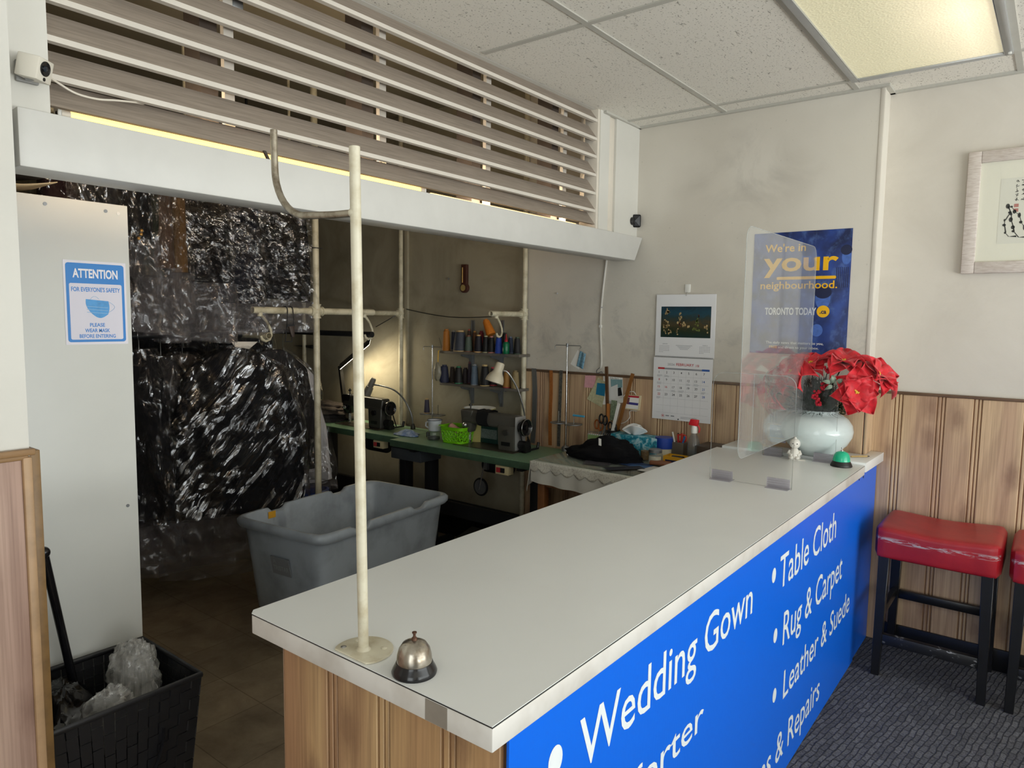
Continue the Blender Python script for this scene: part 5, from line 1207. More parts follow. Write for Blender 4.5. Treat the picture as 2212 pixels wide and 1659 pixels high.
def cone(x, y, z, col, label, r0=0.026, r1=0.016, h=0.105, top=None, tilt=None, group='thread cones on the upper shelf', name='thread_cone'):
    t_ = thing(name, label, 'thread', (x, y, z), group)
    R = tilt if tilt else Matrix.Identity(3)
    m_ = mat('thread_'+col.strip('#'), col, 0.6, var=0.12, vscale=60, bump=0.3, bscale=400)
    obj('thread', MB().lathe([(r0*0.9, 0.004), (r0, 0.008), ((r0*2+r1)/3, h*0.4), (r1, h*0.95), (r1*0.8, h*0.97)], (x, y, z), 20, R), m_, t_)
    obj('core', MB().lathe([(r0*0.96, 0.0), (r0*0.96, 0.004), (r1*0.72, h*0.97), (r1*0.72, h*1.05), (r1*0.55, h*1.05), (r1*0.55, h*0.99)], (x, y, z), 16, R), mat('core_'+(top or '#b59a6c').strip('#'), top or '#b59a6c', 0.6), t_)
    return t_
s1, zt1 = thread_stand(3.53, 3.44, PX(905, 747, 3.53).z, 'bare thread stand with one dark spool, between the two machines', cone=True)
cone(3.53, 3.44+0.055, zt1+0.0062, '#39374a', 'slate purple thread cone standing on the tray of the thread stand', 0.021, 0.015, 0.10, group='loose thread cones')
c2 = PX(1214, 745, 3.53)
s2, zt2 = thread_stand(3.53, PX(1222, 960, 3.53).y, c2.z, 'thread stand with a banknote and a slip hung from its arm')
yS2 = PX(1222, 960, 3.53).y

# gooseneck lamps
def gooseneck(label, base, neck, shade_c, axis, shade_m, neck_m, s, kind):
    t_ = thing('machine_lamp', label, 'lamp', base)
    obj('base', MB().lathe([(0.017*s, 0), (0.017*s, 0.012), (0.009*s, 0.04), (0.007*s, 0.04)], base, 16), M_DARKM, t_)
    obj('neck', MB().tube(smooth([V(base)+V((0, 0, 0.03))]+[V(p) for p in neck], 10), 0.0058*s, 10), neck_m, t_)
    d = V(axis).normalized(); q = d.to_track_quat('Z', 'Y').to_matrix()
    if kind == 'bell': prof = [(0.0, -0.085), (0.022, -0.085), (0.027, -0.080), (0.030, -0.03), (0.034, -0.02), (0.046, -0.004), (0.055, 0.018), (0.058, 0.042), (0.055, 0.042), (0.051, 0.02), (0.040, 0.0), (0.0, -0.02)]
    else: prof = [(0.0, -0.075), (0.017, -0.075), (0.021, -0.06), (0.022, -0.01), (0.027, -0.008), (0.030, 0.055), (0.027, 0.055), (0.022, 0.0), (0.0, -0.02)]
    sh_ = obj('shade', MB().lathe([(r*s, z*s) for r, z in prof], shade_c, 32, q), shade_m, t_)
    obj('bulb', MB().ell(V(shade_c)+d*0.012*s, 0.026*s if kind == 'bell' else 0.016*s), mat('unlit_bulb', '#c9c9c4', 0.3), sh_)
    return t_
bz = PX(1141, 962, 3.52); bz = V((3.52, bz.y, TZ))
gooseneck('cream bell shaded gooseneck lamp over the grey sewing machine', bz, [PX(1137, 920, 3.51), PX(1130, 880, 3.48), PX(1118, 840, 3.44), PX(1098, 806, 3.38), PX(1086, 800, 3.36)], PX(1072, 812, 3.34), (-0.28, 0.16, -0.9), mat('cream_lamp_shade', '#d6cdb6', 0.35), M_STEEL, 1.0, 'bell')
b2z = PZ(892, 918, TZ); b2z = V((3.50, PX(892, 918, 3.50).y, TZ))
gooseneck('small grey cylinder lamp on a gooseneck, leaning over the dark sewing machine', b2z, [PX(888, 893, 3.49), PX(872, 862, 3.47), PX(850, 842, 3.46), PX(822, 833, 3.45), PX(806, 831, 3.44)], PX(798, 838, 3.43), (-0.25, 0.32, -0.9), mat('grey_lamp_shade', '#66645e', 0.4), M_DULL, 1.05, 'cyl')
# LED desk lamp
lb_ = PZ(748, 902, TZ); LXx = 3.50; lb_ = V((LXx, PX(748, 900, LXx).y, TZ))
ld = thing('led_desk_lamp', 'slim black desk lamp with a lit white bar, on the far sewing table', 'lamp', lb_)
obj('base', MB().box((LXx-0.055, lb_.y-0.10, TZ+0.001), (LXx+0.055, lb_.y+0.06, TZ+0.018)), M_BLACK, ld, bevel=0.004)
e1 = PX(735, 793, LXx+0.0); e2 = PX(800, 738, LXx-0.10)
obj('stem', MB().hexa([(LXx-0.016, lb_.y-0.014, TZ+0.017), (LXx+0.016, lb_.y-0.014, TZ+0.017), (LXx+0.016, lb_.y+0.014, TZ+0.017), (LXx-0.016, lb_.y+0.014, TZ+0.017)], [(LXx-0.014, e1.y-0.010, e1.z), (LXx+0.014, e1.y-0.010, e1.z), (LXx+0.014, e1.y+0.010, e1.z), (LXx-0.014, e1.y+0.010, e1.z)]), M_BLACK, ld)
dv_ = (e2-e1).normalized(); sd_ = dv_.cross(V((-1.0, -0.35, 0.75))).normalized(); nn_ = sd_.cross(dv_).normalized()
if nn_.z > 0: nn_ = -nn_
n2_ = dv_.cross(V((-0.5, 0, 1))).normalized().cross(dv_).normalized()
if n2_.z > 0: n2_ = -n2_
ctr = (e1+e2)/2
obj('head', MB().obox(ctr-nn_*0.006, dv_*((e2-e1).length/2), sd_*0.026, nn_*0.005), M_BLACK, ld, bevel=0.002)
obj('hinge', MB().cyl(e1+V((-0.016, 0, 0)), e1+V((0.016, 0, 0)), 0.009), M_BLACK, ld)
obj('light_bar', MB().obox(ctr+nn_*0.0006, dv_*((e2-e1).length/2-0.01), sd_*0.024, nn_*0.0018), mat('lit_led_bar', '#fff3d8', 0.5, emit=7.0), ld)
la = area('led_glow', ctr+n2_*0.03, ctr+n2_*0.5, (e2-e1).length*0.9, 0.02, 2.2, (1.0, 0.86, 0.58))
la.rotation_euler = Matrix((dv_, (-n2_).cross(dv_), -n2_)).transposed().to_euler()

# things lying on the sewing tables
def heap(name, label, cat, c, r, seed, m_, amp=0.25, nu=56, nv=30, f=2.6, group=None):
    q = MB(); c = V(c)
    def P(u, v):
        ph = 2*pi*u; th = (pi/2)*v
        d = V((cos(th)*cos(ph), cos(th)*sin(ph), sin(th)))
        k = 1 + amp*(nz(d.x*f+seed, d.y*f, d.z*f)+0.6*abs(nz(d.x*f*2, d.y*f*2+seed, d.z*f*3)))
        return c+V((d.x*r[0]*k, d.y*r[1]*k, max(0.0, d.z*r[2]*k)))
    q.surf(P, nu, nv, cu=True); q.f.append(tuple(range(nu-1, -1, -1)))
    return solo(name, q, m_, label, cat, group, angle=80)
jc = PZ(690, 903, TZ)
heap('folded_trousers', 'lower bundle of charcoal trousers heaped on the far sewing table', 'trousers', (3.385, PX(690, 900, 3.385).y, TZ+0.001), (0.16, 0.26, 0.075), 3.0, M_FABD, 0.22, group='trousers on the far table')
heap('folded_trousers', 'upper brownish grey trousers laid over the charcoal bundle', 'trousers', (3.40, PX(705, 880, 3.40).y, TZ+0.062), (0.13, 0.24, 0.07), 8.0, M_FABT, 0.30, group='trousers on the far table')
heap('folded_trousers', 'black trousers draped at the left end of the bundle', 'trousers', (3.38, PX(655, 872, 3.38).y, TZ+0.075), (0.11, 0.12, 0.075), 5.0, M_FABK, 0.3, group='trousers on the far table')
for x, y, yb, col, lab in ((646, 845, 873, '#cfc6ac', 'cream thread cone on the dark trousers at the back'), (671, 827, 873, '#e4e2e6', 'white thread cone beside the rack upright at the back')):
    p = PX(x, yb, 3.52); cone(3.52, p.y, p.z-0.008, col, lab, 0.033, 0.020, PX(x, y, 3.52).z-p.z, group='loose thread cones')
tsh = thing('spool_shelf', 'low dark wooden shelf behind the trousers, holding two thread cones', 'shelf', (3.53, PX(655, 873, 3.52).y, TZ))
yq = PX(655, 873, 3.52).y; zq = PX(655, 873, 3.52).z-0.0085
obj('board', MB().box((3.46, yq-0.24, zq-0.018), (3.60, yq+0.14, zq)), M_FABB, tsh)
for yy in (yq-0.22, yq+0.12): obj('support', MB().box((3.50, yy-0.012, TZ+0.0005), (3.59, yy+0.012, zq-0.018)), M_FABB, tsh)
# blue cloth
cl_ = PZ(882, 938, TZ)
q = MB().surf(lambda u, v: V((3.30+0.075*(v*2-1)*(1-0.2*abs(u*2-1)), cl_.y*3.30/cl_.x+0.10*(u*2-1)*(0.8+0.3*sin(v*5)), TZ+0.004+0.030*max(0, (1-abs(u*2-1)**1.5)*(1-abs(v*2-1)**1.5))*(0.7+0.5*sin(u*9+v*4)**2)+0.006*abs(nz(u*5, v*5, 1)))), 30, 22)
solo('blue_cloth', q, mat('pale_blue_cloth', '#a9bbd3', 0.85, var=0.08, vscale=20, dark='#4a6fb0'), 'crumpled pale blue cloth lying on the front of the middle green table', 'cloth', solid=0.003)
# pitcher on its side over a glass pot, and the green basket
pb = V((3.285, PX(937, 952, 3.285).y, TZ))
gj = thing('glass_pot', 'low clear glass pot with a black handle, under the white mug', 'pot', pb)
obj('bowl', MB().lathe([(0.040, 0.001), (0.044, 0.006), (0.045, 0.05), (0.042, 0.055), (0.042, 0.008), (0.0, 0.006)], pb, 28), M_GLASS, gj)
obj('handle', MB().box((pb.x-0.01, pb.y+0.043, TZ+0.008), (pb.x+0.012, pb.y+0.062, TZ+0.045)), M_BLACK, gj, bevel=0.004); obj('contents', MB().cyl((pb.x, pb.y, TZ+0.0065), (pb.x, pb.y, TZ+0.02), 0.040), M_FABD, gj)
mb_ = V((3.30, PX(939, 930, 3.30).y, TZ+0.0565))
mg = thing('enamel_mug', 'white enamel mug with a navy rim beside the lime basket', 'mug', mb_)
obj('cup', MB().lathe([(0.036, 0.0), (0.040, 0.004), (0.042, 0.05), (0.050, 0.072), (0.047, 0.072), (0.039, 0.05), (0.037, 0.006), (0, 0.005)], mb_, 32), mat('white_enamel', '#d4d9e2', 0.25), mg); obj('rim', MB().tube([(mb_.x+0.0485*cos(a_), mb_.y+0.0485*sin(a_), mb_.z+0.072) for a_ in [2*pi*k/32 for k in range(32)]], 0.0022, 6, closed=True), mat('navy_enamel', '#1d2740', 0.3), mg)
obj('handle', MB().tube([mb_+V((-0.012, 0.040, 0.058)), mb_+V((-0.018, 0.062, 0.05)), mb_+V((-0.018, 0.064, 0.028)), mb_+V((-0.010, 0.042, 0.012))], 0.0055, 8), mat('white_enamel', '#d4d9e2'), mg)
# lime basket with cut-outs
B0 = PX(973, 957, 3.225); 
gb = thing('lime_basket', 'lime green plastic basket with cut-out sides on the nearest sewing table', 'basket', (3.30, B0.y, TZ))
M_LIME = mat('lime_plastic', '#7fd312', 0.4)
bw, bl_, bh = 0.078, 0.098, 0.108
by0 = B0.y+0.015; bc = V((3.312, by0+0.005, TZ+0.0006))
def bpt(s_, h, off=0.0):
    f = h/bh; ax = bw*(0.84+0.16*f)+off; ay = bl_*(0.84+0.16*f)+off; a_ = 2*pi*s_; ca, sa = cos(a_), sin(a_); n_ = 5.0
    k = (abs(ca/ax)**n_+abs(sa/ay)**n_)**(-1/n_); return bc+V((k*ca, k*sa, h))
q = MB(); rnd = random.Random(12); NS, NH = 34, 4
dm = [[(k/NS + (rnd.uniform(-0.006, 0.006)), 0.014+0.070*j/NH + (rnd.uniform(-0.004, 0.004) if 0 < j < NH else 0)) for k in range(NS)] for j in range(NH+1)]
for j in range(NH):
    for k in range(NS):
        a_, b_, c_, d_ = dm[j][k], dm[j][(k+1) % NS], dm[j+1][(k+1) % NS], dm[j+1][k]
        for p_, r__ in ((a_, b_), (a_, d_), (a_, c_) if (k+j) % 2 else (b_, d_)):
            s1_, s2_ = p_[0], r__[0]
            if abs(s2_-s1_) > 0.5: s2_ += 1 if s2_ < s1_ else -1
            q.tube([bpt(s1_, p_[1]), bpt(s2_, r__[1])], 0.0021, 4, caps=False)
obj('lattice', q, M_LIME, gb, flat=True)
q = MB().surf(lambda u, v: bpt(u, 0.084+(bh-0.084)*min(1, v*1.4), 0.001+(0.010 if v > 0.72 else 0)), 64, 6, cu=True); obj('rim', q, M_LIME, gb, solid=0.002)
q = MB().surf(lambda u, v: bpt(u, 0.014*v), 64, 2, cu=True); q.add([bpt(k/64, 0.001) for k in range(64)], [tuple(range(64))]); obj('base', q, M_LIME, gb, solid=0.0015)
sp_ = V((bc.x-0.012, bc.y+0.055, TZ+0.102))
cone(sp_.x, sp_.y, sp_.z, '#d9a596', 'pink thread spool lying tilted on top of the lime basket', 0.024, 0.019, 0.075, top='#6a5c50', tilt=Matrix.Rotation(radians(112), 3, 'X') @ Matrix.Rotation(radians(10), 3, 'Y'), group='loose thread cones')
cone(bc.x+0.045, bc.y-0.03, TZ+0.094, '#d8d5d2', 'small white spool with a pink top at the back of the lime basket', 0.014, 0.012, 0.045, top='#c58a8a', group='loose thread cones')
# yellow enamel pot and teal tin behind the near machine
yp_ = PX(1035, 948, 3.46); yc = V((3.462, PX(1036, 900, 3.462).y, TZ+0.001))
ye = thing('enamel_pot', 'pale yellow enamel pot with a white inside, behind the grey machine', 'pot', yc)
k_ = (PX(1036, 881, 3.462).z-yc.z)/0.184
obj('body', MB().lathe([(r_, z_*k_) for r_, z_ in ((0.085, 0.0), (0.088, 0.01), (0.094, 0.15), (0.098, 0.172), (0.108, 0.182), (0.106, 0.184), (0.094, 0.172), (0.09, 0.15), (0.083, 0.01), (0, 0.008))], yc, 40), mat('pale_yellow_enamel', '#c9c079', 0.3), ye)
obj('lining', MB().lathe([(r_, z_*k_) for r_, z_ in ((0.1055, 0.1855), (0.093, 0.172), (0.0895, 0.15), (0.0825, 0.012), (0.0, 0.0105))], yc, 40, cap=False), mat('white_enamel_lining', '#e3e3de', 0.3), ye)
tn_ = PX(1062, 960, 3.395)
tt = thing('teal_tin', 'dark teal tin with a grey label standing behind the grey machine arm', 'tin', (3.43, tn_.y, TZ+0.0045))
ty0 = PX(1082, 960, 3.40).y; ty1 = PX(1036, 955, 3.40).y
tz = TZ+0.0045
obj('box', MB().box((3.40, ty0, tz), (3.455, ty1, tz+0.115)), mat('teal_tin_paint', '#274743', 0.4), tt, bevel=0.004)
q = MB(); rect(q, (3.399, ty1, tz), (0, -1, 0), (0, 0, 1), 0.012, 0.03, (ty1-ty0)*0.82, 0.09); obj('label', q, mat('grey_label', '#7d8a88', 0.5, var=0.4, vscale=120), tt, flat=True, fix=False)

# ------------------------------------------------------------------ wall shelves with thread
XS = 3.515
z1 = PX(1040, 762, XS).z; z2 = PX(1040, 834, XS).z
ya, yb_ = PX(950, 760, XS).y, PX(1121, 770, XS).y
def shelf(z, label, y0=yb_, y1=ya):
    t_ = thing('wall_shelf', label, 'shelf', (3.57, (y0+y1)/2, z), 'grey bracket shelves')
    obj('board', MB().box((XS, y0, z-0.017), (3.632, y1, z)), mat('grey_shelf_board', '#6c675f', 0.5, var=0.15), t_, bevel=0.001)
    for px_ in (1020, 1083):
        y = PX(px_, 800, 3.64).y
        obj('bracket', MB().prism([(3.645, z-0.12), (3.645, z-0.017), (3.525, z-0.017), (3.53, z-0.03), (3.61, z-0.05), (3.628, z-0.12)], (0, y-0.006, 0), (1, 0, 0), (0, 0, 1), (0, 0.012, 0)), M_DULL, t_)
    obj('clip_edge', MB().box((XS-0.001, y0+0.11, z-0.022), (XS+0.02, y0+0.15, z-0.0005)), M_DULL, t_)
shelf(z1, 'upper grey wall shelf crowded with thread cones'); shelf(z2, 'lower grey wall shelf of thread cones behind the cream lamp')
for px_ in (1020, 1083):
    y = PX(px_, 800, 3.64).y; tz_ = PX(px_, 692, 3.64).z
    solo('shelf_upright', MB().box((3.640, y-0.011, 0.97), (3.652, y+0.011, tz_)).box((3.638, y-0.011, 0.97), (3.641, y-0.007, tz_)).box((3.638, y+0.007, 0.97), (3.641, y+0.011, tz_)), M_DULL, ('left' if px_ == 1020 else 'right')+' slotted metal upright carrying the thread shelves', 'shelf upright', 'slotted shelf uprights')
XF, XBk = 3.540, 3.600
up_list = [  # px left, px right, top py, row, colour, core, label
 (957, 971, 713, 0, '#a8691f', '#a8691f', 'ochre gold thread cone, first on the upper shelf'),
 (974, 985, 716, 1, '#2a3245', '#8a8a84', 'dark blue thread cone behind, second from the left on the upper shelf'),
 (982, 1006, 716, 0, '#363a45', '#b59a6c', 'widest charcoal blue thread cone on the upper shelf'),
 (1005, 1019, 726, 0, '#4c5a50', '#7a4a3a', 'grey green thread cone with stripes on the upper shelf'),
 (1009, 1017, 713, 1, '#3a2a22', '#9a4a3a', 'dark brown cone with a rust top behind the grey green one'),
 (1021, 1029, 717, 1, '#5a3a20', '#b5803a', 'brown cone with an amber top, behind the shelf upright'),
 (1026, 1041, 725, 0, '#1a1722', '#c9a26a', 'near black cone with a tan top, centre of the upper shelf'),
 (1034, 1045, 717, 1, '#6e1420', '#6e1420', 'dark red cone peeking out behind the near black one'),
 (1043, 1056, 727, 0, '#141416', '#a0a080', 'plain black cone right of centre on the upper shelf'),
 (1055, 1068, 728, 0, '#101013', '#c07a70', 'black cone with a pink top beside the royal blue one'),
 (1070, 1084, 729, 0, '#1c3fa0', '#1c3fa0', 'royal blue thread cone on the upper shelf'),
 (1085, 1095, 721, 1, '#0e0e10', '#0e0e10', 'black cone behind the green oil bottle'),
 (1097, 1108, 729, 1, '#2f3c55', '#6a7890', 'slate blue cone right of the green bottle'),
 (1110, 1124, 730, 0, '#17171a', '#3a4a3a', 'black cone at the right end of the upper shelf')]
for a_, b_, tp, row, col, core, lab in up_list:
    X = XBk if row else XF; m_ = (a_+b_)/2; y = PX(m_, 760, X).y; w = abs(PX(a_, 760, X).y-PX(b_, 760, X).y)*0.95
    cone(X, y, z1+0.0005, col, lab, w/2*1.0, w/2*0.70, max(0.07, PX(m_, tp, X).z-z1), top=core)
p = PX(1056, 730, 3.565); cone(3.565, p.y-0.02, z1+0.118, '#c8741c', 'orange thread cone lying tilted on top of the others', 0.032, 0.022, 0.105, top='#c8741c', tilt=Matrix.Rotation(radians(-28), 3, 'X'))
y = PX(1093, 760, 3.528).y
ob = thing('oil_bottle', 'green oil bottle with a red nozzle on the upper thread shelf', 'bottle', (3.528, y, z1+0.0004))
obj('body', MB().lathe([(0.020, 0), (0.022, 0.004), (0.022, 0.062), (0.016, 0.074), (0.009, 0.078)], (3.528, y, z1+0.0004), 20), mat('green_bottle', '#0e6b45', 0.3, var=0.2, vscale=80), ob)
obj('nozzle', MB().lathe([(0.011, 0.076), (0.011, 0.088), (0.006, 0.094), (0.0025, 0.125), (0.001, 0.128)], (3.528, y, z1+0.0004), 16), mat('red_nozzle', '#a8202c', 0.35), ob)
lo_list = [
 (951, 968, 790, 0, '#20253f', '#20253f', 'navy cone first on the lower shelf'),
 (970, 983, 794, 1, '#3a322b', '#3a322b', 'dark brown cone second on the lower shelf'),
 (983, 998, 793, 0, '#1f1e1e', '#2f7a55', 'black cone with a green top and base on the lower shelf'),
 (999, 1011, 796, 1, '#2c2528', '#2c2528', 'brown black cone in the middle of the lower shelf'),
 (1010, 1018, 784, 1, '#37303e', '#5a2a33', 'dim purple cone behind the pale blue one'),
 (1018, 1032, 789, 0, '#5f7184', '#8a8f96', 'pale blue thread cone on the lower shelf'),
 (1038, 1056, 790, 0, '#101114', '#c9b07a', 'fat black cone with a yellow tip on the lower shelf'),
 (1058, 1072, 795, 1, '#2a1d20', '#b8404a', 'dark cone with a red base behind the cream lamp shade'),
 (1087, 1102, 803, 0, '#a8793a', '#a03040', 'golden tan cone with a red tip right of the cream lamp'),
 (1105, 1121, 802, 0, '#8d7b55', '#7a6a48', 'beige cone at the right end of the lower shelf')]
for a_, b_, tp, row, col, core, lab in lo_list:
    X = XBk if row else XF; m_ = (a_+b_)/2; y = PX(m_, 830, X).y; w = abs(PX(a_, 830, X).y-PX(b_, 830, X).y)*0.95
    cone(X, y, z2+0.0005, col, lab, w/2*1.0, w/2*0.70, max(0.07, PX(m_, tp, X).z-z2), top=core, group='thread cones on the lower shelf')
# pouch on a yellow tie
p0 = PX(947, 758, 3.512); p1 = PX(946, 782, 3.512); p2 = PX(945, 803, 3.50)
pg = thing('hanging_pouch', 'small clear bag of bobbins hung on a yellow tie from the shelf end', 'bag', p2-V((0, 0, 0.06)))
obj('tie', MB().tube([p0+V((0.01, 0, 0.004)), p0, p1], 0.003, 6), mat('yellow_tie', '#d8ac26', 0.5), pg)
obj('pouch', lump(p2, (0.02, 0.03, 0.062), 4.2, 0.2, 24, 16), mat('dull_clear_pouch', '#8d8877', 0.35, var=0.3, vscale=50), pg)
# slim feather-like plectrum left of the gold cone
q = PX(946, 735, 3.56); solo('clear_ruler_tip', MB().prism([(0, 0), (0.012, 0.002), (-0.03, 0.085), (-0.036, 0.086)], (3.56, PX(955, 745, 3.56).y, z1+0.001), (0, -1, 0), (0, 0, 1), (0.003, 0, 0)), mat('clear_plastic_strip', '#8c8674', 0.3), 'thin clear plastic strip leaning left of the gold thread cone', 'strip')

# thermometer plaque on the olive wall
tp_ = thing('wall_thermometer', 'dark wooden banjo thermometer hanging on the olive wall', 'thermometer', PX(1004, 636, 3.645))
a, b = PX(996, 572, 3.645), PX(1014, 636, 3.645)
yc_ = (PX(999, 600, 3.645).y+PX(1012, 600, 3.645).y)/2; zc_ = PX(1004, 622, 3.645).z; w_ = 0.023
out = [(-w_, a.z-zc_), (w_, a.z-zc_), (w_, 0.03)] + [(0.034*sin(t_), 0.034*cos(t_)) for t_ in [0.75+(2*pi-1.5)*k/20 for k in range(21)]] + [(-w_, 0.03)]
obj('plaque', MB().prism(out, (3.624, yc_, zc_), (0, -1, 0), (0, 0, 1), (0.0275, 0, 0)), mat('dark_plaque_wood', '#4a2a22', 0.4, var=0.2), tp_, bevel=0.003)
q = MB(); disc(q, (3.6235, yc_, zc_), (0, -1, 0), (0, 0, 1), -0.004, 0, 0.022); obj('dial', q, mat('aged_dial', '#a5915a', 0.5, var=0.3, vscale=150), tp_, flat=True, fix=False)
obj('tube', MB().cyl((3.622, yc_+0.008, zc_+0.035), (3.622, yc_+0.008, a.z-0.02), 0.0042), mat('brass_tube', '#b08d4e', 0.35, metal=0.4), tp_)
solo('wall_nail', MB().cyl(PX(969, 602, 3.652), PX(969, 602, 3.63), 0.006, n=8), M_BLACK, 'dark nail in the olive wall left of the thermometer', 'nail')
# black bracket behind the rack upright
q = PX(660, 747, 3.64); solo('dark_bracket', MB().prism([(-0.12, 0.0), (0.14, 0.012), (0.14, -0.018), (0.05, -0.010)], (3.60, q.y, q.z), (0, -1, 0), (0, 0, 1), (0.045, 0, 0)), M_BLACK, 'dark metal bracket on the wall behind the rack upright', 'bracket')
w3 = PX(658, 800, 3.598); solo('wall_pipe', MB().cyl((3.598, w3.y, 0.76), (3.598, w3.y, 3.0), 0.0167, n=16), M_PIPE, 'farthest cream wall pipe, left of the rack upright', 'pipe', 'cream pipes against the workroom wall')
# ------------------------------------------------------------------ the desk behind the counter
DZ = 0.790
dk_ = thing('wooden_desk', 'small brown wooden desk between the counter and the sewing tables', 'desk', (3.3, 1.82, 0))
M_DESK = mat('brown_desk_wood', '#8a5a35', 0.45, var=0.25, vscale=10)
DX0, DX1, DY0, DY1 = 3.03, 3.60, 1.42, 2.20
obj('top', MB().box((DX0, DY0, DZ-0.022), (DX1, DY1, DZ)), M_DESK, dk_, bevel=0.002)
obj('apron', MB().box((DX0+0.03, DY0+0.03, DZ-0.135), (DX0+0.048, DY1-0.03, DZ-0.022)).box((DX0+0.03, DY1-0.048, DZ-0.135), (DX1-0.03, DY1-0.03, DZ-0.022)), M_DESK, dk_)
for x in (DX0+0.02, DX1-0.06):
    for y in (DY0+0.02, DY1-0.065): obj('leg', MB().box((x, y, 0.001), (x+0.045, y+0.045, DZ-0.022)), M_DESK, dk_, bevel=0.003)
obj('shelf', MB().box((DX0+0.03, DY0+0.03, 0.45), (DX1-0.03, DY1-0.03, 0.468)), M_DESK, dk_)
solo('red_folder', MB().box((DX0+0.08, 1.9, 0.469), (DX1-0.1, 2.1, 0.53)), mat('red_folder', '#7d2230', 0.5), 'dull red folder on the shelf inside the desk', 'folder')
# lace cloth
t = NT('white_lace_cloth'); vec = t.coord('World', (130, 130, 130))
t.set(col=t.ramp(t.noise(vec, 1, 3, 0.6), [(0.35, '#b9b6a9'), (0.5, '#d9d7cd')]), rough=0.9, normal=t.bump(t.noise(vec, 1, 3, 0.6), 0.3, 0.003))
lc = thing('lace_tablecloth', 'white tablecloth with a scalloped lace edge, hanging off the desk', 'tablecloth', (3.3, 1.82, DZ))
def drape(u, v):
    """u along the desk front (0 = counter end), v 0..1 from the back edge over the front and down"""
    y = DY0+(DY1+0.008-DY0)*u
    Lf = DX1-0.06-DX0; tot = Lf+0.115
    s = v*tot
    if s < Lf: return V((DX1-0.06-s, y, DZ+0.0025))
    d = s-Lf; k = min(1, d/0.012)
    return V((DX0-0.004-0.006*k-0.006*(sin(u*36)*d/0.1), y, DZ+0.0025-max(0, d-0.004)-0.012*sin(pi*u)*d/0.1))
obj('cloth', MB().surf(drape, 60, 40), mat('white_cotton', '#d5d4cd', 0.85, var=0.05, vscale=8), lc, angle=60)
def lace(u, v):
    p = drape(u, 1.0 - 0.115/(DX1-0.06-DX0+0.115) + 0.0)
    d = 0.052*v*(0.72+0.42*abs(sin(u*34)))
    return V((DX0-0.0135-0.005*sin(u*36)*v, DY0+(DY1+0.010-DY0)*u, DZ+0.0045-d))
obj('lace_edge', MB().surf(lace, 140, 5), t.m, lc, solid=0.002)
def corner(u, v):
    # the loose corner that falls at the sewing-table end
    y = DY1+0.006+0.018*sin(u*5)*v
    return V((DX0-0.012+0.17*u, y+0.022*v*(1-u)+0.008*sin(u*14)*v, DZ+0.003-0.15*v*(1-u)**0.8-0.02*v))
obj('cloth_corner', MB().surf(corner, 24, 14), mat('white_cotton', '#d5d4cd'), lc, solid=0.002)
gl_ = solo('glass_sheet', MB().box((DX0+0.004, DY0, DZ+0.0052), (DX1-0.005, DY1-0.005, DZ+0.0112)), clear('desk_glass', (0.90, 0.95, 0.92, 1), 0.03, 1.5, 0.06), 'sheet of plate glass lying over the tablecloth on the desk', 'glass', bevel=0.001)
GZ = DZ+0.0116
def on(px_, X): return PX(px_, 1000, X).y
# pictures and cards under and on the glass
for i, (x, y, w, h, rz, col, lab) in enumerate(((3.17, 1.88, 0.05, 0.07, 0.4, '#4b4a50', 'grey photo card lying near the front of the desk glass'), (3.27, 1.72, 0.06, 0.09, -0.3, '#27406e', 'dark blue card on the desk glass by the black garment'), (3.22, 1.62, 0.05, 0.09, 0.2, '#3e6aa0', 'mid blue card near the counter edge of the desk'), (3.19, 1.52, 0.07, 0.10, -0.15, '#d8d7d4', 'white slip of paper at the counter end of the desk'), (3.13, 1.70, 0.035, 0.10, 0.9, '#1b1f2d', 'dark leaflet along the front edge of the desk glass'))):
    c_, s_ = cos(rz), sin(rz); solo('loose_card', MB().obox((x, y, GZ+0.001+0.0012*i), V((c_, s_, 0))*w, V((-s_, c_, 0))*h, (0, 0, 0.0005)), mat('card_%d' % i, col, 0.5, var=0.4, vscale=40), lab, 'card', 'cards on the desk glass')
solo('brown_case', MB().obox((3.34, 1.60, GZ+0.014), V((0.03, 0.01, 0)), V((-0.015, 0.055, 0)), (0, 0, 0.010)), mat('brown_leather', '#8a5638', 0.4), 'small brown leather case on the desk near the yellow box', 'case', bevel=0.008)
# black garment heap with a white tag
hg = PX(1308, 990, 3.30)
q = MB(); hc = V((3.33, PX(1305, 985, 3.33).y+0.0, GZ+0.0006))
def P(u, v):
    ph, th = 2*pi*u, (pi/2)*v; d = V((cos(th)*cos(ph), cos(th)*sin(ph), sin(th)))
    k = 1+0.22*nz(d.x*2.2, d.y*2.2+4, d.z*2)+0.12*abs(nz(d.x*6, d.y*6, d.z*8+2))
    return hc+V((d.x*0.13*k, d.y*0.215*k, d.z*0.115*k*(1-0.25*max(0, sin(ph)))))
q.surf(P, 60, 34, cu=True); q.f.append(tuple(range(59, -1, -1)))
bg_ = thing('black_garment', 'crumpled black garment with a white tag heaped on the desk glass', 'garment', hc)
obj('cloth', q, M_FABK, bg_, angle=80)
tg = PX(1296, 955, 3.23); obj('tag', MB().obox(tg, V((0.0, 0.008, 0.001)), V((0.004, 0.003, 0.018)), V((0.0006, 0, 0))), M_PAPER, bg_)
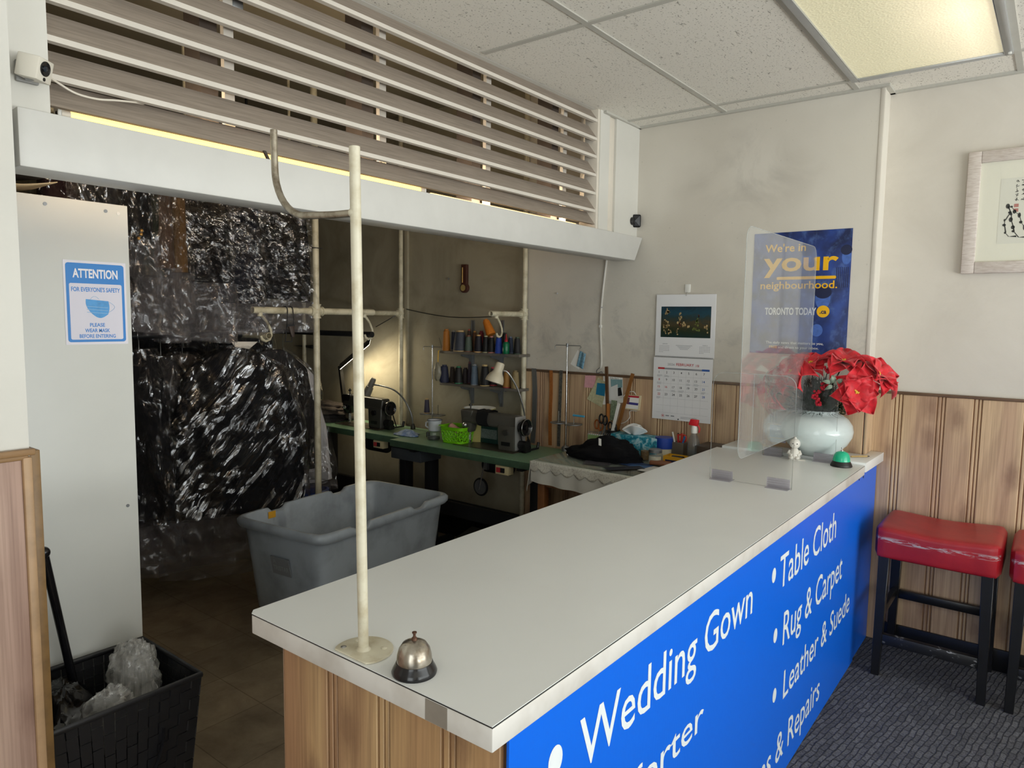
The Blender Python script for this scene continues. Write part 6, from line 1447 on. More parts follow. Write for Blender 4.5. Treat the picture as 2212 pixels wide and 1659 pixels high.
# spiral notepad
n0 = on(1325, 3.50); n1 = on(1268, 3.50); nzt = PX(1298, 940, 3.50).z
np_ = thing('spiral_notepad', 'green headed spiral notepad standing behind the black garment', 'notepad', (3.51, (n0+n1)/2, GZ))
obj('pad', MB().box((3.50, n0, GZ), (3.515, n1, nzt)), M_PAPER, np_); q = MB(); rect(q, (3.4992, n1, nzt), (0, -1, 0), (0, 0, 1), 0.002, -0.035, n1-n0-0.002, -0.004); obj('green_band', q, mat('notepad_green', '#8fae72', 0.6), np_, flat=True, fix=False)
q = MB()
for k in range(13):
    y = n0+0.008+(n1-n0-0.016)*k/12; q.tube([(3.5075+0.011*cos(a_), y, nzt+0.003+0.011*sin(a_)) for a_ in [2*pi*j/12 for j in range(12)]], 0.0012, 5, closed=True)
obj('spiral', q, M_DULL, np_)
# tissue box
ty0_, ty1_ = on(1418, 3.46), on(1326, 3.50); ttz = PX(1370, 942, 3.46).z
tx = thing('tissue_box', 'turquoise and white tissue box with a tissue pulled up', 'tissue box', (3.50, (ty0_+ty1_)/2, GZ))
tm = NT('turquoise_marbled_card'); tm.set(col=tm.ramp(tm.noise(tm.coord('World', (30, 30, 30)), 1, 5, 0.7, 0.5), [(0.38, '#0d5f78'), (0.50, '#1f93ab'), (0.60, '#a9ccd4')]), rough=0.5)
obj('carton', MB().box((3.455, ty0_, GZ), (3.565, ty1_, ttz)), tm.m, tx, bevel=0.002)
tc_ = V((3.51, (ty0_+ty1_)/2+0.02, ttz))
obj('tissue', MB().surf(lambda u, v: tc_+V((0.035*cos(2*pi*u)*(0.4+0.6*v)+0.01*sin(u*20), 0.075*sin(2*pi*u)*(0.35+0.65*v), 0.052*v*(0.75+0.35*sin(2*pi*u*2+1))+0.0)), 40, 8, cu=True), mat('white_tissue', '#e9eaea', 0.9), tx, solid=0.0015)
# tape roll, candle, tin behind, pens, spray bottle, yellow box
p = V((3.50, on(1433, 3.50), GZ)); tz1 = PX(1433, 944, 3.50).z
tr_ = thing('tape_roll', 'stacked blue and cream tape rolls behind the candle jar', 'tape', p)
hm = (tz1-GZ)
obj('blue_roll', MB().lathe([(0.028, hm*0.52), (0.048, hm*0.52), (0.048, hm), (0.028, hm)], p, 36), mat('blue_tape', '#1d3f9c', 0.4), tr_); obj('cream_roll', MB().lathe([(0.026, 0.0), (0.045, 0.0), (0.045, hm*0.51), (0.026, hm*0.51)], p, 36), mat('cream_tape', '#cfc7ae', 0.5), tr_)
p = V((3.36, on(1415, 3.36), GZ)); 
cj = thing('candle_jar', 'glass candle jar with a silver lid on the desk', 'jar', p)
obj('glass', MB().lathe([(0.034, 0), (0.036, 0.004), (0.036, 0.055), (0.031, 0.062)], p, 32), M_GLASS, cj); obj('wax', MB().cyl(p+V((0, 0, 0.003)), p+V((0, 0, 0.042)), 0.0335, n=28), mat('cream_wax', '#dcd8c8', 0.6), cj); obj('lid', MB().lathe([(0.033, 0.060), (0.035, 0.061), (0.035, 0.076), (0.030, 0.080), (0.0, 0.081)], p, 32), M_DULL, cj)
p = V((3.42, on(1393, 3.42), GZ)); jb = thing('button_jar', 'small jar of amber buttons between the black garment and the candle', 'jar', p)
obj('glass', MB().lathe([(0.024, 0), (0.026, 0.004), (0.026, 0.06), (0.02, 0.066)], p, 24), M_GLASS, jb); obj('buttons', MB().cyl(p+V((0, 0, 0.003)), p+V((0, 0, 0.05)), 0.0235), mat('amber_buttons', '#8a6a42', 0.5, var=0.5, vscale=120), jb)
p = V((3.53, on(1467, 3.53), GZ)); ph_ = PX(1467, 955, 3.53).z
pc_ = thing('pen_box', 'square grey wooden pen box holding red and white pens', 'pen holder', p)
obj('box', MB().box((p.x-0.03, p.y-0.034, GZ), (p.x+0.03, p.y+0.034, ph_)), mat('grey_pen_box', '#5b5348', 0.5), pc_, bevel=0.002)
for i, (dx, dy, col, hh, lab) in enumerate(((-0.015, 0.024, '#d9d6cd', 0.055, 'white pen at the left of the pen box'), (-0.012, 0.004, '#b22a26', 0.045, 'red pen in the middle of the pen box'), (0.0, -0.008, '#c2382c', 0.05, 'second red pen in the pen box'), (-0.01, -0.022, '#2a6fb0', 0.036, 'blue pen at the right of the pen box'), (0.010, 0.012, '#222226', 0.046, 'black pen at the back of the pen box'))):
    solo('pen', MB().cyl((p.x+dx, p.y+dy, ph_+0.0005), (p.x+dx*1.3, p.y+dy*1.5, ph_+hh), 0.0048, n=10), mat('pen_%d' % i, col, 0.4), lab, 'pen', 'pens in the pen box')
obj_s = thing('red_scissors', 'red handled scissors standing in the pen box', 'scissors', (p.x+0.01, p.y-0.012, ph_))
for s in (-1, 1): obj('handle_loop', MB().tube([(p.x+0.005, p.y-0.010+s*0.012+0.011*cos(a_), ph_+0.022+0.019*sin(a_)) for a_ in [2*pi*k/16 for k in range(16)]], 0.0035, 6, closed=True), mat('red_handle', '#c6271f', 0.35), obj_s)
p = V((3.46, on(1497, 3.46), GZ)); zs = PX(1497, 905, 3.46).z; H_ = zs-GZ
sb = thing('spray_bottle', 'clear spray bottle with a red and white trigger head', 'bottle', p)
obj('bottle', MB().lathe([(0.030, 0.0), (0.033, 0.004), (0.033, H_*0.42), (0.026, H_*0.58), (0.014, H_*0.68), (0.014, H_*0.73)], p, 32), clear('smoky_clear_bottle', (0.86, 0.90, 0.92, 1), 0.05, 1.45, 0.10, '#aebcc4'), sb)
obj('liquid', MB().lathe([(0.0305, 0.003), (0.0305, H_*0.34)], p, 28), clear('bottle_water', (0.80, 0.86, 0.90, 1), 0.03, 1.33, 0.06), sb)
obj('collar', MB().lathe([(0.017, H_*0.70), (0.017, H_*0.80), (0.013, H_*0.86)], p, 20), M_WHITE, sb)
hd_ = obj('trigger_head', MB().hexa([p+V((-0.012, -0.018, H_*0.85)), p+V((0.012, -0.018, H_*0.85)), p+V((0.012, 0.030, H_*0.87)), p+V((-0.012, 0.030, H_*0.87))], [p+V((-0.010, -0.024, H_*0.99)), p+V((0.010, -0.024, H_*0.99)), p+V((0.010, 0.020, H_)), p+V((-0.010, 0.020, H_))]), mat('red_sprayer', '#d4232f', 0.35), sb, bevel=0.004)
obj('trigger', MB().tube([p+V((0, -0.02, H_*0.88)), p+V((0, -0.030, H_*0.80)), p+V((0, -0.026, H_*0.72))], 0.004, 8), mat('red_sprayer', '#d4232f'), hd_)
y0_, y1_ = on(1482, 3.36), on(1432, 3.36)
yb = thing('yellow_box', 'open yellow box at the counter edge of the desk', 'box', (3.40, (y0_+y1_)/2, GZ)); yh = 0.05
obj('tray', MB().box((3.36, y0_, GZ), (3.44, y1_, GZ+0.004)).box((3.36, y0_, GZ+0.004), (3.364, y1_, GZ+yh)).box((3.436, y0_, GZ+0.004), (3.44, y1_, GZ+yh)).box((3.364, y0_, GZ+0.004), (3.436, y0_+0.004, GZ+yh)).box((3.364, y1_-0.004, GZ+0.004), (3.436, y1_, GZ+yh)), mat('yellow_card', '#d9a321', 0.5), yb)
q = MB(); rect(q, (3.3592, y1_, GZ), (0, -1, 0), (0, 0, 1), 0.012, 0.008, y1_-y0_-0.012, 0.032); obj('label', q, mat('navy_label', '#23284a', 0.5), yb, flat=True, fix=False)
solo('lint_roller', MB().cyl((3.40, (y0_+y1_)/2-0.03, GZ+0.028), (3.40, (y0_+y1_)/2+0.03, GZ+0.028), 0.022, n=24), M_BLACK, 'round black spool lying in the open yellow box', 'spool')
dp = PZ(1545, 968, CT)
solo('dark_tray', MB().box((3.44, 1.345, GZ), (3.60, 1.46, CT-0.015)), mat('dark_tray_wood', '#4a3d33', 0.5, var=0.3, vscale=20), 'dark wooden tray box at the wall end of the desk behind the counter', 'tray', bevel=0.003)

# cup with sticks and scissors against the wall
p = V((3.555, PX(1324, 930, 3.555).y, GZ)); ch_ = PX(1324, 928, 3.555).z
cu_ = thing('black_cup', 'black cup holding rulers and scissors against the wall', 'cup', p)
obj('cup', MB().lathe([(0.034, 0), (0.038, 0.004), (0.042, ch_-GZ), (0.039, ch_-GZ), (0.034, 0.006), (0, 0.005)], p, 28), M_BLACK, cu_)
def stick(px0, py0, px1, py1, w, X0, X1, m_, name, label, th=0.004, group='rulers and sticks in the black cup'):
    a, b = PX(px0, py0, X0), PX(px1, py1, X1); d = (b-a).normalized(); s = d.cross(V((1, 0, 0))).normalized()
    return solo(name, MB().obox((a+b)/2, d*((b-a).length/2), s*w/2, s.cross(d)*th/2), m_, label, 'ruler', group)
M_STK = mat('dark_stick_wood', '#5b3d24', 0.5, var=0.2, vscale=20)
stick(1310, 792, 1313, 925, 0.017, 3.60, 3.56, M_STK, 'dark_stick', 'dark brown wooden stick standing upright in the cup', 0.012)
stick(1367, 807, 1333, 930, 0.020, 3.60, 3.57, mat('yardstick_wood', '#8a5a2a', 0.45, var=0.2, vscale=20), 'yardstick', 'varnished yardstick leaning right out of the cup', 0.006)
stick(1314, 872, 1313, 930, 0.018, 3.55, 3.545, mat('orange_ruler_wood', '#b8763a', 0.45, var=0.15), 'short_ruler', 'short orange wooden ruler in front of the dark stick', 0.004)
wrl = stick(1337, 871, 1321, 940, 0.019, 3.53, 3.525, M_WHITE, 'white_ruler', 'white plastic ruler leaning over the front of the cup', 0.0025)
for i, (bx, by, col, lab) in enumerate(((1293, 917, '#8a4a1c', 'amber handled scissors hanging left of the cup'), (1303, 905, '#161618', 'black handled scissors in the cup, left side'), (1322, 922, '#111113', 'big black shears handle at the front of the cup'))):
    c = PX(bx, by, 3.55-0.01*i); s_ = thing('scissors', lab, 'scissors', c, 'scissors by the cup')
    for k, (dy, dz) in enumerate(((0.012, 0.0), (-0.012, -0.008))):
        obj('handle_loop', MB().tube([c+V((0.003*k, dy+0.014*cos(a_), dz+0.026*sin(a_))) for a_ in [2*pi*j/18 for j in range(18)]], 0.0052, 8, closed=True), mat('scissor_%d' % i, col, 0.3), s_)
    obj('blade', MB().obox(c+V((0.002, -0.012, -0.055)), V((0, 0.007, 0)), V((0, 0.008, -0.04)), V((0.0015, 0, 0))), M_STEEL, s_)
# flat things pinned on the panelling
XP = XW-0.0165
def pinned(name, quad, m_, label, cat, X=XP, group=None, th=0.0008):
    q = MB(); ps = [PX(a, b, X) for a, b in quad]; q.add(ps+[p+V((th, 0, 0)) for p in ps], [(0, 1, 2, 3), (7, 6, 5, 4), (0, 4, 5, 1), (1, 5, 6, 2), (2, 6, 7, 3), (3, 7, 4, 0)])
    return solo(name, q, m_, label, cat, group)
NG = 'papers pinned over the desk'
pinned('sticky_note', ((1264, 811), (1287, 811), (1285, 838), (1262, 837)), mat('pink_note', '#dfa6ae', 0.7, var=0.12, vscale=60), 'pink sticky note with faint writing under the white wall', 'note', group=NG)
pinned('pinned_sheet', ((1303, 812), (1345, 816), (1346, 870), (1302, 874)), M_PAPER, 'white sheet with handwriting pinned behind the sticks', 'paper', XP-0.001, NG)
pinned('receipt', ((1292, 815), (1312, 828), (1300, 880), (1268, 862)), mat('yellowish_slip', '#c9c7a2', 0.7, var=0.25, vscale=70), 'pale yellow receipt pinned at a slant left of the dark stick', 'paper', XP-0.003, NG)
pinned('sticky_note', ((1290, 827), (1308, 829), (1306, 856), (1287, 852)), mat('blue_note', '#1f7fa8', 0.6), 'bright blue sticky note stuck on the yellow receipt', 'note', XP-0.0055, NG)
pinned('pinned_card', ((1319, 819), (1344, 820), (1344, 837), (1320, 838)), mat('teal_card', '#7fa3a8', 0.6, var=0.15, vscale=60), 'pale teal card at the top of the pinned papers', 'card', XP-0.0035, NG)
pinned('pinned_card', ((1326, 840), (1341, 837), (1344, 854), (1330, 857)), mat('black_card', '#17171a', 0.5), 'black card with a white mark among the pinned papers', 'card', XP-0.005, NG)
pinned('pinned_slip', ((1315, 838), (1334, 830), (1335, 862), (1316, 868)), mat('white_slip', '#dcdcda', 0.7), 'white folded slip in front of the handwritten sheet', 'paper', XP-0.006, NG)
pinned('pinned_card', ((1321, 864), (1333, 866), (1330, 908), (1317, 908)), mat('green_pattern_card', '#8c9b7e', 0.6, var=0.5, vscale=90, dark='#4a5a48'), 'green patterned card strip between the rulers', 'card', XP-0.012, NG)
q = MB(); a = PX(1318, 818, XP-0.0016); write(q, '52A-7013', a, (0, -1, -0.05), (0, 0, 1), width=0.055, cap=0.011); solo('handwriting', q, mat('ink', '#2a2a30', 0.6), 'black handwriting across the top of the pinned white sheet', 'writing', flat=True, fix=False)
to = thing('tear_off_calendar', 'small tear-off calendar block with a red band hung on the panelling', 'calendar', PX(1364, 888, XP))
def quadp(mb, quad, X, th=0.0):
    ps = [PX(a, b, X) for a, b in quad]
    if th: mb.add(ps+[p+V((th, 0, 0)) for p in ps], [(0, 1, 2, 3), (7, 6, 5, 4), (0, 4, 5, 1), (1, 5, 6, 2), (2, 6, 7, 3), (3, 7, 4, 0)])
    else: mb.add(ps, [(0, 1, 2, 3)])
    return mb
obj('block', quadp(MB(), ((1357, 853), (1384, 855), (1380, 887), (1348, 883)), XP-0.014, 0.0138), mat('cream_block', '#d8cba8', 0.6), to)
obj('page', quadp(MB(), ((1357, 854), (1381, 856), (1378, 884), (1349, 881)), XP-0.0146), M_PAPER, to, flat=True, fix=False)
obj('red_band', quadp(MB(), ((1358, 854), (1381, 856), (1380, 860), (1357, 858)), XP-0.015), mat('red_print', '#b5283a', 0.6), to, flat=True, fix=False)
obj('blue_band', quadp(MB(), ((1355, 868), (1379, 871), (1378, 876), (1354, 873)), XP-0.015), mat('purple_print', '#3d3a86', 0.6), to, flat=True, fix=False)
obj('picture', quadp(MB(), ((1356, 859), (1361, 859), (1358, 873), (1353, 872)), XP-0.0152), mat('portrait_print', '#7a4a50', 0.6, var=0.3, vscale=90), to, flat=True, fix=False)
cp = [PX(a_, b_, XP-0.004) for a_, b_ in ((1343, 860), (1356, 848), (1368, 846), (1374, 853))]
solo('string_loop', MB().tube(smooth(cp), 0.0022, 6), M_WHITE, 'white cord looping over the small tear-off calendar', 'cord', 'white cords on the panelling')
cp = [PX(a_, b_, XP-0.004) for a_, b_ in ((1336, 916), (1350, 912), (1360, 902), (1361, 888), (1376, 888))]
solo('string_loop', MB().tube(smooth(cp), 0.0022, 6), M_WHITE, 'white cord curling below the small tear-off calendar', 'cord', 'white cords on the panelling')
# rulers standing against the panelling beside the thread stand
def wall_rule(quad_pts, w, m_, name, label, X=XP-0.004):
    q = MB(); ps = [PX(a_, b_, X) for a_, b_ in quad_pts]
    q2 = []
    n = len(ps)
    L_ = smooth(ps, 6)
    for side in (1, -1):
        q2.append([p+V((0, side*w/2, 0)) for p in L_])
    a, b = q2
    vs = a+b+[p+V((0.003, 0, 0)) for p in a]+[p+V((0.003, 0, 0)) for p in b]; N = len(L_); fs = []
    for i in range(N-1): fs += [(i, i+1, N+i+1, N+i), (2*N+i, 3*N+i, 3*N+i+1, 2*N+i+1), (i, 2*N+i, 2*N+i+1, i+1), (N+i, N+i+1, 3*N+i+1, 3*N+i)]
    fs += [(0, N, 3*N, 2*N), (N-1, 3*N-1, 4*N-1, 2*N-1)]
    q.add(vs, fs); return solo(name, q, m_, label, 'ruler', 'rulers against the panelling')
wall_rule([(1153, 796), (1155, 840), (1154, 890), (1152, 930), (1150, 957)], 0.036, M_DULL, 'hip_curve_ruler', 'grey metal hip curve ruler, nearest the cream lamp')
wall_rule([(1190, 800), (1190, 850), (1188, 900), (1188, 962)], 0.024, mat('ochre_ruler_wood', '#a8662f', 0.5, var=0.25, vscale=60), 'wooden_ruler', 'ochre wooden ruler left of the thread stand rod')
wall_rule([(1212, 800), (1210, 850), (1208, 900), (1206, 964)], 0.022, mat('notched_metal', '#5d5c58', 0.5, var=0.5, vscale=90, dark='#26251f'), 'notched_ruler', 'dark notched metal ruler just behind the thread stand rod', XP-0.006)
# banknote and slip hung on the thread stand
bx = 3.515
solo('paper_slip', MB().prism([(0, 0), (0.03, -0.02), (0.012, -0.115), (-0.05, -0.085)], PX(1248, 756, bx), (0, -1, 0), (0, 0, 1), (0.0008, 0, 0)), M_PAPER, 'white slip hung from the thread stand behind the blue note', 'paper')
q0 = PX(1253, 758, bx-0.006); nt = thing('blue_banknote', 'pale blue banknote hung from the arm of the thread stand', 'banknote', q0-V((0, 0, 0.10)))
obj('note', MB().surf(lambda u, v: q0+V((0.004*sin(u*6), -0.042*u+0.022*v-0.004*u*v, -0.016*u-0.09*v)), 8, 12), mat('blue_note_print', '#7ba3b8', 0.6, var=0.35, vscale=70, dark='#3f7292'), nt, solid=0.0006)
q = MB(); write(q, '5', q0+V((-0.006, -0.026, -0.026)), (0, -1, -0.3), (0, -0.25, 1), cap=0.012); obj('numeral', q, mat('pale_note_ink', '#cfdfe6', 0.6), nt, flat=True, fix=False)
solo('blue_clip', MB().tube([PX(1238, 897, 3.50), PX(1262, 900, 3.50)], 0.006, 8), mat('sky_blue_plastic', '#4aa7d0', 0.4), 'sky blue plastic clip lying on the thread stand tray', 'clip')
# white conduit with a hook
yk = PX(1303, 700, XW).y
cd = thing('wall_cable', 'white painted cable running down the wall to an empty hook', 'cable', PX(1295, 805, XW))
obj('conduit', MB().tube(smooth([PX(1310, 562, XW-0.004), PX(1301, 640, XW-0.004), PX(1297, 700, XW-0.004), PX(1299, 780, XW-0.004), PX(1296, 796, XW-0.006)]), 0.0062, 8), mat('painted_cable', '#cfccc5', 0.6), cd)
obj('hook', MB().tube(smooth([PX(1296, 794, XW-0.012), PX(1289, 800, XW-0.014), PX(1290, 806, XW-0.014), PX(1299, 803, XW-0.014), PX(1301, 806, XW-0.014)]), 0.0022, 6), M_DULL, cd)
obj('clip', MB().box((XW-0.012, PX(1298, 705, XW).y-0.009, PX(1298, 705, XW).z-0.008), (XW, PX(1298, 705, XW).y+0.009, PX(1298, 705, XW).z+0.008)), M_WHITE, cd, bevel=0.002)
for x, y, lab in ((1204, 634, 'bent nail in the white wall left of the conduit'), (1300, 664, 'small nail beside the conduit clip')):
    solo('wall_nail', MB().cyl(PX(x, y, XW+0.002), PX(x, y, XW-0.016), 0.004, n=8), M_DULL, lab, 'nail', 'nails in the white wall')

# ------------------------------------------------------------------ month calendar
XC = XW-0.010
y0c, y1c = PX(1545, 700, XC).y, PX(1417, 700, XC).y; zt_c, zm_c, zb_c = PX(1480, 636, XC).z, PX(1480, 773, XC).z, PX(1475, 909, XC).z
wc = thing('wall_calendar', 'February 2026 month calendar with a painting, hung on the poster wall', 'calendar', (XC, (y0c+y1c)/2, zb_c))
U, Z = V((0, -1, 0)), V((0, 0, 1)); W = y1c-y0c; H1 = zt_c-zm_c; H2 = zm_c-zb_c
o1 = V((XC, y1c, zm_c)); o2 = V((XC-0.001, y1c, zb_c))
obj('upper_sheet', MB().box((XC, y0c, zm_c+0.002), (XC+0.004, y1c, zt_c)), mat('calendar_paper', '#e9e9ec', 0.55), wc)
XC2 = XW-0.022
obj('lower_sheet', MB().box((XC-0.012, y0c, zb_c), (XC-0.009, y1c, zm_c-0.002)), mat('calendar_paper', '#e9e9ec'), wc)
tm = NT('calendar_painting'); g_ = tm.add('ShaderNodeNewGeometry'); sp = tm.add('ShaderNodeSeparateXYZ'); tm.link(g_.outputs['Position'], sp.inputs[0])
n1 = tm.noise(tm.coord('World', (26, 26, 40)), 1, 4, 0.65, 0.8)
hgt = tm.math('ADD', tm.math('MULTIPLY', tm.math('SUBTRACT', sp.outputs[2], zm_c+H1*0.32), 1/(H1*0.49)), tm.math('MULTIPLY', tm.math('SUBTRACT', n1, 0.5), 0.5))
tm.set(col=tm.ramp(hgt, [(0.0, '#14302f'), (0.22, '#24301d'), (0.45, '#4a4029'), (0.62, '#2b3a38'), (0.80, '#1d4555'), (1.0, '#17303f')]), rough=0.4)
q = MB(); d = V((-0.0006, 0, 0)); rect(q, o1+d, U, Z, W*0.09, H1*0.32, W*0.93, H1*0.81); obj('picture', q, tm.m, wc, flat=True, fix=False)
rnd = random.Random(9)
for nm, col, spots in (('painted_shapes', '#c2a878', ((0.20, 0.72, 0.05, 0.05, 14), (0.17, 0.50, 0.07, 0.06, 18), (0.24, 0.42, 0.06, 0.05, 12), (0.42, 0.62, 0.035, 0.09, 12), (0.50, 0.52, 0.06, 0.04, 10), (0.38, 0.42, 0.025, 0.05, 7), (0.86, 0.48, 0.03, 0.05, 8))), ('painted_shapes', '#6f7a3a', ((0.70, 0.56, 0.04, 0.08, 10), (0.68, 0.46, 0.035, 0.04, 6))), ('painted_shapes', '#5a2f24', ((0.42, 0.55, 0.03, 0.05, 5), (0.72, 0.66, 0.02, 0.02, 3)))):
    q = MB()
    for cx, cy, sx_, sy_, k in spots:
        for _ in range(k): disc(q, o1+d*1.6, U, Z, W*(cx+rnd.gauss(0, sx_*0.5)), H1*(cy+rnd.gauss(0, sy_*0.5)), W*rnd.uniform(0.006, 0.016), 8, H1*rnd.uniform(0.008, 0.024))
    obj(nm, q, mat('paint_'+col[1:], col, 0.5, var=0.35, vscale=90), wc, flat=True, fix=False)
q = MB(); ol = o2+V((-0.0115, 0, 0))+Z*0
def P3(fu, fv): return V((XC-0.0126, y1c, zb_c))+U*(W*fu)+Z*((H2-0.002)*fv)
blk, red, blu, gry = MB(), MB(), MB(), MB()
rect(red, P3(0, 0), U, Z, W*0.08, H2*0.805, W*0.195, H2*0.835); rect(gry, P3(0, 0), U, Z, W*0.195, H2*0.805, W*0.83, H2*0.83); rect(blu, P3(0, 0), U, Z, W*0.83, H2*0.805, W*0.955, H2*0.835)
write(gry, '2026', P3(0.245, 0.875), U, Z, width=W*0.125, cap=H2*0.036); write(red, 'FEBRUARY', P3(0.395, 0.875), U, Z, width=W*0.30, cap=H2*0.042, bold=0.012); write(red, '2월', P3(0.72, 0.875), U, Z, width=W*0.06, cap=H2*0.03)
for dnum in range(1, 29):
    r_, c_ = divmod(dnum-1, 7)
    tgt = red if (c_ == 0 and dnum != 1) or dnum == 16 else (blu if c_ == 6 and dnum != 7 else blk)
    write(tgt, str(dnum), P3(0.085+0.1265*c_+(0.0 if dnum > 9 else 0.012), 0.745-0.118*r_), U, Z, cap=H2*0.036, bold=0.010)
for r_ in range(6):
    z_ = 0.70-0.118*r_; rect(gry, P3(0, z_), U, Z, W*0.06, 0, W*0.95, 0.0005)
for c_ in range(1, 7): rect(gry, P3(0.06+0.1265*c_, 0.11), U, Z, 0, 0, 0.0004, H2*0.68)
rnd = random.Random(2)
for r_, c_ in ((0, 0), (0, 1), (1, 0), (2, 0), (2, 2), (2, 3), (3, 0), (1, 4), (1, 5), (2, 6)):
    for k in range(3): rect(gry, P3(0.07+0.1265*c_, 0.715-0.118*r_-0.013*k), U, Z, 0, 0, W*rnd.uniform(0.05, 0.09), 0.0012)
write(gry, 'JANUARY', V((XC-0.0006, y1c, zm_c))+U*W*0.13+Z*H1*0.205, U, Z, width=W*0.09, cap=0.006); write(gry, 'MARCH', V((XC-0.0006, y1c, zm_c))+U*W*0.81+Z*H1*0.195, U, Z, width=W*0.08, cap=0.006)
for ox in (0.075, 0.76):
    for r_ in range(5):
        for c_ in range(7):
            if r_*7+c_ < 31: rect(gry, V((XC-0.0006, y1c, zm_c))+U*(W*(ox+0.026*c_))+Z*(H1*(0.175-0.024*r_)), U, Z, 0, 0, W*0.014, 0.0026)
for k, w_ in enumerate((0.28, 0.22, 0.18, 0.14)): rect(gry, V((XC-0.0006, y1c, zm_c))+U*(W*(0.5-w_/2))+Z*(H1*(0.19-0.02*k)), U, Z, 0, 0, W*w_, 0.0018)
for k in range(40): disc(gry, V((XC-0.0007, y1c, zm_c+0.006)), U, Z, W*(0.02+0.96*k/39), 0, 0.0016, 6)
for k in range(2): rect(gry, P3(0.24+0.09*k, 0.055), U, Z, 0, 0, W*0.06, 0.006); rect(gry, P3(0.5, 0.04+0.018*k), U, Z, 0, 0, W*0.27, 0.0016)
disc(blk, P3(0.46, 0.02), U, Z, 0, 0, 0.004, 12)
q = MB(); 
for k in range(16):
    a0, a1 = 2*pi*k/16, 2*pi*(k+1)/16; q.add([P3(0.19, 0.06)+U*(r_*cos(a_))+Z*(r_*sin(a_)) for r_, a_ in ((0.009, a0), (0.009, a1), (0.0075, a1), (0.0075, a0))], [(0, 1, 2, 3)])
rect(q, P3(0.19, 0.06), U, Z, -0.004, -0.003, 0.004, 0.003)
red.add(q.v, q.f)
for mb_, col, nm in ((blk, '#33363c', 'black_print'), (red, '#bf3a40', 'red_print_text'), (blu, '#2d5fae', 'blue_print'), (gry, '#8d9097', 'grey_print')): obj('lettering', mb_, mat(nm, col, 0.6), wc, flat=True, fix=False)
q = MB()
for k in range(44): y = y0c+0.006+(W-0.012)*k/43; q.tube([(XC-0.004+0.0055*cos(a_), y, zm_c+0.0055*sin(a_)) for a_ in [2*pi*j/8 for j in range(8)]], 0.0008, 4, closed=True)
obj('wire_binding', q, M_DULL, wc)
hk_ = PX(1486, 624, XW); ah = thing('adhesive_hook', 'small white adhesive hook holding the month calendar', 'hook', hk_)
obj('pad', MB().box((XW-0.006, hk_.y-0.016, hk_.z-0.02), (XW, hk_.y+0.016, hk_.z+0.025)), M_WHITE, ah, bevel=0.003); obj('wire', MB().tube([(XW-0.006, hk_.y, hk_.z-0.018), (XW-0.011, hk_.y, hk_.z-0.03), (XW-0.013, hk_.y+0.003, zt_c-0.008)], 0.0022, 6), M_STEEL, ah)

# ------------------------------------------------------------------ poster
XO = XW-0.0022
pz1, pz0 = PX(1740, 499, XO).z, PX(1725, 765.5, XO).z; py1, py0 = PX(1625, 630, XO).y, PX(1835, 630, XO).y
po = thing('poster', 'dark blue newspaper poster with yellow words on the wall above the vase', 'poster', (XO, (py0+py1)/2, pz0))
W, H = py1-py0, pz1-pz0; oP = V((XO, py1, pz0))
tm = NT('poster_blue'); v = tm.coord('World', (9, 9, 9))
n1 = tm.noise(v, 1, 3, 0.5, 0.4); n2 = tm.noise(tm.coord('World', (24, 24, 18)), 1, 4, 0.6, 0.3)
c = tm.ramp(n1, [(0.32, '#12224f'), (0.5, '#1a3477'), (0.68, '#24489a')]); c = tm.mix(tm.ramp(n2, [(0.5, (0, 0, 0, 1)), (0.72, (0.5, 0.5, 0.5, 1))]), c, '#5f7fc0')
tm.set(col=c, rough=0.28)
obj('sheet', MB().box((XO, py0, pz0), (XO+0.0012, py1, pz1)), tm.m, po)
YEL = mat('poster_yellow', '#f2b90c', 0.4); WHT = mat('poster_white', '#e8ebf0', 0.4)
# faces printed in the blue collage: plain tonal silhouettes
for cx, cy, rx, ry in ((0.745, 0.455, 0.075, 0.085), (0.955, 0.78, 0.045, 0.06), (0.70, 0.20, 0.06, 0.05)):
    q = MB(); disc(q, oP+V((-0.0005, 0, 0)), U, Z, W*cx, H*cy, W*rx, 28, H*ry); obj('printed_face', q, mat('poster_mid_blue', '#4a6fc0', 0.4, var=0.25, vscale=40), po, flat=True, fix=False)
M_DEEP = mat('poster_deep_blue', '#101d45', 0.4)
for cx, cy, rx, ry in ((0.745, 0.505, 0.085, 0.05), (0.95, 0.835, 0.055, 0.04)):
    q = MB(); disc(q, oP+V((-0.0008, 0, 0)), U, Z, W*cx, H*cy, W*rx, 24, H*ry); obj('printed_hair', q, M_DEEP, po, flat=True, fix=False)
q = MB()
for k in range(7): rect(q, oP+V((-0.0008, 0, 0)), U, Z, W*(0.865+0.018*k), H*0.54, W*(0.871+0.018*k), H*0.70)
obj('printed_stripes', q, M_DEEP, po, flat=True, fix=False)
e = V((-0.0012, 0, 0)); q = MB()
write(q, "We're in", oP+e+U*W*0.125+Z*H*0.842, U, Z, width=W*0.425, cap=H*0.064, bold=0.016)
write(q, 'your', oP+e+U*W*0.115+Z*H*0.685, U, Z, width=W*0.765, cap=H*0.158, bold=0.022)
qu = MB(); rect(qu, oP+e, U, Z, W*0.26, H*0.612, W*0.865, H*0.636, H*0.011); obj('underline', qu, YEL, po, flat=True, fix=False)
write(q, 'neighbourhood.', oP+e+U*W*0.09+Z*H*0.538, U, Z, width=W*0.79, cap=H*0.062, bold=0.012)
qu = MB(); disc(qu, oP+e, U, Z, W*0.755, H*0.352, W*0.064, 32, H*0.048); obj('yellow_disc', qu, YEL, po, flat=True, fix=False)
obj('lettering', q, YEL, po, flat=True, fix=False)
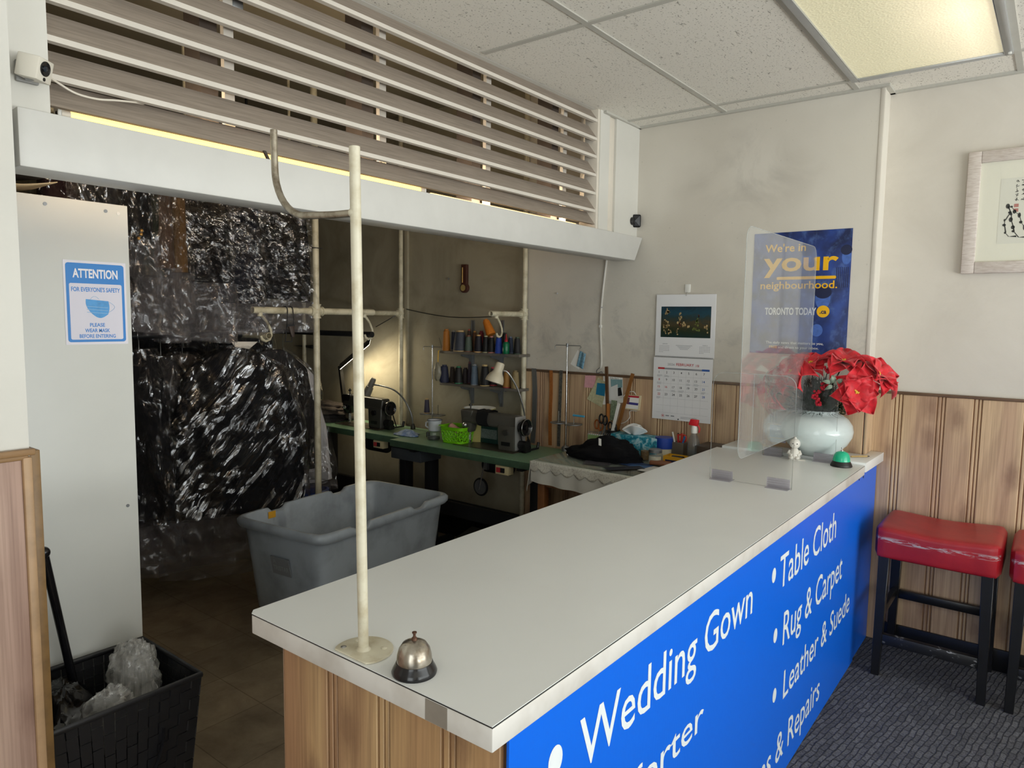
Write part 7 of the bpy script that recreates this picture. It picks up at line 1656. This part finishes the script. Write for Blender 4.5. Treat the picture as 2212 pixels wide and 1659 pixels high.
q = MB(); write(q, 'FREE', oP+e+U*W*0.215+Z*H*0.045, U, Z, width=W*0.085, cap=H*0.022, bold=0.02); obj('lettering', q, YEL, po, flat=True, fix=False)
q = MB(); write(q, 'TORONTO TODAY', oP+e+U*W*0.15+Z*H*0.325, U, Z, width=W*0.535, cap=H*0.058, bold=0.028)
write(q, 'The daily news that matters to you,', oP+e+U*W*0.175+Z*H*0.083, U, Z, width=W*0.60, cap=H*0.021, bold=0.012); write(q, 'and direct to your inbox.', oP+e+U*W*0.31+Z*H*0.045, U, Z, width=W*0.42, cap=H*0.021, bold=0.012)
obj('lettering', q, WHT, po, flat=True, fix=False)
q = MB(); write(q, '.ca', oP+e*1.5+U*W*0.722+Z*H*0.335, U, Z, width=W*0.066, cap=H*0.034, bold=0.03); obj('lettering', q, mat('poster_ink', '#15244f', 0.4), po, flat=True, fix=False)
# framed ink painting
XF_ = XR-0.001
fz1, fz0, fy1 = PX(2094, 332, XF_).z, PX(2075, 592, XF_).z, PX(2085, 460, XF_).y
fy0 = fy1-0.52; fw_ = 0.05
fp = thing('framed_picture', 'ink painting in a pale washed wood frame on the right wall', 'picture', (XF_, (fy0+fy1)/2, fz0))
tm = NT('washed_frame_wood'); v = tm.coord('World', (30, 30, 190)); tm.set(col=tm.ramp(tm.noise(v, 1, 4, 0.6), [(0.30, '#bdb0a7'), (0.6, '#d4cbc4')]), rough=0.6)
tmv = tm.m
for nm, a, b in (('frame_stile', (fy1-fw_, fz0), (fy1, fz1)), ('frame_stile', (fy0, fz0), (fy0+fw_, fz1)), ('frame_rail', (fy0+fw_, fz1-fw_), (fy1-fw_, fz1)), ('frame_rail', (fy0+fw_, fz0), (fy1-fw_, fz0+fw_))):
    obj(nm, MB().box((XF_-0.026, a[0], a[1]), (XF_, b[0], b[1])), tmv, fp, bevel=0.004)
obj('mat_board', MB().box((XF_-0.012, fy0+fw_, fz0+fw_), (XF_-0.009, fy1-fw_, fz1-fw_)), mat('cream_mat_board', '#e8e4d4', 0.8), fp)
o4 = V((XF_-0.0126, fy1-fw_, fz0+fw_)); Wm, Hm = fy1-fy0-2*fw_, fz1-fz0-2*fw_
q = MB(); rect(q, o4, U, Z, 0.075, 0.075, Wm-0.075, Hm-0.075); obj('painting_paper', q, mat('rice_paper', '#dfdccf', 0.8), fp, flat=True, fix=False)
q = MB(); rr = random.Random(4); o5 = o4+V((-0.0006, 0, 0))
for base in ((0.115, 0.105), (0.15, 0.10), (0.18, 0.115)):
    x, y = base
    for s in range(5):
        x2, y2 = x+rr.uniform(-0.022, 0.020), y+rr.uniform(0.015, 0.035); w = rr.uniform(0.002, 0.006)
        q.add([o5+U*x+Z*y, o5+U*(x+w)+Z*y, o5+U*(x2+w*0.7)+Z*y2, o5+U*x2+Z*y2], [(0, 1, 2, 3)]); disc(q, o5, U, Z, x2, y2, rr.uniform(0.003, 0.008), 9, rr.uniform(0.004, 0.012)); x, y = x2, y2
    q.add([o5+U*base[0]+Z*base[1], o5+U*(base[0]+0.03)+Z*(base[1]-0.004), o5+U*(base[0]+0.028)+Z*(base[1]+0.004)], [(0, 1, 2)])
for col_ in range(3):
    for k in range(5):
        cx, cy = 0.135+0.022*col_, Hm-0.092-0.019*k
        for s in range(4): a_ = rr.uniform(0, pi); l_ = rr.uniform(0.003, 0.006); p_ = o5+U*(cx+rr.uniform(-.003, .003))+Z*(cy+rr.uniform(-.004, .004)); d_ = (U*cos(a_)+Z*sin(a_)); n_ = (U*-sin(a_)+Z*cos(a_))*0.0009; q.add([p_-d_*l_-n_, p_+d_*l_-n_, p_+d_*l_+n_, p_-d_*l_+n_], [(0, 1, 2, 3)])
obj('ink_strokes', q, mat('ink_black', '#2b2a28', 0.7), fp, flat=True, fix=False)
q = MB(); rect(q, o5, U, Z, 0.128, Hm-0.200, 0.144, Hm-0.186); rect(q, o5, U, Z, 0.128, Hm-0.220, 0.144, Hm-0.206); obj('red_seal', q, mat('seal_red', '#b5746a', 0.7), fp, flat=True, fix=False)
obj('glazing', MB().box((XF_-0.0175, fy0+fw_, fz0+fw_), (XF_-0.0155, fy1-fw_, fz1-fw_)), M_ACRYL, fp)

# ------------------------------------------------------------------ two small security cameras
c = PY(74, 148, 1.895)
sc_ = thing('security_camera', 'small white cube security camera on the left end of the louver frame', 'camera', c, 'security cameras')
fn = V((0.60, -0.78, -0.22)).normalized(); sr = fn.cross(V((0, 0, 1))).normalized(); su = sr.cross(fn)
hs = 0.0255
obj('body', MB().obox(c, sr*hs, fn*hs*1.02, su*hs), mat('warm_white_plastic', '#dcd7cb', 0.4), sc_, bevel=0.003)
lq = fn.to_track_quat('Z', 'Y').to_matrix()
ln = obj('lens', MB().lathe([(0.0165, 0), (0.0165, 0.0016), (0.0145, 0.0022), (0.012, 0.0006), (0.0, 0.0010)], c+fn*hs*1.02+su*0.004+sr*0.002, 32, lq), M_BLACKG, sc_)
obj('inner_lens', MB().lathe([(0.007, 0), (0.006, 0.002), (0, 0.003)], c+fn*(hs*1.02+0.0005)+su*0.004+sr*0.002, 20, lq), mat('lens_glass', '#232a33', 0.1), ln)
obj('sensor', MB().lathe([(0.0042, 0), (0.0042, 0.001), (0, 0.001)], c+fn*hs*1.02-su*0.019+sr*0.0, 16, lq), M_BLACKG, sc_)
pc0, pc1 = PY(29, 128, 1.9495), PY(82, 187, 1.9495)
obj('mount_plate', MB().box((pc0.x, 1.938, pc1.z), (pc1.x, 1.9498, pc0.z)), mat('grey_mount', '#8f8f8e', 0.45), sc_, bevel=0.004)
obj('mount_arm', MB().tube([(pc0.x+0.035, 1.938, pc1.z+0.02), c-su*0.024-fn*0.01, c-su*0.02], 0.0075, 8), mat('grey_mount', '#8f8f8e'), sc_)
cp = [PY(110, 168, 1.915), PY(130, 182, 1.925), PY(165, 202, 1.932), PY(210, 214, 1.938), PY(252, 217, 1.944), PY(290, 221, 1.965), PY(310, 225, 2.01)]
obj('cable', MB().tube(smooth(cp), 0.0026, 8), M_TRIM, sc_)
c = PX(1371, 477, 3.600)
s2_ = thing('security_camera', 'small black security camera at the right end of the beam, by the poster wall', 'camera', c, 'security cameras')
fn = V((-0.80, -0.60, -0.03)).normalized(); sr = fn.cross(V((0, 0, 1))).normalized(); su = sr.cross(fn)
hs = 0.036
obj('body', MB().obox(c-fn*0.008, sr*hs, fn*0.013, su*hs), M_BLACKG, s2_, bevel=0.010, seg=4)
obj('face', MB().add([c+fn*0.0052+sr*a+su*b for a, b in ((-hs*.8, -hs*.8), (hs*.8, -hs*.8), (hs*.8, hs*.8), (-hs*.8, hs*.8))]+[c+fn*0.0095], [(0, 1, 4), (1, 2, 4), (2, 3, 4), (3, 0, 4)]), mat('camera_face', '#26272b', 0.15), s2_, flat=True)
obj('lens', MB().lathe([(0.008, 0), (0.007, 0.002), (0, 0.003)], c+fn*0.0085, 18, fn.to_track_quat('Z', 'Y').to_matrix()), mat('lens_glass', '#232a33'), s2_)
yw = 1.938
obj('mount', MB().lathe([(0.022, 0), (0.022, 0.01), (0.012, 0.016)], (c.x-0.022, yw, c.z-0.004), 20, Matrix.Rotation(pi/2, 3, 'X')).tube([(c.x-0.022, yw-0.012, c.z-0.004), c-fn*0.018], 0.009, 10), M_BLACK, s2_)
# bits on the louvers: a cable junction box and a clothes peg on the tube
jb_ = PY(530, 4, 1.99); solo('junction_box', MB().box((jb_.x-0.02, 2.032, jb_.z-0.008), (jb_.x+0.02, 2.075, jb_.z+0.03)), M_DULL, 'small grey metal box behind the top louver slats', 'box', bevel=0.003)
pg_ = PY(580, 336, 1.93); solo('clothes_peg', MB().obox(pg_+V((0, 0.01, 0)), V((0.004, 0, 0)), V((0.0, 0.005, 0)), V((-0.008, 0, 0.014))), M_FABT, 'dark wooden peg standing on the top edge of the beam', 'peg', bevel=0.001)
